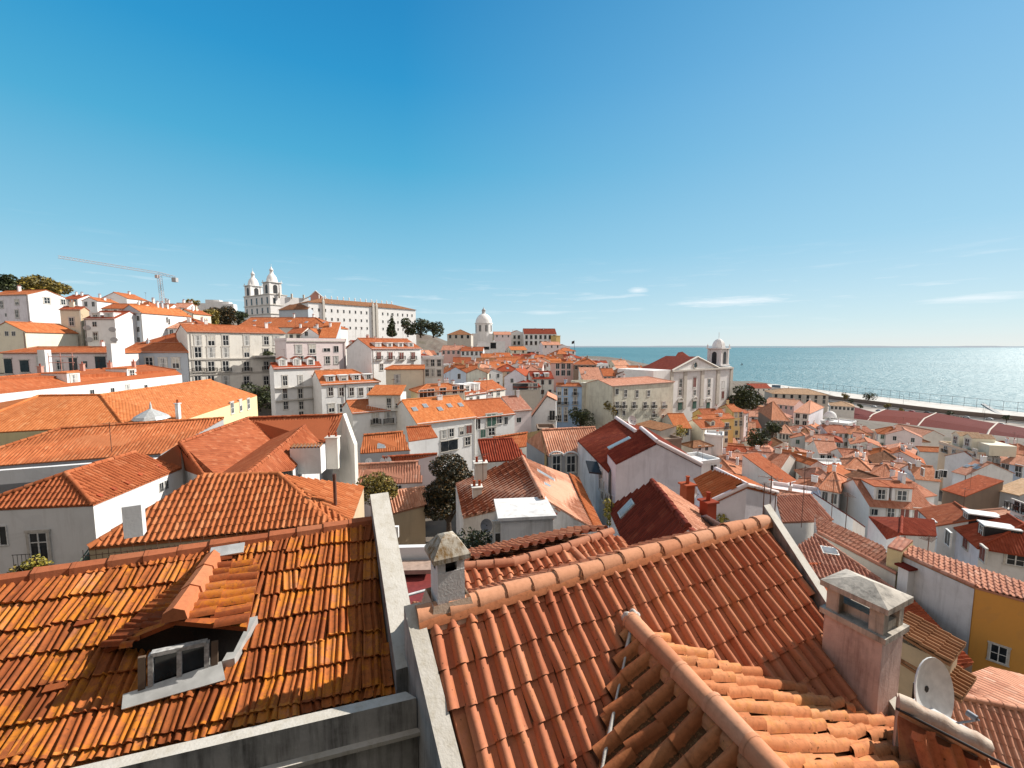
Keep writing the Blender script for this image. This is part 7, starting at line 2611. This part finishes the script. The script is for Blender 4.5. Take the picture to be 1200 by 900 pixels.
for i in range(56):
    y = 178 + i * 4.4 + fr2.uniform(-2, 2)
    off = (91, 97, 120, 135, 150, 165, 180)[i % 7]
    p = qline(off, y) + UP * 3.08
    c = i % 5
    r = thing("parked_car", f"{pn[c]} car on the quay road or its parking, number {i + 1} counted from the right", "car", p, "cars parked by the quay")
    r.rotation_euler = (0, 0, atan2(1, -.55))
    if meshes is None:
        a = bod.build("body", paints[0], None, uv=False); b2 = gla.build("window", GLASS, None, uv=False); w2_ = whe.build("wheel", tyre, None, uv=False)
        meshes = [a.data, b2.data, w2_.data]
        for o in (a, b2, w2_):
            bpy.data.objects.remove(o)
    bm_ = bpy.data.objects.new("body", meshes[0]); COL.objects.link(bm_); bm_.parent = r
    bm_.material_slots[0].link = "OBJECT"; bm_.material_slots[0].material = paints[c]
    o = bpy.data.objects.new("window", meshes[1]); COL.objects.link(o); o.parent = r
    for sx in (-1.3, 1.35):
        for sy in (-.8, .8):
            o = bpy.data.objects.new("wheel", meshes[2]); COL.objects.link(o); o.parent = r; o.location = (sx, sy, .32)
for i in range(30):
    y = 185 + i * 8 + fr2.uniform(-4, 4)
    p = qline((104, 128, 158, 190)[i % 4], y) + UP * 2.9
    tree(f"small dark street tree by the quay road, number {i + 1} of the row from the right", p, fr2.uniform(5, 8), fr2.uniform(4, 6), LEAFD if i % 3 else LEAFO, 260, .5, .3, seed=60 + i, clumps=5, group="street trees along the quay")
bx = thing("kiosk", "blue box-like kiosk on the pale quay by the water", "kiosk", qline(12, 300) + UP * 3)
c = PZ(1068, 470.5, 59)
mb = MB()
mb.box(V((c.x, c.y, 5.2)), (10, 5, 4.4), -.5)
mb.build("wall", plain("blue_cladding", (.10, .17, .24), .6), bx)
mb = MB()
mb.box(V((c.x, c.y, 7.5)), (10.6, 5.6, .3), -.5)
mb.build("roof", ZINC, bx)
bx.location = (c.x, c.y, 3)
for ch_ in bx.children:
    ch_.location = ch_.location  # parts keep their place
rp = thing("ramp", "grey sloping boarding ramp on the quay at the right", "ramp", PZ(1160, 476, 59))
mb = MB()
a, b_ = PZ(1152, 473, 57), PZ(1172, 485, 59)
mb.slab([a + V((-2, 0, 0)), a + V((2, 0, 0)), b_ + V((2, 0, 0)), b_ + V((-2, 0, 0))], V((0, 0, -1.2)))
mb.build("deck", plain("grey_steel_deck", (.2, .21, .21), .6), rp)
# dark red warehouses
def warehouse(label, pa, pb, pc, pd):
    """pa-pb front eave, pd-pc ridge (pixels), roof at 12 m above the river."""
    A, B = PZ(*pa, 50.0), PZ(*pb, 50.0)
    C, E = PZ(*pc, 46.5), PZ(*pd, 46.5)
    r = thing("warehouse", label, "warehouse", (A + B) / 2 - UP * 8, "dark red warehouses by the quay")
    mb = MB()
    slab_face(mb, [A, B, C, E])
    A2, B2 = A + (E - A) * 2, B + (C - B) * 2
    A2.z = B2.z = A.z
    slab_face(mb, [B2, A2, E, C])
    mb.build("roof", T_WARE, r)
    mb = MB()
    dn = UP * 9
    for p, q, t in ((A, B, None), (B, B2, C), (B2, A2, None), (A2, A, E)):
        mb.face([p - dn, q - dn, q - UP * .15] + ([t - UP * .15] if t else []) + [p - UP * .15])
    mb.build("wall", WALLS["ivory"], r)
    mb = MB()
    for s, e in ((A, E), (E, A2)):
        mb.tube([s + UP * .1, e + UP * .1], .4, 4, smooth=False)
    mb.build("firewall", WALLS["stone"], r)
    for i in range(4):
        o, u, v, n = frame([A, B, C, E])
        skylight(r, A + (B - A) * ((i + .5) / 4) + (E - A) * .55, u, v, n, 2.2, 1.6)
    FOOT.append(((A.x + B.x) / 2, (A.y + B.y) / 2, 20, A.z - 8))
warehouse("leftmost short dark red warehouse roof behind the white terraces", (978, 507), (1000, 509), (1019, 489.5), (992, 483.5))
warehouse("second dark red warehouse roof from the left", (1000, 509), (1062, 513), (1082, 490.5), (1022, 486))
warehouse("third dark red warehouse roof, behind the peach building", (1062, 515), (1146, 530), (1160, 503.5), (1083, 490.5))
warehouse("longest dark red warehouse roof at the right edge", (1146, 532), (1290, 562), (1290, 527), (1160, 503.5))
# ------------------------------------------------------------------ crane, flag, boat, trees on the skyline
cr = thing("tower_crane", "pale pinkish tower crane with a long lattice jib above the left hill", "crane", PD(191, 356, 300))
def lattice(mb, a, b, w, n, r=.12):
    a, b = V(a), V(b)
    t = (b - a).normalized()
    x = t.cross(V((0, 1, .01))).normalized()
    y = x.cross(t).normalized()
    cs = [(x + y) * w / 2, (x - y) * w / 2, (-x - y) * w / 2, (-x + y) * w / 2]
    for c in cs:
        mb.tube([a + c, b + c], r, 4)
    for i in range(n):
        p, q = a + (b - a) * i / n, a + (b - a) * (i + 1) / n
        for k in range(4):
            mb.tube([p + cs[k], q + cs[(k + 1) % 4]], r * .7, 3)
mb = MB()
mt, mbs = PD(186.5, 322, 300), PD(190, 362, 300)
mbs.x = mt.x + 1.2
lattice(mb, mbs, mt, 1.9, 14)
mb.build("mast", STEELP, cr)
mb = MB()
jt = PD(68, 301, 262)
j0 = PD(186, 320, 300)
lattice(mb, j0, jt, 1.4, 34, .10)
mb.build("jib", STEELP, cr)
mb = MB()
je = PD(205, 325, 303)
lattice(mb, j0, je, 1.4, 5, .12)
mb.build("counter_jib", STEELP, cr)
mb = MB()
mb.box(PD(205, 328, 303), (3.0, 2.4, 3.0))
mb.build("counterweight", WALLS["grey"], cr)
mb = MB()
mb.box(PD(184, 324, 299), (1.8, 1.8, 2.2))
mb.build("cab", STEELP, cr)
fl = thing("flagpole", "thin flagpole with a dark flag on the ridge before the river", "flag", PD(673, 412, 400))
mb = MB(); mb.tube([PD(673, 412, 400), PD(673, 399, 400)], .18, 5); mb.build("pole", IRON, fl)
mb = MB()
q = PD(673, 399.2, 400)
mb.grid([[q + V((-i * .5, .25 * sin(i * 1.1), -k * 1.3 - i * .15)) for i in range(6)] for k in range(3)])
mb.build("flag_cloth", BLACK, fl)
bo = thing("sailing_boat", "tiny dark sailing boat alone on the river right of the church tower", "boat", PZ(869, 428, 62))
q = PZ(869, 428, 62)
mb = MB(); mb.grid([[q + V((x, s * (1.1 - abs(x) * .25), z)) for x in (-4, -2, 0, 2, 4)] for s, z in ((-1, 1.2), (-.4, 0), (.4, 0), (1, 1.2))]); mb.build("hull", BLACK, bo)
mb = MB(); mb.tube([q, q + UP * 9], .1, 5); mb.build("mast", IRON, bo)
mb = MB(); mb.slab([q + V((.3, 0, 1.5)), q + V((4, 0, 1.8)), q + V((.3, 0, 8.6))], V((0, .05, 0))); mb.build("sail", plain("dark_sailcloth", (.1, .1, .12)), bo)
for (lab, x, y, D, h_, w_, lf, n_, s_, sh) in (
    ("dark pine with a flat crown at the left skyline", 10, 345, 150, 7.5, 7, LEAFD, 1800, .5, "round"),
    ("broad yellow-olive tree on the left skyline above the white house", 40, 345, 158, 5.6, 15, LEAFO, 2600, .55, "round"),
    ("low olive tree at the right end of the left skyline trees", 64, 345, 170, 5.5, 9, LEAFO, 1200, .5, "round"),
    ("dark shrubs between the cream gable and the narrow tan house", 46, 403, 114, 5.5, 5, LEAFB, 900, .4, "round"),
    ("round orange-brown tree on the crest right of the crane", 226, 362, 190, 5, 5, LEAFO, 500, .4, "round"),
    ("large dark tree left of the twin-towered church", 262, 384, 215, 11, 13, LEAFB, 2400, .6, "round"),
    ("olive-brown tree behind the cream block's roof, left of the church towers", 246, 384, 205, 9, 10, LEAFO, 1600, .55, "round"),
    ("dark bush touching the foot of the twin-towered church", 279, 382, 225, 10, 9, LEAFD, 1400, .55, "round"),
    ("dark pointed cypress before the convent's right end", 459.5, 394, 235, 12.5, 7, LEAFD, 2200, .5, "cone"),
    ("round umbrella pine right of the cypress", 478, 394, 245, 11, 9, LEAFD, 1600, .5, "round"),
    ("dark pine second from the right behind the old quarter's roofs", 493, 395, 250, 12, 11, LEAFD, 1800, .5, "round"),
    ("broad dark pine at the right end of the skyline pine group", 508, 395, 255, 11.5, 12, LEAFD, 2000, .5, "round"),
    ("big dark leafy tree right of the single bell tower", 868, 480, 160, 11.5, 10, LEAFD, 4200, .4, "round"),
    ("second dark tree right of the bell tower, lower and nearer the roofs", 881, 479, 165, 9, 8, LEAFD, 2400, .4, "round"),
    ("dark round tree at the foot of the brown tenement", 886, 527, 126, 7, 6.5, LEAFD, 1800, .35, "round"),
    ("smaller dark tree right of the narrow pale pink house", 905, 512, 150, 6, 6.5, LEAFD, 1400, .35, "round"),
    ("yellow-green shrubs on the wall under the sage block", 790, 512, 104, 3, 5, LEAFY, 500, .25, "round"),
    ("orange-leaved small tree against the sage block's front", 715, 492, 118, 7, 4, LEAFO, 350, .3, "round"),
    ("dark shrub at the foot of the light blue house", 680, 500, 120, 5.5, 7, LEAFD, 1500, .3, "round"),
    ("dark tree in front of the cream block and the white dormer house", 304, 480, 96, 6.5, 7, LEAFD, 1800, .3, "round"),
    ("yellowish palm-like tree on the riverside garden", 990, 468, 300, 6, 5, LEAFO, 300, .5, "round"),
    ("dark garden hedge tree by the river road", 1018, 468, 290, 5, 9, LEAFD, 400, .5, "round"),
):
    tree(lab, PD(x, y, D), h_, w_, lf, n_, s_, .06, seed=int(x), shape=sh)
hw = thing("rampart", "pale stepped old walls on the skyline behind the trees", "wall", PD(255, 364, 320))
mb = MB()
for x_, w_, h_ in ((240, 12, 5), (252, 9, 7.5), (262, 10, 6.2), (270, 7, 4.5)):
    q = PD(x_, 366, 320)
    mb.box(q + UP * (h_ / 2), (w_, 8, h_ + 3), .3)
mb.build("wall", WALLS["church"], hw)

# ------------------------------------------------------------------ labels kept to length and unique
seen = {}
for o in list(sc.objects):
    if o.parent is None and "label" in o and "kind" not in o:
        n_ = len(o["label"].split())
        if DEBUG and (n_ > 16 or n_ < 4):
            print("LEN", n_, o["label"])
        if DEBUG and o["label"] in seen:
            print("DUP", o["label"])
        seen[o["label"]] = 1
